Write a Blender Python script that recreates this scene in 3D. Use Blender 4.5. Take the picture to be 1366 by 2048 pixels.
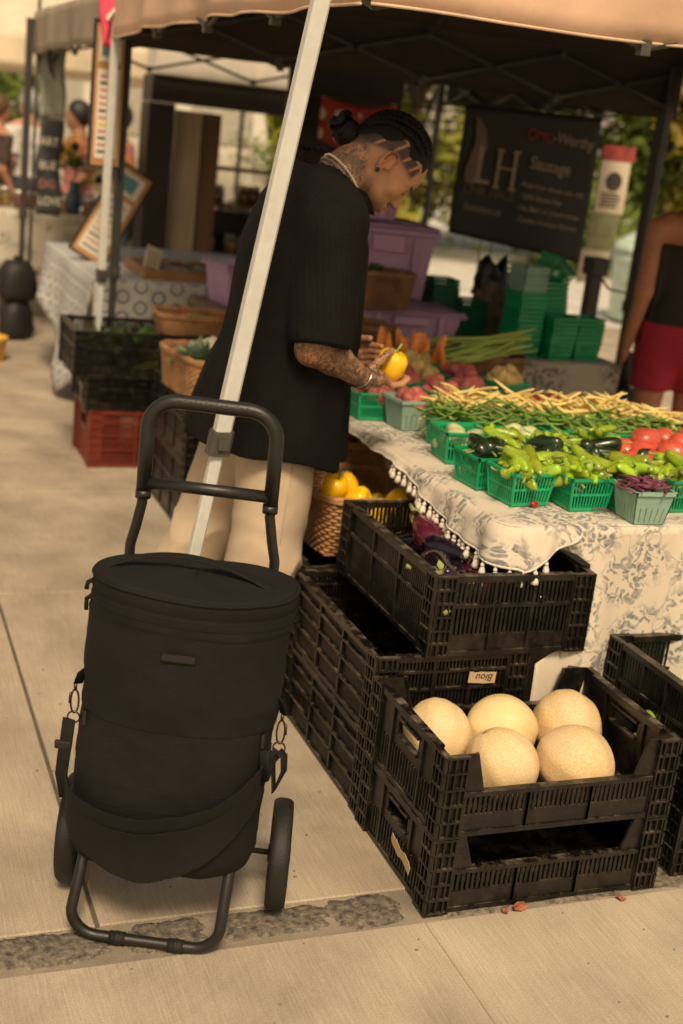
import bpy, math, random, numpy as np
from math import sin, cos, pi, radians, sqrt, atan2
from mathutils import Vector, Matrix, Euler
for o in list(bpy.data.objects): bpy.data.objects.remove(o)
SC = bpy.context.scene
COL = SC.collection
# ------------------------------------------------------------------ camera
F = 2551.0; RHO = radians(6.6); PITCH = radians(16.5); YAW = radians(22.5); CAMH = 1.6
CAM = Vector((-1.1834, -2.1228, CAMH))
cy, sy, cp, sp, cr, sr = cos(YAW), sin(YAW), cos(PITCH), sin(PITCH), cos(RHO), sin(RHO)
R0 = Vector((cy, -sy, 0)); FW = Vector((sy*cp, cy*cp, -sp)); U0 = Vector((sy*sp, cy*sp, cp))
RT = R0*cr + U0*sr; UP = U0*cr - R0*sr
cd = bpy.data.cameras.new('camera'); co = bpy.data.objects.new('camera', cd); COL.objects.link(co)
m = Matrix.Identity(4)
for i in range(3):
    m[i][0] = RT[i]; m[i][1] = UP[i]; m[i][2] = -FW[i]; m[i][3] = CAM[i]
co.matrix_world = m
cd.sensor_fit = 'HORIZONTAL'; cd.sensor_width = 24.0; cd.lens = 24.0*F/1366
cd.clip_end = 600; cd.clip_start = 0.05
cd.dof.use_dof = True; cd.dof.focus_distance = 2.72; cd.dof.aperture_fstop = 2.6
SC.camera = co
# ------------------------------------------------------------------ sky, sun, exposure
SUN_EL, SUN_AZ = radians(52), radians(196)      # azimuth of the sun measured from +Y clockwise
W = bpy.data.worlds.new('World'); SC.world = W; W.use_nodes = True
nt = W.node_tree; nt.nodes.clear()
wo = nt.nodes.new('ShaderNodeOutputWorld'); bg = nt.nodes.new('ShaderNodeBackground')
sk = nt.nodes.new('ShaderNodeTexSky'); sk.sky_type = 'NISHITA'; sk.sun_disc = False
sk.sun_elevation = SUN_EL; sk.sun_rotation = SUN_AZ; sk.dust_density = 4.0; sk.air_density = 1.2; sk.ozone_density = 0.6
mx = nt.nodes.new('ShaderNodeMix'); mx.data_type = 'RGBA'; mx.blend_type = 'MULTIPLY'
mx.inputs[0].default_value = 1.0; mx.inputs[7].default_value = (1.0, 0.79, 0.54, 1)
nt.links.new(sk.outputs[0], mx.inputs[6]); nt.links.new(mx.outputs[2], bg.inputs[0]); nt.links.new(bg.outputs[0], wo.inputs[0])
bg.inputs[1].default_value = 0.125
sd = bpy.data.lights.new('sun', 'SUN'); so = bpy.data.objects.new('sun', sd); COL.objects.link(so)
sd.energy = 2.8; sd.angle = radians(13); sd.color = (1.0, 0.82, 0.58)
sdir = Vector((sin(SUN_AZ)*cos(SUN_EL), cos(SUN_AZ)*cos(SUN_EL), sin(SUN_EL)))
so.rotation_euler = sdir.to_track_quat('Z', 'Y').to_euler()
so.location = (-3, -5, 8)
SC.view_settings.view_transform = 'Standard'; SC.view_settings.look = 'None'
SC.view_settings.exposure = 0.06; SC.view_settings.gamma = 1.0; SC.view_settings.use_curve_mapping = False
SC.render.engine = 'CYCLES'
SC.cycles.use_denoising = True
SC.cycles.max_bounces = 6; SC.cycles.diffuse_bounces = 3; SC.cycles.glossy_bounces = 2
SC.cycles.transmission_bounces = 3; SC.cycles.transparent_max_bounces = 6
SC.cycles.caustics_reflective = False; SC.cycles.caustics_refractive = False
# ------------------------------------------------------------------ pixel helpers (full-size photograph pixels)
def ray(u, v):
    dx, dy = u-683, v-1024
    return (RT*dx - UP*dy)/F + FW
def PZ(u, v, z=0.0): r = ray(u, v); return CAM + r*((z-CAM.z)/r.z)
def PX(u, v, x): r = ray(u, v); return CAM + r*((x-CAM.x)/r.x)
def PY(u, v, y): r = ray(u, v); return CAM + r*((y-CAM.y)/r.y)
# ------------------------------------------------------------------ materials
MATS = {}
def hexc(h):
    h = h.lstrip('#'); c = [int(h[i:i+2], 16)/255 for i in (0, 2, 4)]
    return tuple((x/12.92 if x <= .04045 else ((x+.055)/1.055)**2.4) for x in c)
def M(name, col=(.5, .5, .5), rough=.6, var=.18, scale=14, bump=0.0, bscale=90, metal=0, rnd=0.0,
      col2=None, sheen=0, coat=0, trans=0, sss=0, attr=None, spec=None, stretch=None, hue=0.0):
    if name in MATS: return MATS[name]
    mt = bpy.data.materials.new(name); MATS[name] = mt; mt.use_nodes = True
    n = mt.node_tree; N = n.nodes; L = n.links
    b = N['Principled BSDF']
    tc = N.new('ShaderNodeTexCoord'); mp = N.new('ShaderNodeMapping')
    L.new(tc.outputs['Object'], mp.inputs[0])
    if stretch: mp.inputs['Scale'].default_value = stretch
    nz = N.new('ShaderNodeTexNoise'); nz.inputs['Scale'].default_value = scale; nz.inputs['Detail'].default_value = 6
    nz.inputs['Roughness'].default_value = .6
    L.new(mp.outputs[0], nz.inputs[0])
    rp = N.new('ShaderNodeValToRGB')
    rp.color_ramp.elements[0].position = .32; rp.color_ramp.elements[1].position = .68
    if col2 is None:
        lo = tuple(c*(1-var) for c in col); hi = tuple(min(1, c*(1+var)) for c in col)
    else: lo, hi = col2, col
    rp.color_ramp.elements[0].color = (*lo, 1); rp.color_ramp.elements[1].color = (*hi, 1)
    L.new(nz.outputs[0], rp.inputs[0])
    out = rp.outputs[0]
    if rnd or hue:
        oi = N.new('ShaderNodeObjectInfo'); hs = N.new('ShaderNodeHueSaturation')
        mr = N.new('ShaderNodeMapRange'); mr.inputs[3].default_value = 1-rnd; mr.inputs[4].default_value = 1+rnd
        L.new(oi.outputs['Random'], mr.inputs[0]); L.new(mr.outputs[0], hs.inputs['Value'])
        if hue:
            m2 = N.new('ShaderNodeMapRange'); m2.inputs[3].default_value = .5-hue; m2.inputs[4].default_value = .5+hue
            L.new(oi.outputs['Random'], m2.inputs[0]); L.new(m2.outputs[0], hs.inputs['Hue'])
        L.new(out, hs.inputs['Color']); out = hs.outputs[0]
    if attr:
        at = N.new('ShaderNodeAttribute'); at.attribute_name = attr
        mm = N.new('ShaderNodeMix'); mm.data_type = 'RGBA'; mm.blend_type = 'MULTIPLY'; mm.inputs[0].default_value = 1
        L.new(out, mm.inputs[6]); L.new(at.outputs['Color'], mm.inputs[7]); out = mm.outputs[2]
    L.new(out, b.inputs['Base Color'])
    b.inputs['Roughness'].default_value = rough; b.inputs['Metallic'].default_value = metal
    if sheen: b.inputs['Sheen Weight'].default_value = sheen; b.inputs['Sheen Roughness'].default_value = .5
    if coat: b.inputs['Coat Weight'].default_value = coat; b.inputs['Coat Roughness'].default_value = .15
    if trans: b.inputs['Transmission Weight'].default_value = trans
    if sss: b.inputs['Subsurface Weight'].default_value = sss; b.inputs['Subsurface Radius'].default_value = (.012, .005, .002)
    if spec is not None: b.inputs['Specular IOR Level'].default_value = spec
    if bump:
        n2 = N.new('ShaderNodeTexNoise'); n2.inputs['Scale'].default_value = bscale; n2.inputs['Detail'].default_value = 4
        L.new(mp.outputs[0], n2.inputs[0])
        bp = N.new('ShaderNodeBump'); bp.inputs['Strength'].default_value = bump; bp.inputs['Distance'].default_value = .004
        L.new(n2.outputs[0], bp.inputs['Height']); L.new(bp.outputs[0], b.inputs['Normal'])
    return mt
def nodes_of(mt): return mt.node_tree.nodes, mt.node_tree.links, mt.node_tree.nodes['Principled BSDF']
# ------------------------------------------------------------------ mesh builder
class MB:
    def __init__(s): s.v = []; s.f = []
    def add(s, vs, fs):
        k = len(s.v); s.v += [tuple(p) for p in vs]; s.f += [tuple(i+k for i in f) for f in fs]; return s
    def box(s, a, b, rot=None, c=None):
        x0, y0, z0 = a; x1, y1, z1 = b
        vs = [(x, y, z) for z in (z0, z1) for y in (y0, y1) for x in (x0, x1)]
        if rot is not None:
            c = Vector(c) if c is not None else (Vector(a)+Vector(b))/2
            vs = [tuple(rot @ (Vector(p)-c) + c) for p in vs]
        return s.add(vs, [(0, 2, 3, 1), (4, 5, 7, 6), (0, 1, 5, 4), (2, 6, 7, 3), (0, 4, 6, 2), (1, 3, 7, 5)])
    def prism(s, poly, y0, y1, ax='y'):
        n = len(poly)
        if ax == 'y': vs = [(x, y0, z) for x, z in poly] + [(x, y1, z) for x, z in poly]
        elif ax == 'x': vs = [(y0, x, z) for x, z in poly] + [(y1, x, z) for x, z in poly]
        else: vs = [(x, z, y0) for x, z in poly] + [(x, z, y1) for x, z in poly]
        return s.add(vs, [tuple(range(n)), tuple(range(2*n-1, n-1, -1))] + [(i, i+n, (i+1) % n+n, (i+1) % n) for i in range(n)])
    def tube(s, pts, r, n=8, cap=True, flat=None, closed=False):
        pts = [Vector(p) for p in pts]; k = len(pts)
        rs = r if hasattr(r, '__len__') else [r]*k
        up = None; rings = []
        for i, p in enumerate(pts):
            if closed: t = pts[(i+1) % k]-pts[i-1]
            else: t = (pts[min(i+1, k-1)]-pts[max(i-1, 0)])
            t.normalize()
            if up is None:
                up = Vector((0, 0, 1)) if abs(t.z) < .9 else Vector((1, 0, 0))
                if flat is not None: up = Vector(flat)
            a = t.cross(up)
            if a.length < 1e-6: a = t.orthogonal()
            a.normalize(); up = a.cross(t).normalized()
            e = (1, 1)
            rr = rs[i]
            if hasattr(rr, '__len__'): e = (rr[0], rr[1]); rr = 1
            rings.append([p + (a*cos(2*pi*j/n)*e[0] + up*sin(2*pi*j/n)*e[1])*rr for j in range(n)])
        vs = [q for R in rings for q in R]; fs = []
        m = k if closed else k-1
        for i in range(m):
            i2 = (i+1) % k
            for j in range(n): fs.append((i*n+j, i*n+(j+1) % n, i2*n+(j+1) % n, i2*n+j))
        if cap and not closed:
            fs.append(tuple(range(n-1, -1, -1))); fs.append(tuple((k-1)*n+j for j in range(n)))
        return s.add(vs, fs)
    def lathe(s, prof, n=16, wob=None, c=(0, 0, 0)):
        vs = []; fs = []
        for (r, z) in prof:
            for j in range(n):
                a = 2*pi*j/n; q = wob(a, r, z) if wob else 1
                vs.append((c[0]+r*q*cos(a), c[1]+r*q*sin(a), c[2]+z))
        for i in range(len(prof)-1):
            for j in range(n): fs.append((i*n+j, i*n+(j+1) % n, (i+1)*n+(j+1) % n, (i+1)*n+j))
        fs.append(tuple(range(n-1, -1, -1))); fs.append(tuple((len(prof)-1)*n+j for j in range(n)))
        return s.add(vs, fs)
    def ball(s, c, r, n=12, m=8):
        r = r if hasattr(r, '__len__') else (r, r, r)
        prof = [(max(1e-4, sin(pi*i/m)), -cos(pi*i/m)) for i in range(m+1)]
        k = MB().lathe(prof, n)
        return s.add([(c[0]+x*r[0], c[1]+y*r[1], c[2]+z*r[2]) for x, y, z in k.v], k.f)
    def grid(s, fn, nu, nv, thick=None):
        vs = [fn(i/nu, j/nv) for i in range(nu+1) for j in range(nv+1)]
        fs = [(i*(nv+1)+j, (i+1)*(nv+1)+j, (i+1)*(nv+1)+j+1, i*(nv+1)+j+1) for i in range(nu) for j in range(nv)]
        return s.add(vs, fs)
    def xf(s, mt):
        s.v = [tuple(mt @ Vector(p)) for p in s.v]; return s
    def mesh(s, name, mat, smooth=False):
        me = bpy.data.meshes.new(name); me.from_pydata(s.v, [], s.f); me.update()
        if mat is not None: me.materials.append(mat)
        if smooth: me.polygons.foreach_set('use_smooth', [True]*len(me.polygons))
        return me
    def build(s, name, mat, parent=None, smooth=False, loc=None, rot=None, bevel=0, auto=None):
        o = bpy.data.objects.new(name, s.mesh(name, mat, smooth)); COL.objects.link(o)
        if parent is not None: o.parent = parent
        if loc is not None: o.location = loc
        if rot is not None: o.rotation_euler = rot
        if bevel:
            bm = o.modifiers.new('bevel', 'BEVEL'); bm.width = bevel; bm.segments = 2; bm.limit_method = 'ANGLE'; bm.angle_limit = radians(40)
        return o
def inst(name, me, loc=(0, 0, 0), rot=(0, 0, 0), scale=(1, 1, 1), parent=None):
    o = bpy.data.objects.new(name, me); COL.objects.link(o); o.location = loc; o.rotation_euler = rot
    o.scale = scale if hasattr(scale, '__len__') else (scale,)*3
    if parent is not None: o.parent = parent
    return o
def tag(o, label, cat, group=None):
    o['label'] = label; o['category'] = cat
    if group: o['group'] = group
    return o
def thing(name, label, cat, loc=(0, 0, 0), rz=0, group=None, rot=None):
    o = bpy.data.objects.new(name, None); COL.objects.link(o); o.location = loc
    o.rotation_euler = rot if rot is not None else (0, 0, rz); o.empty_display_size = .05
    return tag(o, label, cat, group)
def struct(o): o['kind'] = 'structure'; return o
KIDS = {}
def copy_tree(o, parent=None, kids=None):
    c = o.copy(); COL.objects.link(c); c.parent = parent
    for ch in o.children: copy_tree(ch, c)
    return c
def fbm(x, y, z=0, s=1):
    from mathutils import noise
    return noise.noise(Vector((x*s, y*s, z*s)))
def solidify(o, t, offset=0):
    m = o.modifiers.new('solid', 'SOLIDIFY'); m.thickness = t; m.offset = offset; return o
def esplit(o, a=35):
    m = o.modifiers.new('split', 'EDGE_SPLIT'); m.split_angle = radians(a); return o
def subsurf(o, l=1):
    m = o.modifiers.new('sub', 'SUBSURF'); m.levels = l; m.render_levels = l; return o
RNG = random.Random(7)
def U(a, b): return RNG.uniform(a, b)
# ================================================================== GROUND
def concrete(name, c1, c2, rough=.85, broom=True, spots=True):
    mt = M(name, c1, rough, scale=2.2, col2=c2)
    N, L, b = nodes_of(mt)
    tc = N.new('ShaderNodeTexCoord')
    geo = N.new('ShaderNodeNewGeometry')
    mp = N.new('ShaderNodeMapping'); mp.inputs['Scale'].default_value = (260, 8.0, 8); L.new(geo.outputs['Position'], mp.inputs[0])
    mp.inputs['Rotation'].default_value = (0, 0, radians(4))
    br = N.new('ShaderNodeTexNoise'); br.inputs['Scale'].default_value = 1.0; br.inputs['Detail'].default_value = 5; L.new(mp.outputs[0], br.inputs[0])
    fine = N.new('ShaderNodeTexNoise'); fine.inputs['Scale'].default_value = 260; fine.inputs['Detail'].default_value = 3; L.new(geo.outputs['Position'], fine.inputs[0])
    big = N.new('ShaderNodeTexNoise'); big.inputs['Scale'].default_value = 3.1; big.inputs['Detail'].default_value = 7; L.new(geo.outputs['Position'], big.inputs[0])
    src = b.inputs['Base Color'].links[0].from_socket
    def ov(src, fac, lo, hi, amt):
        r = N.new('ShaderNodeMapRange'); r.inputs[1].default_value = .3; r.inputs[2].default_value = .7
        r.inputs[3].default_value = lo; r.inputs[4].default_value = hi; L.new(fac, r.inputs[0])
        k = N.new('ShaderNodeMix'); k.data_type = 'RGBA'; k.blend_type = 'MULTIPLY'; k.inputs[0].default_value = amt
        L.new(src, k.inputs[6]); L.new(r.outputs[0], k.inputs[7]); return k.outputs[2]
    o = ov(src, big.outputs[0], .74, 1.12, 1)
    st_ = N.new('ShaderNodeTexNoise'); st_.inputs['Scale'].default_value = 1.1; st_.inputs['Detail'].default_value = 9; st_.inputs['Roughness'].default_value = .68; st_.inputs['Distortion'].default_value = 1.5; L.new(geo.outputs['Position'], st_.inputs[0])
    r5 = N.new('ShaderNodeMapRange'); r5.inputs[1].default_value = .50; r5.inputs[2].default_value = .66; r5.inputs[3].default_value = 1.0; r5.inputs[4].default_value = .80; L.new(st_.outputs[0], r5.inputs[0])
    k5 = N.new('ShaderNodeMix'); k5.data_type = 'RGBA'; k5.blend_type = 'MULTIPLY'; k5.inputs[0].default_value = 1; L.new(o, k5.inputs[6]); L.new(r5.outputs[0], k5.inputs[7]); o = k5.outputs[2]
    o = ov(o, fine.outputs[0], .82, 1.12, 1)
    if broom: o = ov(o, br.outputs[0], .86, 1.09, 1)
    if spots:
        vo = N.new('ShaderNodeTexVoronoi'); vo.inputs['Scale'].default_value = 6.5; L.new(geo.outputs['Position'], vo.inputs[0])
        r = N.new('ShaderNodeMapRange'); r.inputs[1].default_value = .02; r.inputs[2].default_value = .07; r.inputs[3].default_value = .5; r.inputs[4].default_value = 1
        L.new(vo.outputs['Distance'], r.inputs[0])
        k = N.new('ShaderNodeMix'); k.data_type = 'RGBA'; k.blend_type = 'MULTIPLY'; k.inputs[0].default_value = .55
        L.new(o, k.inputs[6]); L.new(r.outputs[0], k.inputs[7]); o = k.outputs[2]
    L.new(o, b.inputs['Base Color'])
    ad = N.new('ShaderNodeMath'); ad.operation = 'ADD'; L.new(br.outputs[0] if broom else big.outputs[0], ad.inputs[0]); L.new(fine.outputs[0], ad.inputs[1])
    bp = N.new('ShaderNodeBump'); bp.inputs['Strength'].default_value = .5; bp.inputs['Distance'].default_value = .0025
    L.new(ad.outputs[0], bp.inputs['Height']); L.new(bp.outputs[0], b.inputs['Normal'])
    return mt
CONC = concrete('concrete_pavement', (.49, .41, .305), (.385, .315, .23))
CONC2 = concrete('concrete_road_slab', (.52, .44, .33), (.445, .37, .275))
ROADM = concrete('street_pale', (.72, .70, .64), (.62, .60, .54), broom=False, spots=False)  # direct sun on the far street is put into this pale colour
MORT = concrete('mortar', (.40, .34, .255), (.20, .165, .12), broom=False)
JOINT = M('joint_dirt', (.12, .10, .075), .95, .3, 30)
g = struct(MB().grid(lambda u, v: (-150+300*u, -60+360*v, -.03), 6, 6).build('ground', ROADM))
bed = struct(MB().box((-7, -6, -.025), (9, 9.0, -.012)).build('pavement', JOINT))
def slab(x0, x1, y0, y1, m, z=0.0, g=.009):
    b = MB(); e = .003
    x0 += g/2; x1 -= g/2; y0 += g/2; y1 -= g/2
    b.v = [(x0, y0, -.02), (x1, y0, -.02), (x1, y1, -.02), (x0, y1, -.02), (x0, y0, z-e), (x1, y0, z-e), (x1, y1, z-e), (x0, y1, z-e),
           (x0+e, y0+e, z), (x1-e, y0+e, z), (x1-e, y1-e, z), (x0+e, y1-e, z)]
    b.f = [(0, 1, 5, 4), (1, 2, 6, 5), (2, 3, 7, 6), (3, 0, 4, 7), (4, 5, 9, 8), (5, 6, 10, 9), (6, 7, 11, 10), (7, 4, 8, 11), (8, 9, 10, 11)]
    return b.build('paving_slab', m, bed)
ys = [.1, 1.975, 3.16, 3.81, 4.42, 5.07, 5.77, 7.3, 9.0]
xs = [-7, -4.2, -2.4, -.692, 1.1, 2.9, 4.7, 6.5, 9]
for i in range(len(xs)-1):
    for j in range(len(ys)-1):
        slab(xs[i], xs[i+1], ys[j], ys[j+1], CONC)
fx = [-7, -3.4, -1.75, -.03+.02, 1.9, 3.8, 5.7, 9]
for i in range(len(fx)-1): slab(fx[i], fx[i+1], -2.6, -.022, CONC2, 0, .001 if i not in (0, 1, 4) else .004)
for i in range(len(fx)-1): slab(fx[i], fx[i+1], -6, -2.6, CONC2)
# kerb strip: granite setts bedded in mortar, worn flush with the slabs
ks = struct(MB().grid(lambda u, v: (-7+16*u, -.022+.122*v, -.004+.0035*fbm(u*160, v*3)), 400, 6).build('kerb_strip', MORT, None, True))
GRAN = M('granite_sett', (.25, .21, .16), .9, scale=62, col2=(.040, .034, .027), bump=1.0, bscale=150)
rs = random.Random(3)
x = -1.32
while x < 2.2:
    w = rs.uniform(.15, .26); hgt = rs.uniform(.088, .108); yc = .04+rs.uniform(-.006, .008)
    n = 110; b = MB(); rings = [[], [], []]; sd_ = rs.uniform(0, 50)
    for k in range(n):
        a = 2*pi*k/n; ca, sa = cos(a), sin(a)
        q = (abs(ca)**4+abs(sa)**4)**(-1/4)*(1+.16*fbm(ca*1.5+sd_, sa*1.5, 3.3)+.13*fbm(ca*5+sd_, sa*5, 1.3)+.10*fbm(ca*14+sd_, sa*14, .3)+.06*fbm(ca*33+sd_, sa*33, .9))
        for r, (f, z) in enumerate(((1.0, -.005), (.94, .0005), (.6, .0025+.002*fbm(ca*3+sd_, sa*3)))):
            rings[r].append((x+w/2+ca*q*f*w/2, min(.098, max(-.019, yc+sa*q*f*hgt/2)), z))
    b.add(rings[0]+rings[1]+rings[2]+[(x+w/2, yc, .003)], [(r*n+k, r*n+(k+1) % n, (r+1)*n+(k+1) % n, (r+1)*n+k) for r in (0, 1) for k in range(n)]+[(2*n+k, 2*n+(k+1) % n, 3*n) for k in range(n)])
    b.build('granite_sett', GRAN, ks, True)
    x += w+rs.uniform(.004, .05)
# litter: dry leaf scraps by the crates, pebbles
LEAFR = M('dry_leaf', (.36, .12, .05), .8, .4, 40)
for (u, v, s, a) in ((1040, 1818, .022, .3), (1010, 1826, .012, 1.2), (1240, 1800, .014, 2.0)):
    p = PZ(u, v); b = MB(); k = 9
    b.add([(s*cos(2*pi*i/k)*(1.2 if i % 2 else .8), s*.6*sin(2*pi*i/k), .003+.005*(i % 3)/2) for i in range(k)]+[(0, 0, .009)], [(i, (i+1) % k, k) for i in range(k)])
    o = b.build('dry_leaf', LEAFR, None, False, (p.x, p.y, .002), (0, 0, a)); solidify(o, .001)
    tag(o, 'scrap of rust brown dry leaf on the pavement at the foot of the melon crates', 'leaf', 'leaf scraps by the crates')
PEB = M('pebble', (.2, .17, .13), .9)
pb = MB()
for i in range(130):
    px_, py_ = rs.uniform(-1.6, 1.0), rs.uniform(-.8, 1.6)
    r = rs.uniform(.0015, .004); pb.ball((px_, py_, .001), (r*1.3, r, r*.7), 5, 4)
o = pb.build('grit', PEB); o['kind'] = 'stuff'; o['label'] = 'loose dark grit scattered over the concrete'; o['category'] = 'grit'
# ================================================================== CRATES
PLB = M('black_plastic', (.0052, .0046, .004), .36, .35, 9, .25, 200)
def dusty(mt, c=(.20, .16, .115), amt=.55):
    """dust that has settled on the ledges and in scuffs of the plastic"""
    N, L, b = nodes_of(mt)
    g = N.new('ShaderNodeNewGeometry'); sx = N.new('ShaderNodeSeparateXYZ'); L.new(g.outputs['True Normal'], sx.inputs[0])
    nz = N.new('ShaderNodeTexNoise'); nz.inputs['Scale'].default_value = 22; nz.inputs['Detail'].default_value = 7; nz.inputs['Roughness'].default_value = .7
    L.new(g.outputs['Position'], nz.inputs[0])
    r = N.new('ShaderNodeMapRange'); r.inputs[1].default_value = .45; r.inputs[2].default_value = .75; L.new(nz.outputs[0], r.inputs[0])
    up = N.new('ShaderNodeMapRange'); up.inputs[1].default_value = .3; up.inputs[2].default_value = .9; up.inputs[3].default_value = .12; up.inputs[4].default_value = 1; L.new(sx.outputs[2], up.inputs[0])
    ml = N.new('ShaderNodeMath'); ml.operation = 'MULTIPLY'; L.new(r.outputs[0], ml.inputs[0]); L.new(up.outputs[0], ml.inputs[1])
    m2 = N.new('ShaderNodeMath'); m2.operation = 'MULTIPLY'; m2.inputs[1].default_value = amt; L.new(ml.outputs[0], m2.inputs[0])
    k = N.new('ShaderNodeMix'); k.data_type = 'RGBA'; L.new(m2.outputs[0], k.inputs[0])
    L.new(b.inputs['Base Color'].links[0].from_socket, k.inputs[6]); k.inputs[7].default_value = (*c, 1); L.new(k.outputs[2], b.inputs['Base Color'])
    ro = N.new('ShaderNodeMapRange'); ro.inputs[3].default_value = .33; ro.inputs[4].default_value = .9; L.new(m2.outputs[0], ro.inputs[0]); L.new(ro.outputs[0], b.inputs['Roughness'])
dusty(PLB, (.24, .19, .135), .85)
PLR = M('red_plastic', (.185, .032, .020), .5, .3, 9, .2, 160); dusty(PLR, (.22, .12, .07), .4)
def side_panel(W, H, t=.012, style='slots', cuts=3, low=None):
    """upright crate wall in local xz, outer face at y=0, thickness inward (+y); x centred"""
    b = MB(); h2 = W/2
    if style == 'low':           # cut-out front: low wall, raised shoulders towards the corners
        hl = low; rim = .010
        b.box((-h2, -.003, 0), (h2, t+.002, .012))
        b.box((-h2, -.004, hl-rim), (h2, t+.003, hl))
        b.box((-h2, 0, .012), (h2, .005, hl*.48))
        nb = 13
        for c in range(cuts):
            xa, xb = -h2+W*c/cuts, -h2+W*(c+1)/cuts
            b.box((xa-.003, -.003, .012), (xa+.003, t, hl-rim)); b.box((xb-.003, -.003, .012), (xb+.003, t, hl-rim))
            for i in range(nb):
                x = xa+(xb-xa)*(i+.5)/nb; w = (xb-xa)/nb*.28
                b.box((x-w, .001, hl*.48), (x+w, .006, hl-rim))
        for s in (-1, 1):
            e = s*h2; i1 = s*(h2-.045); i0 = s*(h2-.02)
            b.prism([(e, hl-.002), (i1, hl-.002), (i0, H), (e, H)][::s], .001, .006)
            b.tube([(i1, .005, hl), (i0, .005, H)], .005, 5)
        return b
    if style == 'slots':
        b.box((-h2, -.003, 0), (h2, t+.002, .012)); b.box((-h2, -.006, H-.016), (h2, t+.004, H))
        b.box((-h2, -.004, H*.60), (h2, t, H*.60+.009))
        for c in range(cuts):
            xa, xb = -h2+W*c/cuts, -h2+W*(c+1)/cuts
            b.box((xa-.004, -.005, .012), (xa+.004, t, H-.016))
            if c == cuts-1: b.box((xb-.004, -.005, .012), (xb+.004, t, H-.016))
            b.box((xa+.004, .001, .012), (xb-.004, .006, H*.26))
            nb = max(4, int((xb-xa)/.011))
            for i in range(nb):
                x = xa+(xb-xa)*(i+.5)/nb; w = (xb-xa)/nb*.27
                b.box((x-w, .001, H*.26), (x+w, .006, H*.60)); b.box((x-w, .001, H*.60), (x+w, .006, H-.016))
        return b
    if style == 'grid':          # dense grid wall: many rails and narrow slots
        b.box((-h2, -.004, 0), (h2, t+.002, .012)); b.box((-h2, -.008, H-.014), (h2, t+.004, H))
        for q in (.3, .55, .78): b.box((-h2, -.006, H*q), (h2, t*.8, H*q+.006))
        for c in range(cuts+1):
            x = -h2+W*c/cuts; b.box((x-.004, -.006, .012), (x+.004, t, H-.014))
        nb = int(W/.0095)
        for i in range(nb):
            x = -h2+W*(i+.5)/nb; b.box((x-.0024, .001, .012), (x+.0024, .006, H-.014))
        return b
    if style == 'hand':          # plain wall with a hand hole
        hw = .055
        b.box((-h2, -.003, 0), (h2, t, .012)); b.box((-h2, -.005, H-.016), (h2, t+.003, H))
        z0, z1 = H*.62, H*.82
        b.box((-h2, .001, .012), (h2, .006, z0)); b.box((-h2, .001, z1), (h2, .006, H-.016))
        b.box((-h2, .001, z0), (-hw, .006, z1)); b.box((hw, .001, z0), (h2, .006, z1))
        for x in (-h2*.55, h2*.55): b.box((x-.004, -.004, .012), (x+.004, t, H-.016))
        b.box((-hw, -.004, z0-.005), (hw, t, z0+.001)); b.box((-hw, -.004, z1-.001), (hw, t, z1+.005))
        for i in range(20):
            x = -h2+W*(i+.5)/20; b.box((x-.0016, -.002, .02), (x+.0016, .002, z0-.03))
        return b
def corner_post(H, w=.05):
    """ribbed L-shaped corner at local origin (outer corner at 0,0; runs +x and +y)"""
    b = MB(); t = .006
    b.box((0, 0, 0), (w, t, H)); b.box((0, t, 0), (t, w, H))
    n = max(4, int(round(H/.036)))
    for k in range(n+1):
        z = min(H-.005, max(0, H*k/n-.0025))
        b.box((-.009, -.009, z), (w, .0, z+.005)); b.box((-.009, 0, z), (0, w, z+.005))
    for x in (0.002, w*.36, w*.70, w-.003):
        b.box((x-.002, -.008, .003), (x+.002, 0, H-.003)); b.box((-.008, x-.002, .003), (0, x+.002, H-.003))
    b.box((-.009, -.009, .003), (-.003, -.003, H-.003))
    return b
CRATE_MESH = {}
def crate(loc, W, Dp, H, label, mat=PLB, front='slots', left='slots', back=None, right=None, low=.105, rz=0, group=None, name='produce_crate', cat='crate', tilt=0):
    """origin at the base centre. front faces -y"""
    t = thing(name, label, cat, loc, group=group, rot=(tilt, 0, rz))
    back = back or front; right = right or left
    key0 = (W, Dp, H, mat.name, low)
    def get(k, fn):
        kk = (key0, k)
        if kk not in CRATE_MESH: CRATE_MESH[kk] = fn().mesh(k[0], mat)
        return CRATE_MESH[kk]
    # floor
    def floor():
        b = MB()
        b.box((-W/2+.006, -Dp/2+.006, .004), (W/2-.006, Dp/2-.006, .007))
        for i in range(12):
            x = -W/2+W*(i+.5)/12; b.box((x-.004, -Dp/2+.01, .007), (x+.004, Dp/2-.01, .011))
        for i in range(8):
            y = -Dp/2+Dp*(i+.5)/8; b.box((-W/2+.01, y-.004, .0075), (W/2-.01, y+.004, .0115))
        return b
    inst('floor', get(('floor',), floor), parent=t)
    pw = .05
    for (st, L, pos, ang) in ((front, W, (0, -Dp/2, 0), 0), (back, W, (0, Dp/2, 0), pi), (left, Dp, (-W/2, 0, 0), -pi/2), (right, Dp, (W/2, 0, 0), pi/2)):
        inst('side_wall', get(('side_wall', st, L), lambda: side_panel(L-2*pw, H, style=st, low=low)), pos, (0, 0, ang), parent=t)
    for (pos, ang) in (((-W/2, -Dp/2, 0), 0), ((W/2, -Dp/2, 0), pi/2), ((W/2, Dp/2, 0), pi), ((-W/2, Dp/2, 0), -pi/2)):
        inst('corner_post', get(('corner_post',), lambda: corner_post(H, pw)), pos, (0, 0, ang), parent=t)
    return t
W0, D0, H0 = .575, .395, .185
g1 = 'black crates stacked in front of the flowered cloth'
crate((.2875, .1975, .001), W0, D0, H0, 'empty black plastic crate with cut-out front under the melon crate', front='low', left='hand')
crate((.2875, .1975, H0+.003), W0, D0, H0+.01, 'black plastic crate with low cut-out front holding the melons', front='low', left='hand')
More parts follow.
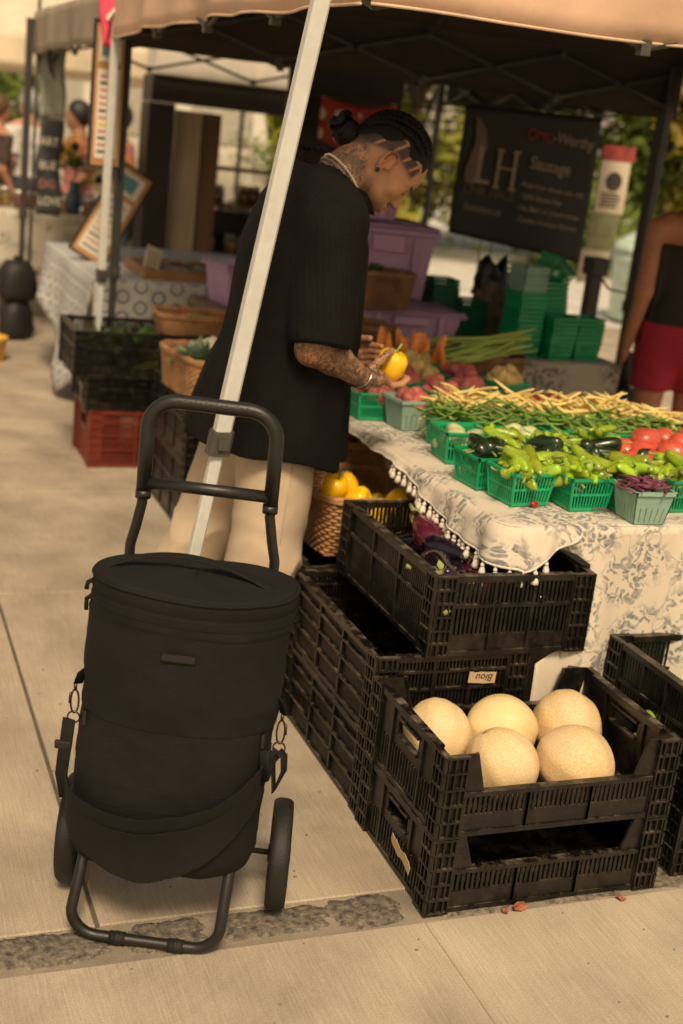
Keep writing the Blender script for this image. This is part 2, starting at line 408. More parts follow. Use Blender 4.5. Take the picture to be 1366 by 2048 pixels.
# tall stack behind the melons: three crates, the eggplant crate on top
crate((.205, .715, .001), .40, .60, .215, 'scuffed black grid crate on the pavement, lowest under the eggplants', front='grid', left='grid')
crate((.205, .715, .219), .40, .60, .205, 'black grid crate with taped paper tag, middle one under the eggplants', front='grid', left='grid')
crate((.335, .70, .427), .42, .60, .205, 'dusty black slotted crate full of eggplants beside the tasselled cloth', front='slots', left='slots')
# crates that carry the wicker baskets beside the man
crate((.26, 1.36, .001), .40, .58, .215, 'black crate on the pavement under the basket of yellow peppers, lower one', front='grid', left='grid')
crate((.26, 1.36, .219), .40, .58, .195, 'black crate right under the wicker basket of yellow peppers', front='grid', left='grid')
crate((.29, 2.02, .001), .40, .58, .215, 'black crate on the pavement under the basket of red peppers, lower one', front='grid', left='grid')
crate((.29, 2.02, .219), .40, .58, .205, 'black crate right under the wicker basket of red peppers', front='grid', left='grid')
# right of the melons
crate((.945, .225, .001), .575, .39, .20, 'black crate on the pavement right of the melon crates, lowest of its stack', front='slots', left='slots')
crate((.945, .225, .203), .575, .39, .25, 'black crate of green squash, top of the stack right of the melons', front='slots', left='slots', right='slots', back='slots', low=.16)
# far end of the row: crates under the cauliflower basket and the red stack
crate((.30, 2.90, .001), .42, .60, .28, 'black crate on the pavement beneath the cauliflower basket, beside the red crate', front='grid', left='slots')
crate((.30, 2.90, .283), .42, .60, .255, 'black crate directly under the cauliflower basket', front='grid', left='slots')
crate((.175, 3.75, .001), .575, .40, .265, 'weathered red plastic crate at the bottom of the far stack', mat=PLR, front='grid', left='hand')
crate((.155, 3.75, .268), .575, .40, .15, 'black crate with torn white sticker on the red crate', front='slots', left='hand')
crate((.10, 3.74, .42), .60, .42, .215, 'wide black crate of leafy greens on top of the red crate stack', front='slots', left='slots')
# torn stickers and the taped paper tag
PAP = M('paper_tag', (.50, .36, .20), .8, .1, 30); INK = M('marker_ink', (.03, .03, .04), .7)
TXT = {}
def text(body, size, parent, mat, loc, rot, align='LEFT', name='lettering', font=None, sx=1.0, ext=.0006, shear=0, off=0):
    cu = bpy.data.curves.new('t', 'FONT'); cu.body = body; cu.size = size; cu.align_x = align; cu.extrude = ext; cu.shear = shear; cu.offset = off
    tmp = bpy.data.objects.new('t', cu); COL.objects.link(tmp)
    dg = bpy.context.evaluated_depsgraph_get()
    me = bpy.data.meshes.new_from_object(tmp.evaluated_get(dg)); bpy.data.objects.remove(tmp)
    me.materials.clear(); me.materials.append(mat)
    return inst(name, me, loc, rot, (sx, 1, 1), parent)
tg = MB()
rr = random.Random(2)
n = 10
top = [(-.037+.074*i/n, .014+.002*rr.random()) for i in range(n+1)]; bot = [(.037-.074*i/n, -.013-.002*rr.random()) for i in range(n+1)]
tg.prism(top+bot, -.0008, .0008)
o = tg.build('paper_tag', PAP, None, False, (.285, .405, .362), (0, radians(3), 0)); tag(o, 'strip of paper tape with handwriting on the black crate under the eggplants', 'tag')
text('Biou', .026, o, INK, (.006, -.0012, .010), (pi/2, pi, 0), 'CENTER', shear=.2)
def torn(loc, rot, w, h, seed, label):
    r = random.Random(seed); n = 9; b = MB()
    top = [(-w/2+w*i/n, h/2*(.3+.7*r.random())) for i in range(n+1)]; bot = [(w/2-w*i/n, -h/2*(.4+.6*r.random())) for i in range(n+1)]
    b.prism(top+bot, -.0006, .0006); return tag(b.build('torn_sticker', PAP, None, False, loc, rot), label, 'sticker')
torn((-.013, .13, .075), (0, radians(14), -pi/2), .11, .035, 4, 'torn white paper sticker on the side of the empty crate under the melons')
torn((-.146, 3.66, .335), (0, pi/2, -pi/2), .09, .03, 5, 'torn white sticker on the black crate above the red crate')
# ================================================================== TENTS, TABLE
ALU = M('white_tent_leg', (.56, .565, .53), .42, .08, 20, .1, 60)
DKM = M('dark_tent_leg', (.045, .04, .036), .5, .2, 12)
COLLAR = M('leg_collar', (.06, .055, .045), .55, .3, 30)
def canopy_mat(name, c, tr=.25):
    mt = M(name, c, .85, .12, 3, .3, 30)
    N, L, b = nodes_of(mt)
    t = N.new('ShaderNodeBsdfTranslucent'); k = N.new('ShaderNodeMixShader'); k.inputs[0].default_value = tr
    L.new(b.inputs['Base Color'].links[0].from_socket, t.inputs[0])
    out = N['Material Output']; L.new(b.outputs[0], k.inputs[1]); L.new(t.outputs[0], k.inputs[2]); L.new(k.outputs[0], out.inputs[0])
    return mt
CAN1 = canopy_mat('canopy_beige', (.66, .44, .31), .06)
CAN2 = canopy_mat('canopy_taupe', (.33, .27, .20), .08)
CAN3 = canopy_mat('canopy_cream', (.86, .76, .58), .35)
SEAM = M('canopy_hem', (.62, .45, .30), .8)
def leg(parent, x0, y0, x1, y1, z1, mat, w=.042, w2=.032, zc=.84, zb=.0, collar=True):
    """square telescoping leg, bottom x0,y0 to top x1,y1"""
    a = Vector((x0, y0, zb)); b_ = Vector((x1, y1, z1)); d = b_-a
    def pt(z): return a+d*((z-zb)/(z1-zb))
    def sq(za, zb_, w, nm, rot45=0):
        q = MB(); p0, p1 = pt(za), pt(zb_); h = w/2; c = h*.28
        ring = [(-h+c, -h), (h-c, -h), (h, -h+c), (h, h-c), (h-c, h), (-h+c, h), (-h, h-c), (-h, -h+c)]
        vs = [(p0.x+i, p0.y+j, p0.z) for i, j in ring]+[(p1.x+i, p1.y+j, p1.z) for i, j in ring]
        q.add(vs, [tuple(range(7, -1, -1)), tuple(range(8, 16))]+[(i, (i+1) % 8, (i+1) % 8+8, i+8) for i in range(8)])
        return q.build(nm, mat if nm != 'collar' else COLLAR, parent)
    lo = sq(zb+.01, zc+.02, w2, 'inner_leg'); sq(zc, z1, w, 'leg')
    if collar:
        c = sq(zc-.03, zc+.03, w*1.32, 'collar')
        p = pt(zc); MB().box((p.x-.012, p.y-w*.9, p.z-.012), (p.x+.012, p.y-w*.6, p.z+.014)).build('release_button', COLLAR, c)
    p = pt(zb)
    MB().box((p.x-.045, p.y-.045, .001), (p.x+.045, p.y+.045, .008)).box((p.x-w*.55, p.y-w*.55, .008), (p.x+w*.55, p.y+w*.55, .03)).build('foot_plate', COLLAR, parent)
def tent(x0, x1, y0, y1, ze, zp, can, label, name='market_tent', vh=.26, legs=(), truss=True, group=None, hem=None, tmat=None, shade_sides=(), skip=()):
    t = thing(name, label, 'tent', ((x0+x1)/2, (y0+y1)/2, 0), group=group)
    ox, oy = (x0+x1)/2, (y0+y1)/2
    X0, X1, Y0, Y1 = x0-ox, x1-ox, y0-oy, y1-oy
    # canopy: four sagging slopes to a peak, valance hanging down all round
    def slope(u, v):           # u around the perimeter 0..4, v eave -> peak
        k = int(min(u, 3.9999)); f = u-k
        cs = [(X0, Y0), (X1, Y0), (X1, Y1), (X0, Y1), (X0, Y0)]
        ex, ey = cs[k][0]+(cs[k+1][0]-cs[k][0])*f, cs[k][1]+(cs[k+1][1]-cs[k][1])*f
        zz = ze+vh+(zp-ze-vh)*v
        sag = .10*sin(pi*f)*sin(pi*min(v*1.0, 1))+.02*fbm(ex*3, ey*3, v*4)*(1-v)
        return (ex*(1-v), ey*(1-v), zz-sag)
    MB().grid(lambda a, b: slope(a*4, b), 48, 12).build('canopy', can, t, True)
    if truss:
        shade_mat = M('canopy_shade', (.040, .028, .020), .9, .2, 4)  # near-black colour stands in for the shade under the canopy
        MB().grid(lambda a, b: tuple(Vector(slope(a*4, b))*.995-Vector((0, 0, .014))), 48, 12).build('shade_or_lining', shade_mat, t, True)  # added sheet below the canopy that carries the painted shade
    for k in range(4):
        cs = [(X0, Y0), (X1, Y0), (X1, Y1), (X0, Y1), (X0, Y0)]
        (ax, ay), (bx, by) = cs[k], cs[k+1]
        nx, ny = (by-ay), -(bx-ax); l = sqrt(nx*nx+ny*ny); nx /= l; ny /= l
        def vf(a, b):
            wv = (.018*sin(a*17+k)+.014*sin(a*41+1.3*k)+.012*fbm(a*9, b*2, k))*(b)*(.3+.7*sin(pi*a))
            return (ax+(bx-ax)*a+nx*(wv+.012), ay+(by-ay)*a+ny*(wv+.012), ze+vh-(vh+.014*fbm(a*8, 2.2, k))*b+.02*sin(pi*a)*b)
        if k in skip: continue
        v = MB().grid(vf, 60, 5).build('valance', M('canopy_shade') if k in shade_sides else can, t, True); solidify(v, .002)  # valances in shadow get the painted shade colour
        if hem and k not in shade_sides:
            h = MB(); h.tube([vf(i/60, 1.0) for i in range(61)], .004, 5); h.build('hem', hem, v, True)
    if truss:
        tm = tmat or DKM
        for k in range(4):
            cs = [(X0, Y0), (X1, Y0), (X1, Y1), (X0, Y1), (X0, Y0)]
            (ax, ay), (bx, by) = cs[k], cs[k+1]
            ax *= .985; bx *= .985; ay *= .985; by *= .985
            za, zb = ze+.20, ze-.06
            q = MB()
            for h in (0, .5):
                P = lambda f, z: (ax+(bx-ax)*f, ay+(by-ay)*f, z)
                q.tube([P(h, za), P(h+.25, zb+.06), P(h+.5, za)][:2], .010, 5); q.tube([P(h+.25, zb+.06), P(h+.5, za)], .010, 5)
                q.tube([P(h, zb+.06), P(h+.25, za)], .010, 5); q.tube([P(h+.25, za), P(h+.5, zb+.06)], .010, 5)
            for q_ in (q,): q_.build('truss', tm, t)
            for f in (.25, .5, .75):
                for z in (za, zb+.06):
                    p = (ax+(bx-ax)*f, ay+(by-ay)*f, z); MB().box((-.014, -.014, -.018), (.014, .014, .018)).build('truss_joint', COLLAR, t, False, p)
        q = MB()
        for (ax, ay) in ((X0, 0), (X1, 0), (0, Y0), (0, Y1)):
            q.tube([(ax*.985, ay*.985, ze+.2), (ax*.5, ay*.5, ze+vh+(zp-ze-vh)*.42), (0, 0, zp-.12)], .011, 5)
        q.tube([(0, 0, zp-.3), (0, 0, zp-.02)], .02, 6); q.build('roof_strut', tm, t)
        for (ax, ay) in ((X0, Y0), (X1, Y0), (X1, Y1), (X0, Y1)):
            MB().tube([(ax*.985, ay*.985, ze+vh-.03), (ax*.04, ay*.04, zp-.06)], .011, 5).build('roof_strut', tm, t)
    for (bx, by, tx, ty, mt, w) in legs:
        leg(t, bx-ox, by-oy, tx-ox, ty-oy, ze+vh-.04, mt, w, w*.76)
    return t
A0 = PY(300, 1500, .80); A1 = PY(650, 0, .80)
TA = Vector((-.375, .80, 0)); 
# the front tent over the vegetable table; its near leg leans
sl = (A1.x-PY(440, 895, .80).x)/(A1.z-PY(440, 895, .80).z)
xb = A1.x-sl*A1.z; xt = A1.x+sl*(2.10-A1.z)
tent(-.05, 2.95, .80, 3.86, 1.885, 2.95, CAN1, 'beige market tent over the vegetable table, near leg leaning', hem=SEAM, shade_sides=(1, 2),
     legs=((xb, .80, xt, .83, ALU, .040), (-.045, 3.86, -.045, 3.84, ALU, .036), (2.93, .83, 2.93, .83, ALU, .045), (2.86, 3.86, 2.86, 3.84, DKM, .05)))
tent(.02, 3.0, 3.98, 6.9, 1.86, 2.85, CAN2, 'taupe market tent behind the beige one, over the hexagon cloth table', shade_sides=(0, 1), skip=(2,),
     legs=((.045, 4.02, .045, 4.02, DKM, .042), (-.02, 6.88, -.02, 6.88, DKM, .045), (2.95, 4.02, 2.95, 4.02, DKM, .042), (2.95, 6.88, 2.95, 6.88, DKM, .042)))
tent(-3.3, 3.2, 9.4, 12.6, 1.80, 3.1, CAN3, 'sunlit cream tent further down the street behind the shoppers', truss=False, vh=.30,
     legs=((-3.2, 9.5, -3.2, 9.5, DKM, .045), (3.1, 9.5, 3.1, 9.5, DKM, .045), (-3.2, 12.5, -3.2, 12.5, DKM, .045), (3.1, 12.5, 3.1, 12.5, DKM, .045)))
# ---------------------------------------------------------------- cloth materials
def toile(name, ground, ink, scale=7.0, dens=.5):
    mt = M(name, ground, .9, .05, 6, .25, 260)
    N, L, b = nodes_of(mt)
    tc = N.new('ShaderNodeAttribute'); tc.attribute_name = 'cloth_uv'
    wn = N.new('ShaderNodeTexNoise'); wn.inputs['Scale'].default_value = scale*2.2; wn.inputs['Detail'].default_value = 2; L.new(tc.outputs['Vector'], wn.inputs[0])
    vm = N.new('ShaderNodeVectorMath'); vm.operation = 'MULTIPLY_ADD'; vm.inputs[1].default_value = (.07, .07, 0); L.new(wn.outputs['Color'], vm.inputs[0]); L.new(tc.outputs['Vector'], vm.inputs[2])
    # sprays: big cells give the clumps, small cells the petals, thin contour lines the stems
    big = N.new('ShaderNodeTexVoronoi'); big.inputs['Scale'].default_value = scale; L.new(vm.outputs[0], big.inputs[0])
    pet = N.new('ShaderNodeTexVoronoi'); pet.inputs['Scale'].default_value = scale*8; L.new(vm.outputs[0], pet.inputs[0])
    st = N.new('ShaderNodeTexNoise'); st.inputs['Scale'].default_value = scale*1.3; st.inputs['Detail'].default_value = 1; L.new(tc.outputs['Vector'], st.inputs[0])
    def mth(op, a, bb=None, v=None):
        k = N.new('ShaderNodeMath'); k.operation = op
        L.new(a, k.inputs[0])
        if bb is not None: L.new(bb, k.inputs[1])
        if v is not None: k.inputs[1].default_value = v
        return k.outputs[0]
    def rng(a, lo, hi, o0=0, o1=1):
        k = N.new('ShaderNodeMapRange'); k.inputs[1].default_value = lo; k.inputs[2].default_value = hi; k.inputs[3].default_value = o0; k.inputs[4].default_value = o1; L.new(a, k.inputs[0]); return k.outputs[0]
    clump = rng(big.outputs['Distance'], dens*.70, dens, 1, 0)
    near = rng(big.outputs['Distance'], dens*.9, dens*1.15, 1, 0)
    petal = rng(pet.outputs['Distance'], .44, .56, 1, 0)
    f = mth('MULTIPLY', clump, petal)
    s = mth('ABSOLUTE', mth('SUBTRACT', st.outputs[0], v=.5)); stem = mth('MULTIPLY', rng(s, .006, .013, .8, 0), near)
    f = mth('MAXIMUM', f, stem)
    bl = N.new('ShaderNodeTexNoise'); bl.inputs['Scale'].default_value = 90; L.new(tc.outputs['Vector'], bl.inputs[0])
    f = mth('MULTIPLY', f, rng(bl.outputs[0], .3, .62, .5, 1))
    k = N.new('ShaderNodeMix'); k.data_type = 'RGBA'; L.new(f, k.inputs[0])
    L.new(b.inputs['Base Color'].links[0].from_socket, k.inputs[6]); k.inputs[7].default_value = (*ink, 1); L.new(k.outputs[2], b.inputs['Base Color'])
    return mt
def hexcloth(name):
    mt = M(name, (.66, .63, .57), .9, .05, 6, .2, 260)
    N, L, b = nodes_of(mt)
    at = N.new('ShaderNodeAttribute'); at.attribute_name = 'cloth_uv'
    # hexagon lattice = the nearer of two shifted rectangular lattices
    def lat(off):
        sc = N.new('ShaderNodeVectorMath'); sc.operation = 'MULTIPLY_ADD'; sc.inputs[1].default_value = (1/.19, 1/.11, 0); sc.inputs[2].default_value = off; L.new(at.outputs['Vector'], sc.inputs[0])
        fr = N.new('ShaderNodeVectorMath'); fr.operation = 'FRACTION'; L.new(sc.outputs[0], fr.inputs[0])
        ce = N.new('ShaderNodeVectorMath'); ce.operation = 'MULTIPLY_ADD'; ce.inputs[1].default_value = (.19, .11, 0); ce.inputs[2].default_value = (-.095, -.055, 0); L.new(fr.outputs[0], ce.inputs[0])
        ln = N.new('ShaderNodeVectorMath'); ln.operation = 'LENGTH'; L.new(ce.outputs[0], ln.inputs[0]); return ln.outputs['Value']
    a, c = lat((0, 0, 0)), lat((.5, .5, 0))
    mn = N.new('ShaderNodeMath'); mn.operation = 'MINIMUM'; L.new(a, mn.inputs[0]); L.new(c, mn.inputs[1])
    r = N.new('ShaderNodeValToRGB'); r.color_ramp.interpolation = 'CONSTANT'
    el = r.color_ramp.elements; blue = (.11, .16, .23, 1); cr_ = (.66, .63, .56, 1); mid = (.28, .30, .32, 1)
    el[0].position = 0; el[0].color = blue; el[1].position = .08; el[1].color = cr_
    for p, cc in ((.2, mid), (.27, cr_), (.40, blue), (.58, mid), (.66, cr_), (.84, mid), (.9, cr_)): e = el.new(p); e.color = cc
    mr = N.new('ShaderNodeMapRange'); mr.inputs[1].default_value = 0; mr.inputs[2].default_value = .062; L.new(mn.outputs[0], mr.inputs[0])
    L.new(mr.outputs[0], r.inputs[0]); L.new(r.outputs[0], b.inputs['Base Color'])
    return mt
TOILE = toile('toile_cloth', (.64, .565, .455), (.17, .19, .20), 8.6, .70)
TOILE2 = toile('toile_cloth_back', (.42, .37, .30), (.10, .10, .10), 5.0, .66)
HEXC = hexcloth('hexagon_cloth')
FLOR = toile('sprig_cloth', (.52, .47, .38), (.16, .18, .15), 9.0, .5)
def with_uv(o, uvs):
    at = o.data.attributes.new('cloth_uv', 'FLOAT_VECTOR', 'POINT')
    at.data.foreach_set('vector', [c for p in uvs for c in (p[0], p[1], 0)]); return o
def cloth_sheet(name, mat, fn, nu, nv, parent=None, thick=.002):
    """fn(u,v) -> (pos, uv)"""
    b = MB(); res = [fn(i/nu, j/nv) for i in range(nu+1) for j in range(nv+1)]
    b.v = [r[0] for r in res]
    b.f = [(i*(nv+1)+j, (i+1)*(nv+1)+j, (i+1)*(nv+1)+j+1, i*(nv+1)+j+1) for i in range(nu) for j in range(nv)]
    o = b.build(name, mat, parent, True); with_uv(o, [r[1] for r in res])
    if thick: solidify(o, thick, -1)
    return o
WOODT = M('table_board', (.35, .27, .18), .6, .3, 8)
def folding_table(x0, x1, y0, y1, z, label, group=None):
    t = thing('folding_table', label, 'table', ((x0+x1)/2, (y0+y1)/2, 0), group=group)
    hx, hy = (x1-x0)/2, (y1-y0)/2
    MB().box((-hx, -hy, z-.03), (hx, hy, z)).build('table_top', WOODT, t, bevel=.004)
    for sx in (-1, 1):
        for s in (-1, 1): MB().tube([(sx*(hx-.06), s*(hy-.15), 0), (sx*(hx-.06), s*(hy-.18), z-.03)], .014, 8).build('leg', DKM, t, True)
    return t
TX0, TX1, TY0, TY1, TZ = .31, 1.95, .455, 1.70, .735
TYB, TXB = 2.42, 1.20
folding_table(TX0, TX1, TY0, TY1, TZ, 'folding trestle table under the flowered cloth and vegetables')
folding_table(TX0, TXB, TY1+.02, TYB, TZ, 'smaller folding table that continues the vegetable table to the carrots')
# main cloth: top plus front drop to the ground; the left side has a short tasselled drop and a pulled-up corner
def main_cloth():
    t = thing('tablecloth', 'cream cloth with blue grey floral sprays and tassel trim on the vegetable table', 'tablecloth', (0, 0, 0))
    zt = TZ+.004
    def top(u, v):
        x = TX0-.012+(TX1+.02-TX0)*u; y = TY0-.012+(TY1+.02-TY0)*v
        z = zt+.002*fbm(x*5, y*5)
        gx, gy = TX0-.012+.055, TY0-.012+.055
        if x < gx and y < gy:
            dx_, dy_ = x-gx, y-gy; r_ = sqrt(dx_*dx_+dy_*dy_); m_ = max(abs(dx_), abs(dy_))
            if r_ > 1e-6: x, y = gx+dx_*m_/r_, gy+dy_*m_/r_
        return ((x, y, z), (x, y))
    cloth_sheet('cloth_top', TOILE, top, 90, 70, t)
    def top2(u, v):
        x = TX0-.012+(TXB+.02-TX0)*u; y = TY1+.012+(TYB-TY1)*v
        return ((x, y, zt+.001+.002*fbm(x*5, y*5)), (x, y))
    cloth_sheet('cloth_extension', TOILE, top2, 20, 20, t)
    def front(u, v):            # v: 0 top edge -> 1 floor
        xs_ = np.interp(v, [0, .04, .12, .40, .50, 1], [.385, .40, .55, .55, .43, .43]); x = float(xs_)+(TX1+.01-float(xs_))*u; drop = .70*v
        k = min(1, v*2.0)
        f = (.018*sin(x*19+.6)+.010*sin(x*41)+.006*fbm(x*9, v*4))*k
        bulge = -.018*sin(pi*min(1, v*1.3)/2)-.03*v*max(0, .5-u)
        px_ = x+.02*sin(v*3)*max(0, .3-u)
        return ((px_, TY0-.016+bulge+f, zt-drop-.003*k), (px_, TY0-.012-drop))
    cloth_sheet('cloth_front', TOILE, front, 130, 30, t)
    # the tasselled side hem: runs along the left edge, turns the near corner and is tucked up over the front drop
    cyr = TY0+.045; Rc = .055
    segs = [(TX0-.012, TY1), (TX0-.012, cyr)]
    LS = TY1-cyr; LA = Rc*pi/2; LF_ = .15; LT = LS+LA+LF_
    def path(s):
        if s < LS: return Vector((TX0-.012, TY1-s, 0)), Vector((-1, 0, 0))
        if s < LS+LA:
            a = (s-LS)/Rc; return Vector((TX0-.012+Rc-Rc*cos(a), cyr-Rc*sin(a), 0)), Vector((-cos(a), -sin(a), 0))
        q = s-LS-LA; return Vector((TX0-.012+Rc+q, cyr-Rc, 0)), Vector((0, -1, 0))
    def skirt(u, v):
        s = u*LT; p, n = path(s); y = p.y
        if s < LS: d = .014+.074*max(0, 1-(y-cyr)/.56)+.003*sin(y*11)
        else: d = .088+.012*min(1, (s-LS)/LA) if s < LS+LA else .100*(1-((s-LS-LA)/LF_)**1.3)+.004
        near = max(0, min(1, 1-(y-cyr)/1.1))
        q = max(0, s-LS-LA)/LF_
        fold = (.014*sin(s*31)+.010*sin(s*67+1))*v*(.35+.65*near)+q*.016*sin(q*14+v*2)
        out = -.006+.012*min(1, v*6)+.018*v*(.3+.7*near)+fold*.55+.006*sin(pi*q)*v
        z = zt+.003*(1-min(1, v*4))-d*v
        if s > LS+LA: out += .010
        P_ = p+n*out
        return ((P_.x, P_.y, z-.002*v), (p.x-d*v if s < LS else p.x, p.y if s < LS else TY0-d*v))
    cloth_sheet('cloth_side', TOILE, skirt, 190, 9, t)
    TASS = M('tassel', (.72, .66, .55), .9, .1, 60, .4, 400)
    tm = MB(); tm.tube([(0, 0, 0), (0, 0, -.010)], .002, 6); tm.ball((0, 0, -.013), .0052, 8, 6)
    tm.lathe([(.003, -.036), (.0085, -.036), (.0078, -.028), (.0048, -.018), (.002, -.016)], 8, lambda a, r, z: 1+.14*sin(a*4))
    tme = tm.mesh('tassel', TASS, True)
    q = LS-.56
    while q < LS+LA+.085:
        p, _ = skirt(q/LT, 1.0)
        inst('tassel', tme, (p[0], p[1], p[2]+.002), (U(-.15, .15), U(-.15, .15), U(0, 6)), U(1.0, 1.2), t); q += .0245+U(-.002, .002)+(.006 if q > LS+LA else 0)
    MB().tube([skirt(i/140, 1.0)[0] for i in range(141)], .0035, 5).build('braid_trim', TASS, t, True)
main_cloth()
# ================================================================== TROLLEY WITH BAG
def superell(a, b, n, t, k=2.6):
    c, s = cos(t), sin(t)
    r = (abs(c/a)**k+abs(s/b)**k)**(-1/k)
    return r*c, r*s
TO = PZ(285, 1893); TRZ = radians(-24)
FRM = M('trolley_frame_black', (.013, .0118, .0105), .42, .15, 30, .08, 300)
FAB = M('bag_fabric', (.0095, .0081, .0070), .8, .3, 5, .6, 420, spec=.28)
WEB = M('bag_webbing', (.0070, .0060, .0053), .74, .2, 40, .5, 700, spec=.3)
RUB = M('wheel_rubber', (.014, .0125, .011), .6, .25, 20, .2, 200, spec=.4)
MTL = M('hook_metal', (.07, .065, .058), .3, .2, 30, metal=.9)
def build_trolley():
    t = thing('wheeled_shopping_trolley', 'black wheeled shopping trolley with round insulated bag, handle up and foot bar down', 'trolley', (TO.x, TO.y, 0), TRZ)
    xc = .02
    # --- foot: U bar on the ground, ends rising behind the bag
    def arc(c, r, a0, a1, n, ax):
        return [(c[0]+r*cos(a0+(a1-a0)*i/n), c[1], c[2]+r*sin(a0+(a1-a0)*i/n)) for i in range(n+1)]
    R = .055; xl, xr_ = -.148, .152; z0 = .012
    pts = [(xl+.022, .17, .30), (xl+.012, .06, .20)]
    pts += [(p[0], p[1]+.0, p[2]) for p in arc((xl+R, .0, z0+R), R, pi, 1.5*pi, 8, 0)]
    pts += [(p[0], p[1], p[2]) for p in arc((xr_-R, .0, z0+R), R, 1.5*pi, 2*pi, 8, 0)]
    pts += [(xr_+.004, .06, .20), (xr_-.006, .17, .30)]
    # smooth the rising ends
    ft = MB().tube(pts, .0115, 12).build('foot_bar', FRM, t, True)
    for x in (-.052, .066): MB().tube([(x-.016, 0, z0), (x+.016, 0, z0)], .0136, 12).tube([(x-.004, 0, z0), (x+.004, 0, z0)], .0146, 12).build('rubber_sleeve', RUB, ft, True)
    # --- uprights, collars, handle
    yh = .245
    hx = .138
    for s in (-1, 1):
        x0 = xc+s*.150; x1 = xc+s*.124
        MB().tube([(xc+s*.145, .225, .13), (xc+s*.150, yh-.005, .6), (xc+s*.147, yh, .76), (xc+s*.138, yh, .80), (xc+s*.129, yh, .85), (xc+s*.128, yh, .90)], .0105, 12).build('upright', FRM, t, True)
    hw = .128; zt = 1.062; Rr = .058; zb = .862
    hp = [(xc-hw, yh, zb)] + [(xc-hw, yh, zt-Rr-.02)]
    hp += [(xc-hw+Rr-Rr*cos(a), yh, zt-Rr+Rr*sin(a)) for a in [i*pi/2/8 for i in range(9)]]
    hp += [(xc+hw-Rr+Rr*sin(a), yh, zt-Rr+Rr*cos(a)) for a in [i*pi/2/8 for i in range(9)]]
    hp += [(xc+hw, yh, zt-Rr-.02), (xc+hw, yh, zb)]
    h = MB().tube(hp, .0148, 14).build('handle', FRM, t, True)
    MB().tube([(xc-hw+.004, yh, .892), (xc+hw-.004, yh, .892)], .0125, 12).build('cross_bar', FRM, t, True)
    for s in (-1, 1): MB().tube([(xc+s*hw, yh, zb-.002), (xc+s*hw, yh, zb+.014)], .0158, 14).build('collar', FRM, h, True)
    d = MB()
    for i in range(14):
        for j in range(4):
            a = radians(20+j*38+(10 if i % 2 else 0)); x = xc-.066+i*.0102
            d.ball((x, yh-cos(a)*.0147, zt+sin(a)*.0147), .0013, 5, 4)
    d = d.build('grip_studs', FRM, h, True); d['kind'] = 'stuff'
    # --- axle and wheels
    yw, rw = .215, .117
    MB().tube([(xc-.235, yw, rw), (xc+.235, yw, rw)], .006, 8).build('axle', FRM, t, True)
    for s in (-1, 1):
        MB().box((xc+s*.145-.014, yw-.02, rw-.018), (xc+s*.145+.014, yw+.02, rw+.03)).build('axle_bracket', FRM, t, bevel=.003)
        w = bpy.data.objects.new('wheel', None); COL.objects.link(w); w.parent = t; w.location = (xc+s*.222, yw, rw); w.rotation_euler = (0, pi/2, radians(4))
        prof = [(.094, -.017), (.100, -.021), (.109, -.021), (.1145, -.016), (.117, -.008), (.117, .008), (.1145, .016), (.109, .021), (.100, .021), (.094, .017)]
        b = MB(); n = 48
        vs = [(r*cos(2*pi*j/n), r*sin(2*pi*j/n), z) for r, z in prof for j in range(n)]; k = len(prof)
        b.add(vs, [(i*n+j, i*n+(j+1) % n, ((i+1) % k)*n+(j+1) % n, ((i+1) % k)*n+j) for i in range(k) for j in range(n)])
        b.build('tyre', RUB, w, True)
        q = MB(); prof = [(.084, -.014), (.095, -.016), (.095, .016), (.084, .014)]; k = 4
        q.add([(r*cos(2*pi*j/n), r*sin(2*pi*j/n), z) for r, z in prof for j in range(n)], [(i*n+j, i*n+(j+1) % n, ((i+1) % k)*n+(j+1) % n, ((i+1) % k)*n+j) for i in range(k) for j in range(n)])
        for i in range(5):
            a = 2*pi*i/5; q.tube([(cos(a)*.012, sin(a)*.012, 0), (cos(a)*.088, sin(a)*.088, 0)], [(.013, .006), (.010, .005)], 8)
        q.build('rim', FRM, w)
        MB().lathe([(.001, -.024), (.020, -.024), (.022, -.016), (.022, .016), (.020, .024), (.001, .024)], 20).build('hub', FRM, w, True)
    # --- the bag: a soft round-cornered barrel
    hwid, hdep, yb = .194, .120, .108
    zbot, ztop = .182, .757
    prof = [(.0, .90), (.012, .95), (.05, .985), (.14, .99), (.24, .99), (.36, .988), (.50, .99), (.62, 1.0), (.74, 1.008), (.86, 1.012), (.925, 1.012), (.93, 1.006), (.938, 1.006), (.943, 1.018), (.975, 1.014), (.992, 1.0), (1.0, .975)]
    # refine the profile
    P = []
    for (a, b_), (c, d_) in zip(prof[:-1], prof[1:]):
        k = max(1, int((c-a)/.02))
        for i in range(k): P.append((a+(c-a)*i/k, b_+(d_-b_)*i/k))
    P.append(prof[-1])
    n = 96; b = MB()
    def bagpt(f, sc, th, extra=0):
        x, y = superell(hwid*sc+extra, hdep*sc+extra, n, th, 2.35)
        # sag of the bottom edge, slack in the cloth, dish in the lid
        z = zbot+(ztop-zbot)*f
        sag = -.018*(1-f)**4*(.5+.5*cos(2*th)) - .012*(1-f)**3*(sin(th) < 0)*abs(sin(th))
        wr = .0055*fbm(x*11, f*6, 1.7)*(1 if f < .88 else .35)+.003*fbm(x*26+f*9, f*17, y*20)*(1 if f < .9 else .35)
        return Vector((xc+.013-.028*(1-f)+x*(1+wr/.2), yb+y*(1+wr/.12), z+sag+.004*sin(th*2+1)*f))
    for f, sc in P:
        for j in range(n): b.v.append(tuple(bagpt(f, sc, 2*pi*j/n)))
    k = len(P)
    for i in range(k-1):
        for j in range(n): b.f.append((i*n+j, i*n+(j+1) % n, (i+1)*n+(j+1) % n, (i+1)*n+j))
    # lid surface, dished with soft dents, and bottom
    base = len(b.v); rings = 14
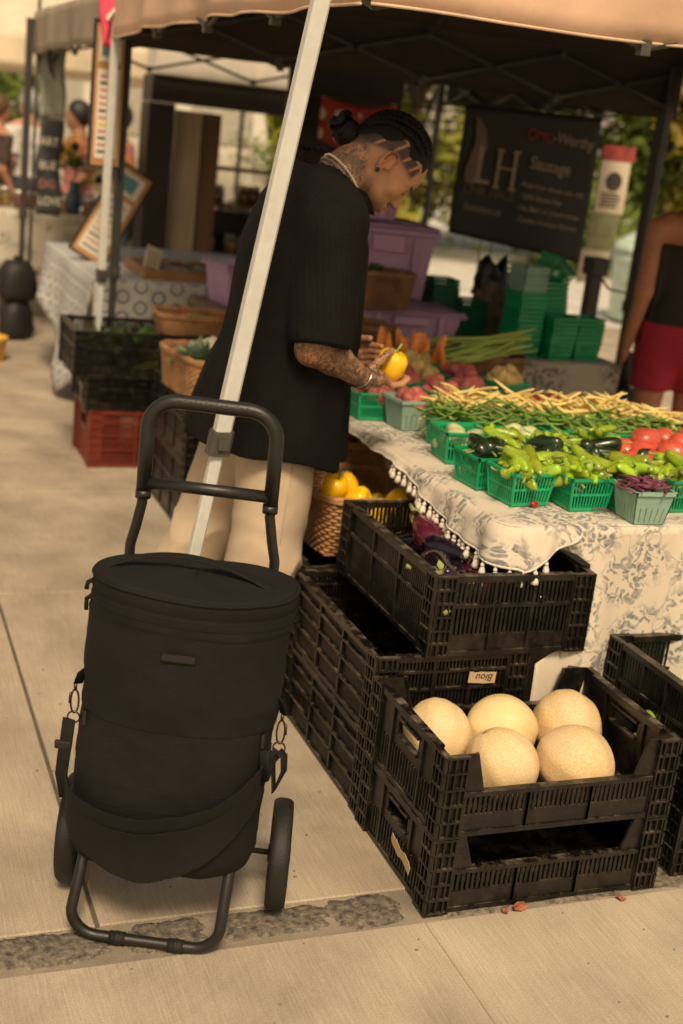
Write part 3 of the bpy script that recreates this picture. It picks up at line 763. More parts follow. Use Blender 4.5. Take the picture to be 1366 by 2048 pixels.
    for r in range(1, rings+1):
        q = 1-r/rings
        for j in range(n):
            th = 2*pi*j/n; p = bagpt(1.0, .975*max(q, .001), th)
            dz = .010*(1-q*q)+.005*fbm(p.x*14, p.y*20, 4)*(1-q**6)*min(1, q*4)
            b.v.append((p.x, p.y, p.z+dz))
    prev = (k-1)*n
    for r in range(rings):
        cur = base+r*n
        for j in range(n): b.f.append((prev+j, prev+(j+1) % n, cur+(j+1) % n, cur+j))
        prev = cur
    b.f.append(tuple(range(n-1, -1, -1)))
    bag = b.build('bag', FAB, t, True)
    def band(f0, f1, out, name, mat, th0=0, th1=2*pi, m=96, scf=None, parent=bag, thick=.0016):
        def sc(f):
            for (a, b_), (c, d_) in zip(prof[:-1], prof[1:]):
                if a <= f <= c: return b_+(d_-b_)*(f-a)/max(1e-6, c-a)
            return 1
        q = MB()
        q.grid(lambda u, v: tuple(bagpt(f0+(f1-f0)*v, max(sc(f0), sc(f1)), th0+(th1-th0)*u, out)), m, 3)
        o = q.build(name, mat, parent, True); esplit(solidify(o, thick, 0)); return o
    # webbing bands all round, the zip and the lid seam, the sewn label
    band(.522, .590, .0003, 'webbing_band', WEB, thick=.001); band(.235, .300, .0003, 'webbing_band', WEB, thick=.001)
    z = band(.900, .922, .0008, 'zip_flap', WEB, thick=.001)
    band(.868, .8705, .0006, 'seam', WEB)
    pip = MB(); pip.tube([bagpt(.988, 1.004, 2*pi*j/96, .0015) for j in range(96)], .0034, 6, closed=True); pip.build('piping', FAB, bag, True)
    for f in (.522, .590, .235, .300):
        s = MB(); s.tube([bagpt(f, .990, 2*pi*j/96, .0006) for j in range(96)], .0008, 5, closed=True); s.build('stitched_edge', WEB, bag, True)
    lb = MB(); lb.box((-.032, -.0018, -.0085), (.032, 0, .0085))
    lp = bagpt(.775, 1.012, radians(-88), .003)
    lab = lb.build('sewn_label', M('label_leather', (.015, .0128, .011), .5, .1, 60), bag, False, (xc+.008, lp.y-.0005, lp.z+.012), (0, 0, radians(2)), bevel=.001)
    for (a0, b0, a1, b1) in ((-.032, -.0085, .032, -.007), (-.032, .007, .032, .0085), (-.032, -.0085, -.0305, .0085), (.0305, -.0085, .032, .0085)):
        MB().box((a0, -.0026, b0), (a1, -.0016, b1)).build('label_border', WEB, lab)
    text('VECMITS', .0085, lab, M('label_emboss', (.024, .0205, .0175), .4), (0, -.0019, -.0035), (pi/2, 0, 0), 'CENTER', ext=.0003)
    # top carry handle: flat strap arched over the lid
    pts = []
    for i in range(25):
        f = i/24; x = -.172+.350*f; 
        pts.append((xc+x, yb-.012-.050*f*0+.018*sin(pi*f)-.02*f, ztop-.004+.046*sin(pi*min(1, f*1.0))**.8*(.75+.35*(1-f))))
    MB().tube(pts, [(.0028, .0125) if 3 < i < 21 else (.0022, .014) for i in range(25)], 10, flat=(0, 1, .15)).build('carry_handle', WEB, bag, True)
    # pocket seam and zipper pulls on the side
    for s in (-1, 1):
        th = radians(-20 if s > 0 else 200)
        pp = [bagpt(.24+.28*i/10, .965, th, .002) for i in range(11)]
        MB().tube(pp, .002, 5).build('pocket_zip', WEB, bag, True)
        p = bagpt(.515, .975, th, .006); MB().box((p.x-.003, p.y-.003, p.z-.03), (p.x+.003, p.y+.003, p.z)).build('zip_pull', MTL, bag)
    p = bagpt(.91, 1.01, radians(188), .006)
    MB().tube([(p.x+.016, p.y, p.z+.004), (p.x-.002, p.y-.004, p.z-.012), (p.x-.001, p.y-.006, p.z-.034)], [(.002, .005)]*3, 6).build('zip_pull', WEB, bag, True)
    MB().tube([(p.x+.016, p.y, p.z+.032), (p.x-.001, p.y-.004, p.z+.022), (p.x-.003, p.y-.006, p.z+.008)], [(.002, .005)]*3, 6).build('zip_pull', WEB, bag, True)
    # shoulder strap: loop tabs, swivel hooks, D rings, slider and the strap hanging in front in a loose swag
    def hook(p, s, l=.05):
        b = MB()
        b.tube([(p[0]+.008*sin(a)*1.0, p[1], p[2]-l*.5+l*.5*cos(a)) for a in [2*pi*i/16 for i in range(16)]], .0021, 6, closed=True)
        b.tube([(p[0], p[1], p[2]), (p[0], p[1], p[2]+.012)], .0035, 6); b.tube([(p[0]-.009*s, p[1], p[2]-l*.15), (p[0]-.010*s, p[1], p[2]-l*.6)], .0026, 6)
        b.build('swivel_hook', MTL, bag, True)
        r = MB(); r.tube([(p[0]+.012*sin(a), p[1]-.002, p[2]-l-.008+.012*cos(a)) for a in [2*pi*i/16 for i in range(16)]], .0018, 6, closed=True); r.build('ring', MTL, bag, True)
    eL = bagpt(.60, .98, pi*1.04, .0); eR = bagpt(.585, .98, -pi*.04, .0)
    MB().tube([(eL.x+.012, eL.y, eL.z+.03), (eL.x-.010, eL.y, eL.z+.008), (eL.x-.016, eL.y, eL.z-.014)], [(.002, .012)]*3, 8, flat=(.8, .6, 0)).build('strap_tab', WEB, bag, True)
    MB().tube([(eR.x-.012, eR.y, eR.z+.03), (eR.x+.010, eR.y, eR.z+.008), (eR.x+.014, eR.y, eR.z-.014)], [(.002, .012)]*3, 8, flat=(-.8, .6, 0)).build('strap_tab', WEB, bag, True)
    hL = (eL.x-.018, eL.y-.012, eL.z-.022); hR = (eR.x+.014, eR.y-.012, eR.z-.022)
    hook(hL, 1); hook(hR, -1)
    # left strap run (two layers: slider doubles it), then the wide shoulder pad in front of the bag
    sL = (hL[0]-.008, hL[1]-.004, hL[2]-.062)
    run = [sL, (sL[0]-.006, sL[1]-.004, sL[2]-.05), (sL[0]-.010, sL[1]-.012, sL[2]-.075), (sL[0]+.004, sL[1]-.03, sL[2]-.13)]
    p0_ = bagpt(.205, 1.0, radians(192), .012); run = [sL, (sL[0]-.003, sL[1]-.004, sL[2]-.05), (sL[0]-.004, sL[1]-.012, sL[2]-.075), (p0_.x-.008, p0_.y-.006, p0_.z+.035), (p0_.x+.004, p0_.y-.012, p0_.z-.012)]
    MB().tube(run, [(.0022, .014)]*5, 8, flat=(1, -.25, 0)).build('strap', WEB, bag, True)
    MB().box((sL[0]-.025, sL[1]-.010, sL[2]-.064), (sL[0]+.008, sL[1]-.001, sL[2]-.046)).build('strap_slider', FRM, bag, bevel=.003)
    def swag(u):                # centre line of the pad, u 0..1 left to right
        th = radians(197)+radians(150)*u*1.0
        f = .205+.165*u-.205*sin(pi*u**1.1)**.62
        th = radians(192)+radians(156)*u
        return bagpt(max(.0, f), 1.0, th, .012+.008*sin(pi*u)), f
    q = MB()
    def padpt(u, v):
        p, f = swag(u); w = .022+.034*sin(pi*u)**.8
        out = Vector((p.x-xc, p.y-yb, 0)).normalized()
        return tuple(p+Vector((0, 0, w*(1-2*v)))+out*(-.006+.012*(1-v)*sin(pi*u)*(1-v)))
    pad = q.grid(padpt, 60, 6).build('shoulder_pad', FAB, bag, True); esplit(solidify(pad, .003, 0))
    def pad2(u, v):
        p, f = swag(u); w = .018
        out = Vector((p.x-xc, p.y-yb, 0)).normalized()
        lift = .040+.030*sin(pi*u)
        return tuple(p+Vector((0, 0, lift+w*(1-2*v)))+out*(-.002+.008*(1-v)*sin(pi*u)))
    st = MB().grid(pad2, 60, 4).build('strap', WEB, bag, True); esplit(solidify(st, .003, 0))
    # right-hand loop where the strap turns back
    a = Vector(swag(1.0)[0]); rx = hR[0]+.004
    lp = [(hR[0], hR[1]-.004, hR[2]-.064), (hR[0]+.012, hR[1]-.008, hR[2]-.072), (hR[0]+.015, hR[1]-.014, hR[2]-.10), (hR[0]+.0, hR[1]-.02, hR[2]-.145), (a.x+.004, a.y-.002, a.z+.03)]
    MB().tube(lp, [(.0022, .012)]*5, 8, flat=(.8, 1, 0)).build('strap', WEB, bag, True)
    lp = [(hR[0], hR[1]-.004, hR[2]-.064), (hR[0]-.012, hR[1]-.010, hR[2]-.08), (hR[0]-.022, hR[1]-.03, hR[2]-.12), (a.x-.012, a.y-.02, a.z+.05)]
    MB().tube(lp, [(.0022, .012)]*4, 8, flat=(1, .3, 0)).build('strap', WEB, bag, True)
    return t
build_trolley()
# ================================================================== BASKETS AND PRODUCE
GRN = M('green_punnet', (.012, .36, .15), .4, .12, 10, rnd=.12)
DGR = M('dark_green_punnet', (.010, .15, .07), .5, .15, 10, rnd=.15)
PULP = M('pulp_box', (.27, .42, .335), .85, .1, 20, .4, 200)
def punnet_mesh(name, mat, w=.130, wb=.108, h=.088, ribs=13, lattice=True):
    b = MB(); t = .0032
    def wall(f):                # half width at height fraction
        return (wb+(w-wb)*f)/2
    for s in range(4):
        R = Matrix.Rotation(s*pi/2, 4, 'Z'); q = MB()
        def bar(x0, f0, x1, f1, wd, th=t):
            p = []
            for (x, f) in ((x0, f0), (x1, f1)):
                y = -wall(f)
                p.append((x, y, h*f))
            d = Vector(p[1])-Vector(p[0]); sd = d.cross(Vector((0, -1, 0))).normalized()*wd/2
            vs = []
            for y in (0, th):
                for pt in p:
                    for e in (-1, 1): vs.append((pt[0]+sd.x*e, pt[1]+y+sd.y*e, pt[2]+sd.z*e))
            q.add(vs, [(0, 1, 3, 2), (4, 6, 7, 5), (0, 2, 6, 4), (1, 5, 7, 3), (0, 4, 5, 1), (2, 3, 7, 6)])
        for i in range(ribs):
            k = -1+2*(i+.5)/ribs; bar(k*wall(.03), .03, k*wall(.95), .95, .0034, .002)
        for f, wd in ((.05, .008), (.50, .006), (.93, .011)):
            bar(-wall(f), f, wall(f), f, wd, .0036)
        for e in (-1, 1): bar(e*wall(0)*.97, 0, e*wall(1)*.97, 1, .007, .004)
        b.add([tuple(R @ Vector(p)) for p in q.v], q.f)
    a = wb/2
    for i in range(7):
        x = -a+2*a*(i+.5)/7; b.box((x-.004, -a, 0), (x+.004, a, .003)); b.box((-a, x-.004, .0005), (a, x+.004, .0034))
    r = w/2+.003
    for s in range(4):
        R = Matrix.Rotation(s*pi/2, 4, 'Z'); q = MB().box((-r, -r, h-.007), (r, -r+.006, h))
        b.add([tuple(R @ Vector(p)) for p in q.v], q.f)
    return b.mesh(name, mat)
def pulp_mesh(mat, w=.125, wb=.095, h=.095):
    b = MB(); r = lambda f: (wb+(w-wb)*f)/2
    n = 9
    for s in range(4):
        R = Matrix.Rotation(s*pi/2, 4, 'Z'); q = MB()
        # solid wall with narrow slits low down: built as strips
        k = 5
        xs_ = [-1]+[(-1+2*(i+1)/(k+1)) for i in range(k)]+[1]
        def quad(x0, x1, f0, f1):
            for t_ in (0,):
                vs = [(x0*r(f0), -r(f0), h*f0), (x1*r(f0), -r(f0), h*f0), (x1*r(f1), -r(f1), h*f1), (x0*r(f1), -r(f1), h*f1)]
                vs += [(x, y+.003, z) for x, y, z in vs]
                q.add(vs, [(0, 1, 2, 3), (7, 6, 5, 4), (0, 4, 5, 1), (1, 5, 6, 2), (2, 6, 7, 3), (3, 7, 4, 0)])
        for i in range(k+1):
            a, c = xs_[i]+(.025 if i else 0), xs_[i+1]-(.025 if i < k else 0); quad(a, c, .0, .5)
        quad(-1, 1, .5, 1)
        q.box((-w/2-.004, -w/2-.004, h-.010), (w/2+.004, -w/2+.004, h))
        b.add([tuple(R @ Vector(p)) for p in q.v], q.f)
    b.box((-wb/2, -wb/2, 0), (wb/2, wb/2, .004))
    return b.mesh('pulp_box', mat)
PUN = punnet_mesh('punnet', GRN); PUND = punnet_mesh('punnet_dark', DGR); PUL = pulp_mesh(PULP)
# ---- vegetables: a few mesh variants each
def blob_mesh(name, mat, prof, n=14, wob=None, bend=0.0, m=True):
    b = MB().lathe(prof, n, wob)
    if bend:
        zs = [p[2] for p in b.v]; z0, z1 = min(zs), max(zs)
        b.v = [(x+bend*((z-z0)/(z1-z0))**2, y, z) for x, y, z in b.v]
    return b.mesh(name, mat, True)
def lobes(k, a, seed=0):
    return lambda th, r, z: 1+a*cos(k*th+seed)+.04*fbm(cos(th)*2+seed, sin(th)*2, z*30)
PEPG = M('green_pepper_skin', (.28, .40, .025), .24, .35, 26, .3, 60, rnd=.38, hue=.022)
PEPD = M('poblano_skin', (.018, .035, .012), .22, .3, 16, rnd=.3, coat=.4)
PEPY = M('yellow_pepper_skin', (.92, .53, .010), .2, .12, 12, rnd=.1, coat=.4)
PEPR = M('red_pepper_skin', (.42, .015, .012), .25, .2, 12, rnd=.2, coat=.3)
PALE = M('pale_squash_skin', (.52, .56, .28), .4, .2, 20, rnd=.15)
BEANG = M('green_bean_skin', (.15, .26, .04), .45, .3, 20, rnd=.35, hue=.02)
BEANY = M('wax_bean_skin', (.80, .62, .22), .45, .15, 20, rnd=.15)
BEANP = M('purple_bean_skin', (.16, .04, .08), .45, .5, 25, rnd=.3)
TOMA = M('tomato_skin', (.66, .105, .06), .28, .2, 10, rnd=.15, coat=.4)
POTR = M('red_potato_skin', (.46, .115, .10), .6, .25, 25, .2, 120, rnd=.2)
POTY = M('yellow_potato_skin', (.62, .44, .17), .6, .2, 25, .2, 120, rnd=.15)
ONIR = M('red_onion_skin', (.26, .03, .055), .35, .3, 14, rnd=.2, stretch=(3, 3, .6))
CARR = M('carrot_skin', (.95, .31, .06), .45, .15, 30, .2, 90, rnd=.12, stretch=(1, 1, 4))
STEM = M('green_stem', (.26, .33, .10), .6, .25, 30)
AUB = M('eggplant_skin', (.012, .006, .012), .16, .4, 8, coat=.6)
AUBL = M('light_eggplant_skin', (.10, .012, .03), .2, .6, 8, coat=.4)
LEAF = M('leaf_green', (.07, .15, .03), .55, .35, 25, rnd=.3)
LEAFP = M('leaf_pale', (.28, .38, .25), .6, .25, 18, rnd=.2)
CELR = M('leek_green', (.36, .46, .10), .5, .35, 10, rnd=.2, stretch=(1, 1, 8))
def with_stem(me_mat_list): pass
def pepper_long(name, mat, L=.13, R=.021, bend=.02, seed=0):
    prof = [(.001, 0), (R*.35, .004), (R*.62, L*.10), (R*.85, L*.26), (R*1.0, L*.52), (R*1.08, L*.74), (R*1.0, L*.88), (R*.72, L*.965), (R*.3, L*.985), (.001, L*.975)]
    prof = [(r, z-L/2) for r, z in prof]
    return blob_mesh(name, mat, prof, 14, lambda th, r, z: 1+.12*cos(3*th+seed+z*14)+.10*fbm(cos(th)*1.6+seed, sin(th)*1.6, z*38), bend)
LONGS = [pepper_long('green_pepper', PEPG, .105+.012*i, .0132+.002*(i % 3), .018*(i-1.5), i) for i in range(4)]
DARKS = [pepper_long('poblano', PEPD, .11, .021, .01*i, i+5) for i in range(3)]
STMP = MB().tube([(0, 0, 0), (.001, 0, .012), (.006, 0, .026)], [.0035, .0026, .003], 6).mesh('stem', STEM, True)
def bell_mesh(name, mat, R=.042, H=.078, k=4, seed=0):
    prof = [(.004, .006), (R*.45, 0), (R*.8, H*.10), (R*.96, H*.32), (R, H*.58), (R*.96, H*.8), (R*.72, H*.97), (R*.42, H), (R*.16, H*.93), (.003, H*.9)]
    return blob_mesh(name, mat, prof, 32, lambda th, r, z: 1+.15*abs(cos(k*th/2+seed))**.7-.09+.06*fbm(cos(th)*2+seed, sin(th)*2, z*30))
BELLY = [bell_mesh('yellow_pepper', PEPY, .042, .076, 4, 0), bell_mesh('yellow_pepper', PEPY, .036, .092, 3, 1)]
BELLR = [bell_mesh('red_pepper', PEPR, .043, .076, 4, 0), bell_mesh('red_pepper', PEPR, .039, .08, 3, 2)]
def ballmesh(name, mat, r=(1, 1, 1), seed=0, amp=.06, n=14, dim=.0):
    b = MB(); m = 10
    prof = [(max(1e-3, sin(pi*i/m)), -cos(pi*i/m)) for i in range(m+1)]; b.lathe(prof, n)
    vs = []
    for x, y, z in b.v:
        q = 1+amp*fbm(x*1.3+seed*7, y*1.3, z*1.3)*1.6
        zz = z-dim*math.exp(-(x*x+y*y)/.08)*(1 if z > 0 else -.6)
        vs.append((x*r[0]*q, y*r[1]*q, zz*r[2]*q))
    b.v = vs; return b.mesh(name, mat, True)
TOMS = [ballmesh('tomato', TOMA, (.044, .042, .036), i, .10, 18, .16) for i in range(3)]
POTS = [ballmesh('red_potato', POTR, (.030, .025, .022), i, .12) for i in range(3)]
POTYS = [ballmesh('yellow_potato', POTY, (.034, .024, .021), i, .12) for i in range(3)]
ONIS = [MB().lathe([(.002, -.034), (.008, -.032), (.026, -.022), (.033, -.004), (.030, .012), (.016, .026), (.006, .032), (.003, .042)], 14).mesh('red_onion', ONIR, True)]
PALES = [ballmesh('pale_squash', PALE, (.036, .036, .026), i, .06, 18, .12) for i in range(2)]
def bean_mesh(name, mat, L=.12, r=.0045, bend=.02, seed=0):
    pts = []; rs_ = []
    for i in range(7):
        f = i/6; pts.append((L*(f-.5), bend*sin(pi*f)*(1 if seed % 2 else -1), .006*sin(seed+f*5)))
        rs_.append(r*(.35+.65*min(1, sin(pi*min(.98, max(.02, f)))*1.7)))
    return MB().tube(pts, [(q, q*.8) for q in rs_], 6).mesh(name, mat, True)
BEANGS = [bean_mesh('green_bean', BEANG, .115+.01*i, .0042, .008*i, i) for i in range(4)]
BEANYS = [bean_mesh('wax_bean', BEANY, .13+.008*i, .0055, .008*i, i) for i in range(4)]
BEANPS = [bean_mesh('purple_bean', BEANP, .11, .0045, .014+.006*i, i) for i in range(3)]
CARS = [MB().lathe([(.004, 0), (.017, .004), (.018, .04), (.0155, .09), (.012, .13), (.008, .152), (.001, .162)], 12, lambda th, r, z: 1+.05*fbm(z*90, cos(th))).mesh('carrot', CARR, True)]
LEEK = [bean_mesh('leek_stalk', CELR, .36, .0075, .02+.01*i, i) for i in range(3)]
def onto(name, meshes, p, rot, sc, label, cat, group, stem=False):
    o = inst(name, RNG.choice(meshes), p, rot, sc); tag(o, label, cat, group)
    return o
def punnet(x, y, z, rz, label, mesh=PUN, name='punnet', group='green punnets on the vegetable table', sc=1):
    o = inst(name, mesh, (x, y, z), (0, 0, rz), sc); tag(o, label, 'basket', group); return o
def heap(meshes, name, cx, cy, z0, rx, ry, n, label, cat, group, sc=(.9, 1.1), flat=True, dome=.03, tilt=.5, rz=None, mode='any', stem=None):
    for i in range(n):
        a = U(0, 2*pi); q = sqrt(U(0, 1)); x, y = cx+rx*q*cos(a), cy+ry*q*sin(a)
        z = z0+dome*(1-q*q)*U(.4, 1.0)+U(-.004, .008)
        if mode == 'lie': rot = (pi/2+U(-tilt, tilt), U(-.3, .3), U(0, 2*pi) if rz is None else rz+U(-.5, .5))
        elif mode == 'flat': rot = (U(-tilt, tilt), U(-tilt, tilt), U(0, 2*pi) if rz is None else rz+U(-.6, .6))
        else: rot = (U(0, 6.28), U(0, 6.28), U(0, 6.28))
        o = onto(name, meshes, (x, y, z), rot, U(*sc), label, cat, group)
        if stem: inst('stem', STMP, (0, 0, stem), (0, 0, U(0, 6)), 1, o)
T = TZ+.007
# --- front row: punnets of long green peppers along the front edge
front = [(.452, .655, .10), (.603, .612, .03), (.735, .600, 0), (.90, .60, .02), (1.05, .59, -.03)]
names = ['green punnet of long light peppers at the table corner', 'green punnet of light peppers, second from the table corner', 'green punnet of peppers behind the pale pulp box', 'green punnet of light peppers right of the pulp box', 'green punnet of light peppers at the far end of the front row']
FR = ['in the punnet at the table corner', 'in the second punnet from the table corner', 'in the punnet behind the pale pulp box', 'in the punnet right of the pulp box', 'in the punnet at the far end of the front row']
for (x, y, a), nm, wh in zip(front, names, FR):
    punnet(x, y, T, a, nm)
    for dx in (-1, 1): heap(LONGS, 'green_pepper', x+dx*.026, y, T+.066, .022, .035, 5, 'glossy light green long pepper '+wh, 'pepper', 'light green peppers', mode='lie', dome=.05, stem=.058)
    heap(LONGS, 'green_pepper', x, y+.005, T+.090, .045, .04, 11, 'glossy light green long pepper '+wh, 'pepper', 'light green peppers', mode='lie', dome=.035, stem=.058)
# --- second row: dark poblanos and more peppers
second = [(.425, .80, .10), (.60, .78, .05), (.76, .77, .02), (.93, .76, 0)]
names = ['green punnet of dark poblanos behind the corner punnet', 'green punnet of dark peppers in the second row', 'green punnet of poblanos in the second row, behind the pulp box', 'green punnet of poblanos in the second row beside the tomatoes']
for (x, y, a), nm, wh in zip(second, names, ['behind the corner punnet', 'in the second row beside the lime peppers', 'in the second row behind the pulp box', 'in the second row beside the tomatoes']):
    punnet(x, y, T, a, nm)
    heap(DARKS, 'poblano_pepper', x, y, T+.085, .04, .04, 6, 'blackish green poblano pepper '+wh, 'pepper', 'dark poblano peppers', mode='lie', dome=.03, tilt=.25, stem=.056)
third = [(.53, .905, 0), (.68, .90, 0), (.83, .89, 0)]
for k, (x, y, a) in enumerate(third):
    punnet(x, y, T, a, ['green punnet of small lime peppers behind the poblanos', 'green punnet of lime peppers beside the pale squash', 'green punnet of lime peppers in front of the green beans'][k])
    heap(LONGS, 'lime_pepper', x, y, T+.085, .055, .05, 11, 'small lime green pepper '+['behind the poblanos near the table edge', 'beside the pale squash', 'in front of the green beans'][k], 'pepper', 'lime peppers behind the poblanos', sc=(.6, .85), mode='lie', dome=.045, stem=.058)
# --- pale squash punnet at the left edge
punnet(.468, 1.05, T, -.08, 'green punnet of round pale squash at the tasselled table edge', sc=1.05)
for (dx, dy, dz) in ((-.025, -.02, .06), (.03, -.028, .06), (.0, .03, .062), (-.03, .035, .03), (.035, .02, .035), (0, -.03, .03)):
    onto('pale_squash', PALES, (.468+dx, 1.05+dy, T+dz+.012), (U(-.4, .4), U(-.4, .4), U(0, 6)), U(.85, 1), 'round pale green squash in the punnet at the table edge', 'squash', 'pale squash in punnets')
punnet(.64, 1.03, T, 0, 'green punnet of pale squash half hidden under peppers')
for (dx, dy) in ((-.03, -.03), (.03, -.02), (0, .03)):
    onto('pale_squash', PALES, (.64+dx, 1.03+dy, T+.085), (U(-.4, .4), U(-.4, .4), U(0, 6)), U(.85, 1), 'round pale green squash half hidden among the peppers', 'squash', 'pale squash among peppers')
# --- beans: rows of punnets along the middle
bx = [(.52, 1.20), (.67, 1.17), (.82, 1.13), (.97, 1.10), (1.12, 1.06)]
for k, (x, y) in enumerate(bx):
    punnet(x, y, T, .05, ['green punnet of green beans at the left end of the bean row', 'green punnet of green beans, second from the left end of the bean row', 'green punnet of green beans in the middle of the bean row', 'green punnet of green beans near the tomatoes', 'green punnet of green beans beside the tomatoes'][k])
    heap(BEANGS, 'green_bean', x, y, T+.085, .075, .05, 36, 'slim green bean '+['at the left end of the bean row', 'in the second bean punnet from the left end', 'in the middle punnet of the bean row', 'in the bean punnet near the tomatoes', 'in the bean punnet right beside the tomatoes'][k], 'bean', 'green beans', mode='flat', dome=.05, tilt=.45, rz=-.9)
yx = [(.62, 1.345), (.77, 1.32), (.92, 1.29), (1.07, 1.26), (1.22, 1.21)]
for k, (x, y) in enumerate(yx):
    punnet(x, y, T, .05, ['green punnet of yellow wax beans nearest the shopper', 'green punnet of wax beans next to the potatoes', 'green punnet of wax beans in the middle of the table', 'green punnet of wax beans before the onions', 'green punnet of wax beans at the end of the row by the tomatoes'][k])
    heap(BEANYS, 'wax_bean', x, y, T+.09, .085, .05, 34, 'pale yellow wax bean '+['in the punnet nearest the shopper', 'in the punnet next to the potatoes', 'in the punnet mid table', 'in the punnet before the onions', 'in the last punnet by the tomatoes'][k], 'bean', 'yellow wax beans', mode='flat', dome=.055, tilt=.55, rz=-.6)
for i in range(9):
    onto('wax_bean', BEANYS, (.535+U(-.03, .03), 1.30+U(-.05, .05), T+.07+U(-.03, .02)), (0, U(.3, .8), pi+U(-.5, .9)), 1, 'yellow wax bean drooping over the edge of its punnet', 'bean', 'drooping wax beans')
# --- potatoes, onions and carrots near the shopper
for k, (x, y) in enumerate([(.395, 1.56), (.44, 1.72)]):
    punnet(x, y, T, 0, ['green punnet of small red potatoes under the shopper\'s hand', 'green punnet of potatoes behind the shopper\'s hand'][k])
o = punnet(.475, 1.43, T, .1, 'pale green pulp box of red potatoes in front of the punnets', PUL, 'pulp_box', None)
heap(POTS, 'red_potato', .475, 1.43, T+.075, .045, .04, 12, 'small red potato in the pale pulp box by the shopper', 'potato', 'red potatoes in the pulp box', dome=.03)
heap(POTS, 'red_potato', .42, 1.62, T+.075, .055, .12, 20, 'small red potato in the punnets under the shopper\'s hand', 'potato', 'red potatoes by the shopper', dome=.025)
pot = [(.66, 1.60, POTS, 'red_potato'), (.80, 1.70, POTS, 'red_potato'), (.70, 1.83, POTYS, 'yellow_potato'), (.86, 1.88, POTS, 'red_potato'), (1.0, 1.80, POTYS, 'yellow_potato'), (.74, 2.0, POTYS, 'yellow_potato'), (.58, 1.75, POTS, 'red_potato')]
for k, (x, y, ms, nm) in enumerate(pot):
    punnet(x, y, T, .1*k, ['green punnet of red potatoes next to the wax beans', 'green punnet of pink potatoes before the carrots', 'green punnet of small yellow potatoes under the held pepper', 'green punnet of red potatoes beside the leek basket', 'green punnet of yellow potatoes at the table back edge', 'green punnet of yellow potatoes before the carrots', 'green punnet of red potatoes between the shopper and the wax beans'][k])
    heap(ms, nm, x, y, T+.075, .052, .052, 15, ('small red potato' if ms is POTS else 'small yellow potato')+' in the punnets between the wax beans and the carrots', 'potato', nm.replace('_', ' ')+' heap', dome=.045)
heap(ONIS, 'red_onion', 1.06, 1.56, T+.035, .28, .07, 26, 'dark red onion in the row behind the wax beans', 'onion', 'red onions', dome=.03)
heap(ONIS, 'red_onion', .70, 1.47, T+.05, .09, .04, 7, 'dark red onion between wax beans and potatoes', 'onion', 'red onions by the wax beans', dome=.03)
punnet(.86, 2.13, T, 0, 'green punnet of upright carrots before the leeks'); punnet(.72, 2.15, T, 0, 'green punnet of carrots next to the wicker basket'); 
for i in range(22):
    x = U(.66, .92); onto('carrot', CARS, (x, 2.12+U(-.05, .06), T+.005), (U(-.35, .3), U(-.3, .3), U(0, 6)), U(.9, 1.25), 'orange carrot standing tip down in a green punnet', 'carrot', 'carrots in punnets')
# leeks: a bundle lying over a wicker basket
for i in range(46):
    f = U(-1, 1); x = 1.10+U(-.05, .05); y = 2.22+f*.055
    onto('leek_stalk', LEEK, (x+U(-.04, .04), y, T+.10+U(0, .075)*(1-f*f)), (U(-.1, .1), U(-.28, -.06), U(-.25, .35)), U(.9, 1.15), 'long green leek stalk in the bundle by the carrots', 'leek', 'leek bundle')
# --- tomatoes at the right, in a black crate
crate((1.47, .98, T), .56, .38, .10, 'shallow black crate of tomatoes at the right end of the table', front='slots', left='slots')
for (u, v, z) in ((1290, 905, .10), (1330, 880, .10), (1290, 880, .13), (1250, 905, .09), (1345, 905, .12), (1310, 925, .09), (1366, 890, .10), (1270, 925, .08)):
    p = PZ(u, v, T+z)
    o = onto('tomato', TOMS, p, (U(-.5, .5), U(-.5, .5), U(0, 6)), U(.95, 1.15), 'ripe pinkish red tomato in the heap at the right end', 'tomato', 'heaped tomatoes')
for i in range(26):
    onto('tomato', TOMS, (U(1.14, 1.65), U(.84, 1.10), T+.035+U(0, .04)), (U(-.5, .5), U(-.5, .5), U(0, 6)), U(.95, 1.1), 'ripe pinkish red tomato in the heap at the right end', 'tomato', 'heaped tomatoes')
for (u, v) in ((1338, 855), (1360, 868), (1325, 870)):
    p = PZ(u, v, T+.06); onto('tomato', TOMS, p, (U(-.5, .5), U(-.5, .5), U(0, 6)), .9, 'dark red tomato behind the tomato heap', 'tomato', 'dark tomatoes')
# --- pulp box with purple beans at the front edge, stray red pepper and bean
punnet(.718, .490, T, -.05, 'pale green pulp box of speckled purple beans at the table edge', PUL, 'pulp_box', None, .92)
heap(BEANPS, 'purple_bean', .718, .490, T+.088, .05, .045, 22, 'thin speckled purple bean in the pale pulp box', 'bean', 'purple beans', mode='flat', tilt=.3, dome=.012)
p = PZ(1068, 1008, T+.008); o = onto('small_red_pepper', [ballmesh('small_red_pepper', PEPR, (.012, .010, .009), 2, .3)], p, (0, .2, .5), 1, 'tiny wrinkled red pepper lying alone on the flowered cloth', 'pepper', None)
p = PZ(1205, 1018, T+.006); onto('dried_bean', BEANPS, p, (0, 0, .2), .7, 'curled purple bean lying loose on the cloth', 'bean', None)
p = PZ(1232, 985, T+.045); onto('purple_bean', BEANPS, p, (.2, 1.35, .3), .8, 'purple bean hanging over the side of a pepper punnet', 'bean', None)
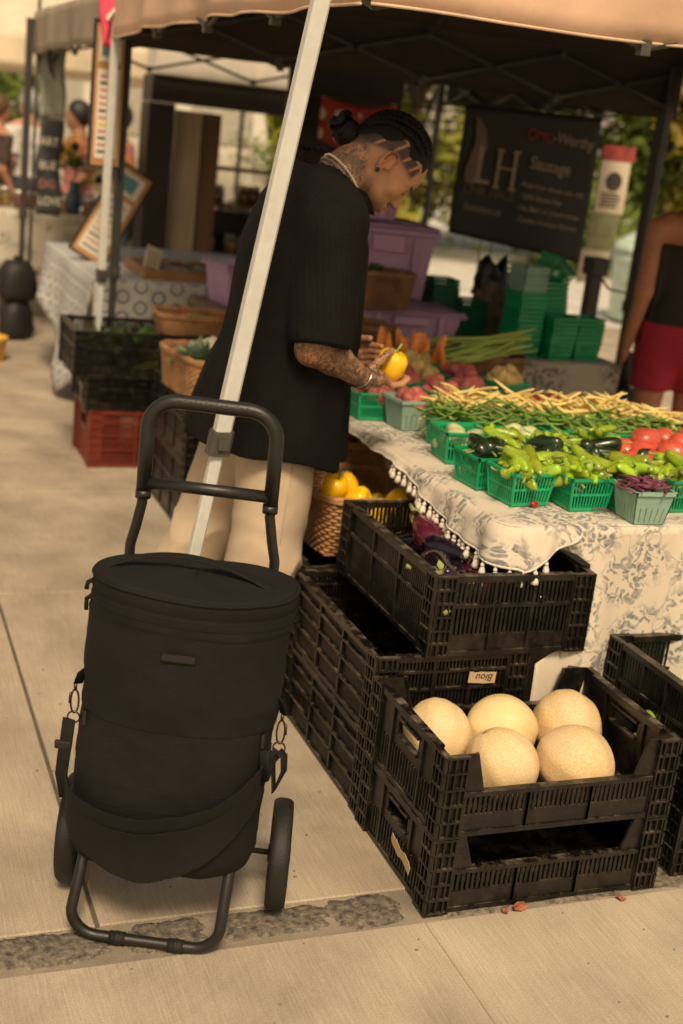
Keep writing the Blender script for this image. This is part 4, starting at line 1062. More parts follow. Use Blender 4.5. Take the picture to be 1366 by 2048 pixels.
# --- melons
MELM = M('melon_rind', (.76, .58, .33), .62, .1, 7, col2=(.70, .49, .20), rnd=.12, hue=.012)
N, L, b_ = nodes_of(MELM)
tc = N.new('ShaderNodeTexCoord'); v1 = N.new('ShaderNodeTexVoronoi'); v1.feature = 'DISTANCE_TO_EDGE'; v1.inputs['Scale'].default_value = 120
nn = N.new('ShaderNodeTexNoise'); nn.inputs['Scale'].default_value = 30; L.new(tc.outputs['Object'], nn.inputs[0])
va = N.new('ShaderNodeVectorMath'); va.operation = 'MULTIPLY_ADD'; va.inputs[1].default_value = (.03, .03, .03); L.new(nn.outputs['Color'], va.inputs[0]); L.new(tc.outputs['Object'], va.inputs[2]); L.new(va.outputs[0], v1.inputs[0])
mr = N.new('ShaderNodeMapRange'); mr.inputs[1].default_value = .02; mr.inputs[2].default_value = .12; mr.inputs[3].default_value = 1; mr.inputs[4].default_value = 0; L.new(v1.outputs['Distance'], mr.inputs[0])
mk = N.new('ShaderNodeMix'); mk.data_type = 'RGBA'; mk.inputs[7].default_value = (.82, .65, .39, 1)
mh = N.new('ShaderNodeMath'); mh.operation = 'MULTIPLY'; mh.inputs[1].default_value = .55; L.new(mr.outputs[0], mh.inputs[0]); L.new(mh.outputs[0], mk.inputs[0])
L.new(b_.inputs['Base Color'].links[0].from_socket, mk.inputs[6]); L.new(mk.outputs[2], b_.inputs['Base Color'])
bp = N.new('ShaderNodeBump'); bp.inputs['Strength'].default_value = .3; bp.inputs['Distance'].default_value = .001; L.new(mr.outputs[0], bp.inputs['Height']); L.new(bp.outputs[0], b_.inputs['Normal'])
MELS = []
for i in range(3):
    b = MB(); m_, n_ = 28, 40
    b.lathe([(max(1e-3, sin(pi*k/m_)), -cos(pi*k/m_)) for k in range(m_+1)], n_)
    vs = []
    for x, y, z in b.v:
        th = atan2(y, x); q = 1+.020*cos(10*th)*(1-z*z)+.07*fbm(x*.9+i*3, y*.9, z*.9); d = .07*math.exp(-(x*x+y*y)/.02)*(1 if z > 0 else -1)
        vs.append((x*.076*q, y*.076*q, (z-d)*.080*q))
    b.v = vs; MELS.append(b.mesh('melon', MELM, True))
SCAR = MB().lathe([(.001, -.002), (.009, -.001), (.007, .002), (.001, .0035)], 10).mesh('stem_scar', M('melon_scar', (.16, .11, .05), .8, .4, 60), True)
mz = H0+.003+.012+.0
mel = [(875, 1468, .10, 1.0, (-.9, .5, 0), 'cantaloupe melon against the left wall of its crate'), (1003, 1458, .0, 1.02, (1.7, .2, 1), 'greenish netted cantaloupe in the middle of the back row'), (1133, 1452, .0, 1.03, (.5, 1.1, 2), 'pale cantaloupe in the back row beside the crate end wall'),
       (1003, 1528, .0, 1.0, (-.6, -.3, .4), 'yellowest cantaloupe, front row centre of the crate'), (1151, 1525, .0, 1.06, (1.9, .3, .55), 'cream cantaloupe with stem scar in the front row of the crate')]
pos = [(.100, .205), (.245, .262), (.400, .275), (.200, .105), (.365, .112), (.070, .085)]
labs = [m_[5] for m_ in mel]
for k, (px_, py_) in enumerate(pos[:5]):
    u, v, _, s, r, lb = mel[k]
    P0 = PZ(u, v, mz+.082)
    o = inst('melon', MELS[k % 3], P0, r, s*1.07); tag(o, lb, 'melon', 'melons in the cut-out crate')
    inst('stem_scar', SCAR, (0, 0, .0735), parent=o)
if False:
  P0 = PZ(820, 1500, mz+.078); o = inst('melon', MELS[1], (P0.x+.03, P0.y-.01, P0.z), (1, .5, 2), .9); tag(o, 'small cantaloupe mostly hidden behind the near left corner post', 'melon', 'melons in the cut-out crate'); inst('stem_scar', SCAR, (0, 0, .0735), parent=o)
# --- eggplants
EGGS = []
for i, mt in enumerate((AUB, AUB, AUBL)):
    prof = [(.002, 0), (.022, .004), (.040, .03), (.046, .06), (.040, .10), (.029, .14), (.021, .17), (.016, .185), (.003, .19)]
    EGGS.append(blob_mesh('eggplant', mt, prof, 18, lobes(2, .03, i), .02*(i-1)))
cx_ = MB()
for k in range(5):
    a = 2*pi*k/5; cx_.add([(0, 0, .196), (.020*cos(a-.5), .020*sin(a-.5), .182), (.027*cos(a), .027*sin(a), .150), (.020*cos(a+.5), .020*sin(a+.5), .182)], [(0, 1, 2, 3)])
cx_.tube([(0, 0, .188), (.004, 0, .215), (.018, 0, .245)], [.009, .006, .0065], 8)
CALYX = cx_.mesh('calyx', M('eggplant_calyx', (.28, .30, .10), .6, .3, 30), True)
rr = random.Random(11)
for i in range(26):
    x, y = rr.uniform(.19, .48), rr.uniform(.47, .92); z = .427+.05+rr.choice((0, .045, .065))
    z += .035
    if i == 0: x, y, z, rot = .25, .76, .60, (-1.15, .75, .3)
    elif i == 1: x, y, z, rot = .40, .60, .59, (-1.45, .2, 1.9)
    elif i == 2: x, y, z, rot = .27, .62, .60, (1.45, .1, .4)
    else: rot = (rr.choice((-1, 1))*rr.uniform(1.35, 1.75), rr.uniform(-.3, .3), rr.uniform(0, 6.28))
    R = Euler(rot).to_matrix(); c = R @ Vector((0, 0, .10))
    px_ = min(max(x-c.x, .16), .50); py_ = min(max(y-c.y, .45), .94)
    o = inst('eggplant', EGGS[2] if i in (0, 3, 9) else EGGS[rr.randrange(2)], (px_, py_, z), rot, rr.uniform(.85, 1.0))
    tag(o, ['maroon eggplant with long pale stem pointing up in the crate', 'dark eggplant with curved green stem by the crate front rim'][i] if i < 2 else ('maroon tinged eggplant' if i in (3, 9) else 'glossy blackish eggplant')+(' near the front rim of the dusty crate' if py_ < .6 else ' at the back of the dusty crate' if py_ > .8 else ' in the middle of the dusty crate'), 'eggplant', None if i < 2 else 'eggplants in the crate')
    inst('calyx', CALYX, parent=o)
# --- wicker baskets
WICK = M('wicker', (.36, .185, .075), .7, .35, 18, .5, 150, rnd=.15)
WICKD = M('wicker_dark', (.23, .115, .05), .7, .35, 18, .5, 150)
def wicker(x, y, z, w, d, h, rz, label, mat=WICK, flare=1.12, rows=None):
    t = thing('wicker_basket', label, 'basket', (x, y, z), rz)
    rows = rows or int(h/.0105); n = 4*22; b = MB()
    for r in range(rows):
        f = (r+.5)/rows; k = 1+(flare-1)*f; pts = []
        for j in range(n):
            th = 2*pi*j/n+.001; px_, py_ = superell(w/2*k, d/2*k, n, th, 5)
            wv = .0035*(1 if (j+r) % 2 else -1); l = sqrt(px_*px_+py_*py_)
            pts.append((px_*(1+wv/l), py_*(1+wv/l), h*f))
        b.tube(pts, [(.0042, .0056)]*n, 5, closed=True)
    o = b.build('weave', mat, t, True); o['kind'] = 'stuff'
    for q in (0, 1):
        pts = [(*[c*(flare+.01*(1)) for c in superell(w/2, d/2, n, 2*pi*j/n, 5)], h+.008*q+.002*sin(j*1.6+q*2)) for j in range(n)]
        MB().tube(pts, .0085, 7, closed=True).build('rim', mat, t, True)
    MB().box((-w/2+.008, -d/2+.008, .002), (w/2-.008, d/2-.008, .008)).build('bottom', mat, t)
    st = MB()
    for j in range(0, n, 4):
        px_, py_ = superell(w/2, d/2, n, 2*pi*j/n, 5); st.tube([(px_*.985, py_*.985, .004), (px_*flare*.985, py_*flare*.985, h)], .004, 5)
    s_ = st.build('stakes', mat, t); s_['kind'] = 'stuff'
    return t
wicker(.27, 1.30, .418, .30, .34, .17, 0, 'light brown wicker basket of yellow peppers on black crates')
for (u, v, z, r) in ((655, 975, .61, (.3, .2, 0)), (690, 985, .60, (1.2, .3, .7)), (700, 972, .61, (-.4, .6, 2)), (775, 1000, .60, (.8, 0, 1)), (740, 1000, .58, (1.5, 0, 0)), (660, 998, .585, (1.4, .5, 2.5))):
    P0 = PZ(u, v, z); o = inst('yellow_pepper', BELLY[0], (P0.x+.01, P0.y, P0.z-.03), r, .95); tag(o, 'glossy yellow bell pepper in the wicker basket below the table', 'pepper', 'yellow peppers in the basket')
    inst('stem', STMP, (0, 0, .068), (0, 0, 0), 1.2, o)
heap(BELLY, 'yellow_pepper', .27, 1.30, .46, .09, .11, 10, 'glossy yellow bell pepper in the wicker basket below the table', 'pepper', 'yellow peppers in the basket', dome=.04, stem=.07)
wicker(.285, 1.725, .428, .37, .40, .225, 0, 'deep brown wicker basket of red peppers under the table edge', M('wicker_brown', (.42, .225, .10), .7, .35, 18, .5, 150))
heap(BELLR, 'red_pepper', .27, 1.745, .585, .13, .14, 22, 'dark red bell pepper in the brown basket under the table', 'pepper', 'red peppers in the basket', dome=.07, stem=.07)
wicker(.20, 2.78, .54, .26, .40, .15, radians(8), 'tan wicker basket of cauliflower and cabbage beside the stack of crates')
wicker(.37, 3.70, .60, .32, .24, .105, radians(-6), 'orange brown wicker basket of small hot peppers on the far crates', WICK)
heap(LONGS, 'small_hot_pepper', .37, 3.70, .665, .12, .08, 8, 'small green pepper in the far wicker basket', 'pepper', 'small peppers in the far basket', sc=(.5, .7), mode='lie', dome=.04)
heap([BELLR[0]], 'small_red_pepper', .37, 3.68, .67, .12, .07, 9, 'small red pepper in the far wicker basket', 'pepper', 'small red peppers in the far basket', sc=(.35, .5), dome=.04)
def leafy(name, x, y, z, r, n, mat, label, cat, size=.05, up=.6, group=None):
    b = MB(); rr = random.Random(int(x*1000)+n)
    for i in range(n):
        a = rr.uniform(0, 2*pi); e = rr.uniform(.1, 1.35); q = r*rr.uniform(.35, 1)
        c = Vector((cos(a)*cos(e)*q, sin(a)*cos(e)*q, sin(e)*q*up))
        dr = c.normalized(); sd = dr.cross(Vector((0, 0, 1))); sd = sd.normalized() if sd.length > .01 else Vector((1, 0, 0)); nn_ = sd.cross(dr)
        s = size*rr.uniform(.6, 1.2)
        P = [c-dr*s*.4, c+sd*s*.45+nn_*s*.12, c+dr*s*.7+nn_*s*rr.uniform(-.3, .3), c-sd*s*.45+nn_*s*.12, c+nn_*s*.02]
        b.add(P, [(0, 1, 4), (1, 2, 4), (2, 3, 4), (3, 0, 4)])
    o = b.build(name, mat, None, True, (x, y, z)); tag(o, label, cat, group); return o
CAUL = M('cauliflower_curd', (.70, .64, .44), .8, .1, 30, .6, 60)
cb = MB()
for i in range(60):
    a, e = U(0, 6.28), U(.1, 1.5); cb.ball((.055*cos(a)*cos(e), .055*sin(a)*cos(e), .045*sin(e)), U(.012, .02), 7, 5)
for k, (x, y, z) in enumerate(((.27, 2.72, .69), (.25, 2.90, .68))):
    t = thing('cauliflower', ['white cauliflower with pale leaves at the near end of the tan basket', 'white cauliflower at the back of the tan basket'][k], 'cauliflower', (x, y, z))
    cb2 = inst('curd', cb.mesh('curd', CAUL, True), parent=t)
    o = leafy('leaves', 0, 0, -.03, .075, 26, LEAFP, '', '', .07, .7); del o['label']; del o['category']; o.parent = t
leafy('cabbage', .13, 2.72, .655, .085, 60, LEAFP, 'dusty green cabbage leaves over the edge of the tan basket', 'cabbage', .08, .8)
for k in range(7): leafy('leafy_green', -.10+k*.075, 3.74+U(-.1, .1), .52, .09, 60, LEAF, 'dark bunch of leafy greens in the far black crate', 'greens', .06, .9, 'bunches of greens')
SQ = M('squash_green', (.30, .42, .06), .45, .3, 12, rnd=.2)
sqm = blob_mesh('squash', SQ, [(.002, 0), (.02, .006), (.03, .05), (.027, .12), (.018, .17), (.01, .185)], 14, None, .02)
for i in range(16): tag(inst('green_squash', sqm, (U(.76, 1.1), U(.13, .33), .245+U(0, .07)), (1.57+U(-.2, .2), U(-.3, .3), U(0, 6))), 'pale green squash in the crate right of the melons', 'squash', 'green squash')
for i in range(10): tag(inst('green_squash', sqm, (U(.12, .42), U(3.62, 3.85), .45+U(0, .09)), (1.57+U(-.2, .2), U(-.3, .3), U(0, 6))), 'pale green squash in the wide crate on the far stack', 'squash', 'green squash in the far crate')
# ================================================================== PEOPLE (smooth implicit bodies)
class SDF:
    def __init__(s, lo, hi, vox):
        s.lo = np.array(lo, np.float32); s.vox = vox
        s.n = np.ceil((np.array(hi)-np.array(lo))/vox).astype(int)+1
        s.d = np.full(s.n, 1.0, np.float32)
    def _sl(s, lo, hi, pad):
        a = np.clip(np.floor((np.array(lo)-pad-s.lo)/s.vox).astype(int), 0, s.n-1)
        b = np.clip(np.ceil((np.array(hi)+pad-s.lo)/s.vox).astype(int)+1, 1, s.n)
        sl = tuple(slice(i, j) for i, j in zip(a, b))
        g = [s.lo[k]+s.vox*np.arange(a[k], b[k], dtype=np.float32) for k in range(3)]
        return sl, np.meshgrid(*g, indexing='ij')
    def comb(s, lo, hi, fn, k=.02, op='u', pad=.06):
        sl, P = s._sl(lo, hi, pad)
        q = fn(*P).astype(np.float32); d = s.d[sl]
        if op == 'u':
            h = np.maximum(k-np.abs(d-q), 0)/k; s.d[sl] = np.minimum(d, q)-h*h*k*.25
        elif op == 's':
            q = -q; h = np.maximum(k-np.abs(d-q), 0)/k; s.d[sl] = np.maximum(d, q)+h*h*k*.25
        elif op == 'i': s.d[sl] = np.maximum(d, q)
    def cap(s, a, b, ra, rb=None, k=.02, op='u', sq=None):
        rb = ra if rb is None else rb; a = np.array(a, np.float32); b = np.array(b, np.float32)
        ab = b-a; l2 = float(ab@ab)+1e-9; R = max(ra, rb)
        def fn(x, y, z):
            t = np.clip(((x-a[0])*ab[0]+(y-a[1])*ab[1]+(z-a[2])*ab[2])/l2, 0, 1)
            return np.sqrt((x-a[0]-ab[0]*t)**2+(y-a[1]-ab[1]*t)**2+(z-a[2]-ab[2]*t)**2)-(ra+(rb-ra)*t)
        s.comb(np.minimum(a, b)-R, np.maximum(a, b)+R, fn, k, op, .03+k)
    def chain(s, pts, rs, k=.015):
        for i in range(len(pts)-1): s.cap(pts[i], pts[i+1], rs[i], rs[i+1], k)
    def ell(s, c, r, k=.02, op='u', R=None):
        """ellipsoid; R: 3x3 rotation (columns = local axes)"""
        c = np.array(c, np.float32); r = np.array(r, np.float32); m = float(max(r))
        def fn(x, y, z):
            x, y, z = x-c[0], y-c[1], z-c[2]
            if R is not None:
                x, y, z = (R[0][0]*x+R[1][0]*y+R[2][0]*z, R[0][1]*x+R[1][1]*y+R[2][1]*z, R[0][2]*x+R[1][2]*y+R[2][2]*z)
            k0 = np.sqrt((x/r[0])**2+(y/r[1])**2+(z/r[2])**2)+1e-6; k1 = np.sqrt((x/r[0]**2)**2+(y/r[1]**2)**2+(z/r[2]**2)**2)+1e-6
            return k0*(k0-1)/k1
        s.comb(c-m, c+m, fn, k, op, .03+k)
    def mesh(s):
        """naive surface nets"""
        d = s.d; nx, ny, nz = d.shape
        ins = d < 0
        c = [ins[i:nx-1+i, j:ny-1+j, k:nz-1+k] for i in (0, 1) for j in (0, 1) for k in (0, 1)]
        cnt = sum(q.astype(np.int8) for q in c); act = (cnt > 0) & (cnt < 8)
        idx = np.argwhere(act); ids = np.full(act.shape, -1, np.int64); ids[act] = np.arange(len(idx))
        cs = np.array([(i, j, k) for i in (0, 1) for j in (0, 1) for k in (0, 1)])
        val = np.stack([d[idx[:, 0]+o[0], idx[:, 1]+o[1], idx[:, 2]+o[2]] for o in cs], 1)
        acc = np.zeros((len(idx), 3)); w = np.zeros(len(idx))
        for a in range(8):
            for b in range(a+1, 8):
                if np.abs(cs[a]-cs[b]).sum() != 1: continue
                va, vb = val[:, a], val[:, b]; m = (va < 0) != (vb < 0)
                t = np.where(m, va/np.where(m, va-vb, 1), 0)
                p = cs[a]+(cs[b]-cs[a])*t[:, None]; acc += p*m[:, None]; w += m
        V = s.lo+s.vox*(idx+acc/np.maximum(w, 1)[:, None])
        Fs = []
        for ax in range(3):
            o1, o2 = (ax+1) % 3, (ax+2) % 3
            sh = [slice(None)]*3
            A = [slice(1, -1)]*3; A[ax] = slice(0, -1); B = [slice(1, -1)]*3; B[ax] = slice(1, None)
            ia, ib = ins[tuple(A)], ins[tuple(B)]
            for flip, mm in ((0, ia & ~ib), (1, ~ia & ib)):
                e = np.argwhere(mm)
                if not len(e): continue
                e[:, o1] += 1; e[:, o2] += 1
                def cell(da, db):
                    q = e.copy(); q[:, o1] -= da; q[:, o2] -= db; return ids[q[:, 0], q[:, 1], q[:, 2]]
                f = np.stack([cell(1, 1), cell(0, 1), cell(0, 0), cell(1, 0)], 1)
                Fs.append(f[:, ::-1] if flip else f)
        return V, np.concatenate(Fs)
def sdf_obj(name, VF, mat, parent=None, origin=(0, 0, 0), cols=None, attr=None, smooth_it=0):
    V, Fc = VF
    V = V-np.array(origin)
    me = bpy.data.meshes.new(name)
    me.vertices.add(len(V)); me.vertices.foreach_set('co', V.astype(np.float32).ravel())
    me.loops.add(len(Fc)*4); me.loops.foreach_set('vertex_index', Fc.astype(np.int32).ravel())
    me.polygons.add(len(Fc)); me.polygons.foreach_set('loop_start', np.arange(0, len(Fc)*4, 4, dtype=np.int32))
    me.update(calc_edges=True); me.validate()
    me.polygons.foreach_set('use_smooth', [True]*len(me.polygons)); me.materials.append(mat)
    if cols is not None:
        a = me.attributes.new('Col', 'FLOAT_COLOR', 'POINT'); c4 = np.ones((len(V), 4), np.float32); c4[:, :3] = cols; a.data.foreach_set('color', c4.ravel())
    if attr is not None:
        for k, v in attr.items(): a = me.attributes.new(k, 'FLOAT', 'POINT'); a.data.foreach_set('value', v.astype(np.float32))
    o = bpy.data.objects.new(name, me); COL.objects.link(o)
    if parent is not None: o.parent = parent
    if smooth_it:
        m = o.modifiers.new('s', 'SMOOTH'); m.factor = .5; m.iterations = smooth_it
    return o
def merge(a, b): return np.concatenate([a[0], b[0]]), np.concatenate([a[1], b[1]+len(a[0])])
SKIN = M('skin', (.43, .215, .115), .5, .08, 40, .12, 500, sss=.12, attr='Col')
# tattoo ink: contour lines and shaded blots inside the masked areas
N, L, b_ = nodes_of(SKIN)
at = N.new('ShaderNodeAttribute'); at.attribute_name = 'tat'
tc = N.new('ShaderNodeTexCoord')
def tn(sc, de, lo, hi, absol=False, off=(0, 0, 0)):
    mp = N.new('ShaderNodeMapping'); mp.inputs['Location'].default_value = off; L.new(tc.outputs['Object'], mp.inputs[0])
    n_ = N.new('ShaderNodeTexNoise'); n_.inputs['Scale'].default_value = sc; n_.inputs['Detail'].default_value = de; n_.inputs['Distortion'].default_value = 1.2; L.new(mp.outputs[0], n_.inputs[0]); o_ = n_.outputs[0]
    if absol:
        k = N.new('ShaderNodeMath'); k.operation = 'SUBTRACT'; k.inputs[1].default_value = .5; L.new(o_, k.inputs[0])
        k2 = N.new('ShaderNodeMath'); k2.operation = 'ABSOLUTE'; L.new(k.outputs[0], k2.inputs[0]); o_ = k2.outputs[0]
    r = N.new('ShaderNodeMapRange'); r.inputs[1].default_value = lo; r.inputs[2].default_value = hi; r.inputs[3].default_value = 1; r.inputs[4].default_value = 0; L.new(o_, r.inputs[0]); return r.outputs[0]
l1 = tn(38, 2, .012, .035, True); l2 = tn(70, 1, .015, .04, True, (3, 1, 2)); bl = tn(24, 3, .40, .52, False, (1, 5, 2))
mx1 = N.new('ShaderNodeMath'); mx1.operation = 'MAXIMUM'; L.new(l1, mx1.inputs[0]); L.new(l2, mx1.inputs[1])
b2 = N.new('ShaderNodeMath'); b2.operation = 'MULTIPLY'; b2.inputs[1].default_value = .65; L.new(bl, b2.inputs[0])
mx2 = N.new('ShaderNodeMath'); mx2.operation = 'MAXIMUM'; L.new(mx1.outputs[0], mx2.inputs[0]); L.new(b2.outputs[0], mx2.inputs[1])
mm = N.new('ShaderNodeMath'); mm.operation = 'MULTIPLY'; L.new(mx2.outputs[0], mm.inputs[0]); L.new(at.outputs['Fac'], mm.inputs[1])
mk = N.new('ShaderNodeMix'); mk.data_type = 'RGBA'; mk.inputs[7].default_value = (.045, .038, .03, 1); L.new(mm.outputs[0], mk.inputs[0])
L.new(b_.inputs['Base Color'].links[0].from_socket, mk.inputs[6]); L.new(mk.outputs[2], b_.inputs['Base Color'])
HAIR = M('black_hair', (.005, .0042, .0038), .55, .4, 60, .6, 300, spec=.2)
KNIT = M('black_knit', (.0072, .0062, .0055), .9, .3, 8, 0, 500, spec=.15)
N, L, b_ = nodes_of(KNIT); tc = N.new('ShaderNodeTexCoord'); sx = N.new('ShaderNodeSeparateXYZ'); L.new(tc.outputs['Object'], sx.inputs[0])
at_ = N.new('ShaderNodeMath'); at_.operation = 'ARCTAN2'; L.new(sx.outputs[1], at_.inputs[0]); L.new(sx.outputs[0], at_.inputs[1])
cv = N.new('ShaderNodeCombineXYZ'); L.new(at_.outputs[0], cv.inputs[0]); L.new(sx.outputs[2], cv.inputs[1])
w1 = N.new('ShaderNodeTexWave'); w1.inputs['Scale'].default_value = 7; w1.bands_direction = 'X'; L.new(cv.outputs[0], w1.inputs[0])
w2 = N.new('ShaderNodeTexWave'); w2.inputs['Scale'].default_value = 55; w2.bands_direction = 'Y'; w2.inputs['Distortion'].default_value = .6; L.new(cv.outputs[0], w2.inputs[0])
ml_ = N.new('ShaderNodeMath'); ml_.operation = 'MULTIPLY'; L.new(w1.outputs[1], ml_.inputs[0]); L.new(w2.outputs[1], ml_.inputs[1])
bp_ = N.new('ShaderNodeBump'); bp_.inputs['Strength'].default_value = .5; bp_.inputs['Distance'].default_value = .004; L.new(ml_.outputs[0], bp_.inputs['Height']); L.new(bp_.outputs[0], b_.inputs['Normal'])
CHINO = M('khaki_cotton', (.52, .41, .29), .92, .10, 7, .3, 500)
SHOE = M('shoe_dark', (.03, .028, .026), .6)
def build_man():
    O = Vector((-.08, 1.2, 0))
    t = thing('person', 'man in black knit shirt and khaki trousers, hair in a braided bun, head bowed', 'person', O)
    # ---------------- head frame
    HC = np.array((.196, 1.2, 1.529)); th = radians(50); yw = radians(-10); S = 1.03
    f = np.array((cos(th), 0, -sin(th))); u = np.array((sin(th), 0, cos(th))); l = np.array((0, 1, 0))
    Rz = np.array(((cos(yw), -sin(yw), 0), (sin(yw), cos(yw), 0), (0, 0, 1)))
    f, l, u = Rz@f, Rz@l, Rz@u
    A = np.stack([f, l, u], 1)          # columns
    def h(x, y, z): return HC+S*(A@np.array((x, y, z)))
    hd = SDF((-.12, .98, 1.30), (.40, 1.42, 1.72), .0032)
    E = lambda c, r, k=.02, op='u': hd.ell(h(*c), [q*S for q in r], k, op, A)
    C = lambda a, b, ra, rb=None, k=.015, op='u': hd.cap(h(*a), h(*b), ra*S, (rb or ra)*S, k, op)
    E((-.008, 0, .036), (.100, .077, .090)); E((.030, 0, .030), (.066, .066, .075), .03)
    E((.040, 0, -.02), (.052, .060, .075), .03); E((.030, 0, -.062), (.052, .050, .045), .03); E((.066, 0, -.092), (.022, .024, .020), .02)
    for s in (-1, 1):
        E((.058, s*.044, -.018), (.022, .020, .020), .02); C((.005, s*.056, -.045), (.055, s*.030, -.088), .014, .013, .02)
        C((.079, s*.012, .022), (.070, s*.048, .020), .010, .008, .012)
        E((.096, s*.031, .002), (.013, .014, .011), .010, 's'); E((.079, s*.031, .001), (.0125, .0135, .0125), .003)
        C((.086, s*.018, .0), (.076, s*.046, -.003), .0035, .003, .003)
        E((.098, s*.0115, -.034), (.010, .007, .007), .006)
    C((.088, 0, .018), (.108, 0, -.026), .0075, .0105, .012); E((.110, 0, -.030), (.0115, .011, .0095), .008)
    C((.090, -.016, -.058), (.096, 0, -.056), .006, .007, .008); C((.096, 0, -.056), (.090, .016, -.058), .007, .006, .008)
    C((.086, -.014, -.070), (.092, 0, -.071), .006, .0075, .008); C((.092, 0, -.071), (.086, .014, -.070), .0075, .006, .008)
    for s in (-1, 1):                   # ears: plate, helix rim, lobe
        y = s*.076
        E((-.012, s*.074, .000), (.017, .006, .026), .006)
        rim = [(.004, y, .008), (.004, s*.082, .024), (-.010, s*.088, .034), (-.026, s*.090, .026), (-.030, s*.089, .006), (-.022, s*.086, -.014), (-.010, s*.080, -.030)]
        for a, b in zip(rim[:-1], rim[1:]): C(a, b, .0042, .0042, .003)
        E((-.009, s*.079, -.030), (.007, .0045, .008), .005); E((-.010, s*.085, .002), (.009, .006, .014), .004, 's')
        C((-.016, s*.083, .018), (-.016, s*.083, -.012), .0032, .0032, .003)
        C((.006, s*.078, -.002), (.004, s*.078, -.010), .0045, .004, .004)
    nb = h(-.045, 0, -.035)
    hd.cap(nb, (.015, 1.2, 1.425), .060, .066, .035); hd.cap(h(.005, 0, -.055), (.055, 1.2, 1.40), .045, .055, .03)
    hd.cap((.0, 1.10, 1.405), (.0, 1.30, 1.405), .055, .055, .05)
    V, Fh = hd.mesh()
    q = ((V-HC)@A)/S; x, y, z = q[:, 0], q[:, 1], q[:, 2]; ay = np.abs(y)
    cols = np.ones((len(V), 3)); tat = np.zeros(len(V))
    def sm(a, lo, hi): t_ = np.clip((a-lo)/(hi-lo), 0, 1); return t_*t_*(3-2*t_)
    def paint(mask, c):
        m_ = mask[:, None]; cols[:] = cols*(1-m_)+np.array(c)*m_
    blush = np.exp(-((x+.012)**2+(z)**2)/.0009)*sm(ay, .070, .080); paint(blush*.5, (1.15, .72, .62))
    # shaved sides with shaped parts
    z2 = z+.7*np.maximum(0, -x-.015)
    zone = sm(z2, .012, .034)*(1-sm(x, .058, .070))*sm(ay, .028, .040)*sm(x, -.13, -.10)
    nape = sm(-x, .045, .07)*sm(z, -.055, -.01)*(1-sm(z, .03, .05))
    zone = np.maximum(zone*.95, nape*.8)
    dens = sm(z2, .020, .040)
    zz = z+.010*np.sin(x*90)
    lines = np.zeros(len(V))
    for x0 in (-.085, -.052, -.018, .016, .046):
        lines = np.maximum(lines, 1-sm(np.abs(x-x0-.25*(z-.05)), .0022, .0042))
    lines = np.maximum(lines, 1-sm(np.abs(z-.074+.10*np.abs(x+.01)), .0022, .0042))
    paint(zone*(.25+.75*dens)*(1-.85*lines*sm(z2, .03, .04)), (.035, .028, .028))
    paint((1-sm(np.abs(z-.022-.05*(ay-.03)), .003, .0065))*sm(x, .066, .074)*sm(ay, .012, .018)*(1-sm(ay, .046, .054)), (.06, .045, .04))
    paint((1-sm(np.abs(z+.001), .002, .005))*sm(x, .072, .078)*(1-sm(np.abs(ay-.031), .012, .016)), (.05, .04, .04))
    beard = sm(-z, .050, .092)*sm(x, -.025, .030)+.6*sm(-z, .02, .07)*(1-sm(np.abs(x-.004+.3*(z+.05)), .010, .018))*sm(ay, .04, .05)*.55
    beard = np.clip(beard, 0, 1)*(1-sm(-z, .118, .135)); paint(beard*.9, (.06, .045, .04))
    paint((1-sm(np.abs(z+.046), .004, .008))*sm(x, .076, .086)*(1-sm(ay, .020, .028)), (.08, .06, .055))
    paint((1-sm(np.abs(z+.064), .006, .010))*sm(x, .086, .092)*(1-sm(ay, .012, .016)), (.95, .62, .58))
    tat += sm(-z+.9*(-x), .06, .09)*(1-sm(z, -.005, .02))*sm(-x, -.02, .02)*.9
    # ---------------- arms and hands
    ar = SDF((-.22, .84, .88), (.38, 1.56, 1.48), .0036)
    sh, el, wr = (.0, .985, 1.36), (-.042, .955, 1.056), (.134, 1.015, .972)
    ar.cap(sh, el, .052, .043, .02); ar.cap(el, (.03, .975, 1.030), .042, .0425, .02); ar.cap((.03, .975, 1.030), wr, .0425, .028, .02)
    ar.cap(wr, (.182, 1.045, .970), .027, .026, .015); ar.ell((.186, 1.062, .968), (.034, .038, .020), .02)
    PC = np.array((.240, 1.098, 1.003))          # pepper in the hands
    for i in range(4):
        yy = 1.036+.0185*i; q_ = (0, .006, .004, -.006)[i]; r = (.0085, .009, .009, .0078)[i]
        ar.chain([(.205, yy+.008, .972), (.236+q_, yy+.012, .949), (.268+q_, yy+.018, .951), (.288+q_, yy+.022, .966)], [r*1.1, r, r*.95, r*.85], .006)
    ar.chain([(.160, 1.036, .992), (.186, 1.034, 1.018), (.210, 1.044, 1.036), (.228, 1.058, 1.044)], [.014, .0115, .010, .009], .010)
    sl, ell_, wl = (.01, 1.42, 1.36), (.0, 1.46, 1.06), (.135, 1.315, 1.0)
    ar.cap(sl, ell_, .052, .043, .02); ar.cap(ell_, wl, .042, .027, .02); ar.cap(wl, (.17, 1.262, 1.005), .026, .026, .015); ar.ell((.182, 1.235, 1.008), (.032, .036, .021), .02)
    for i in range(4):
        zz_ = 1.038-.017*i; r = .0085
        ar.chain([(.190+.004*i, 1.215, zz_-.012), (.216+.003*i, 1.180, zz_-.002), (.226, 1.155, zz_), (.230, 1.138, zz_+.002)], [r*1.1, r, r*.95, r*.85], .006)
    ar.chain([(.165, 1.235, 1.028), (.180, 1.205, 1.048), (.205, 1.170, 1.056)], [.013, .011, .009], .010)
    Va, Fa = ar.mesh()
    ca = np.ones((len(Va), 3)); ta = np.where(Va[:, 1] < 1.12, 1.0, .5)*(1-sm(Va[:, 0], .205, .24))
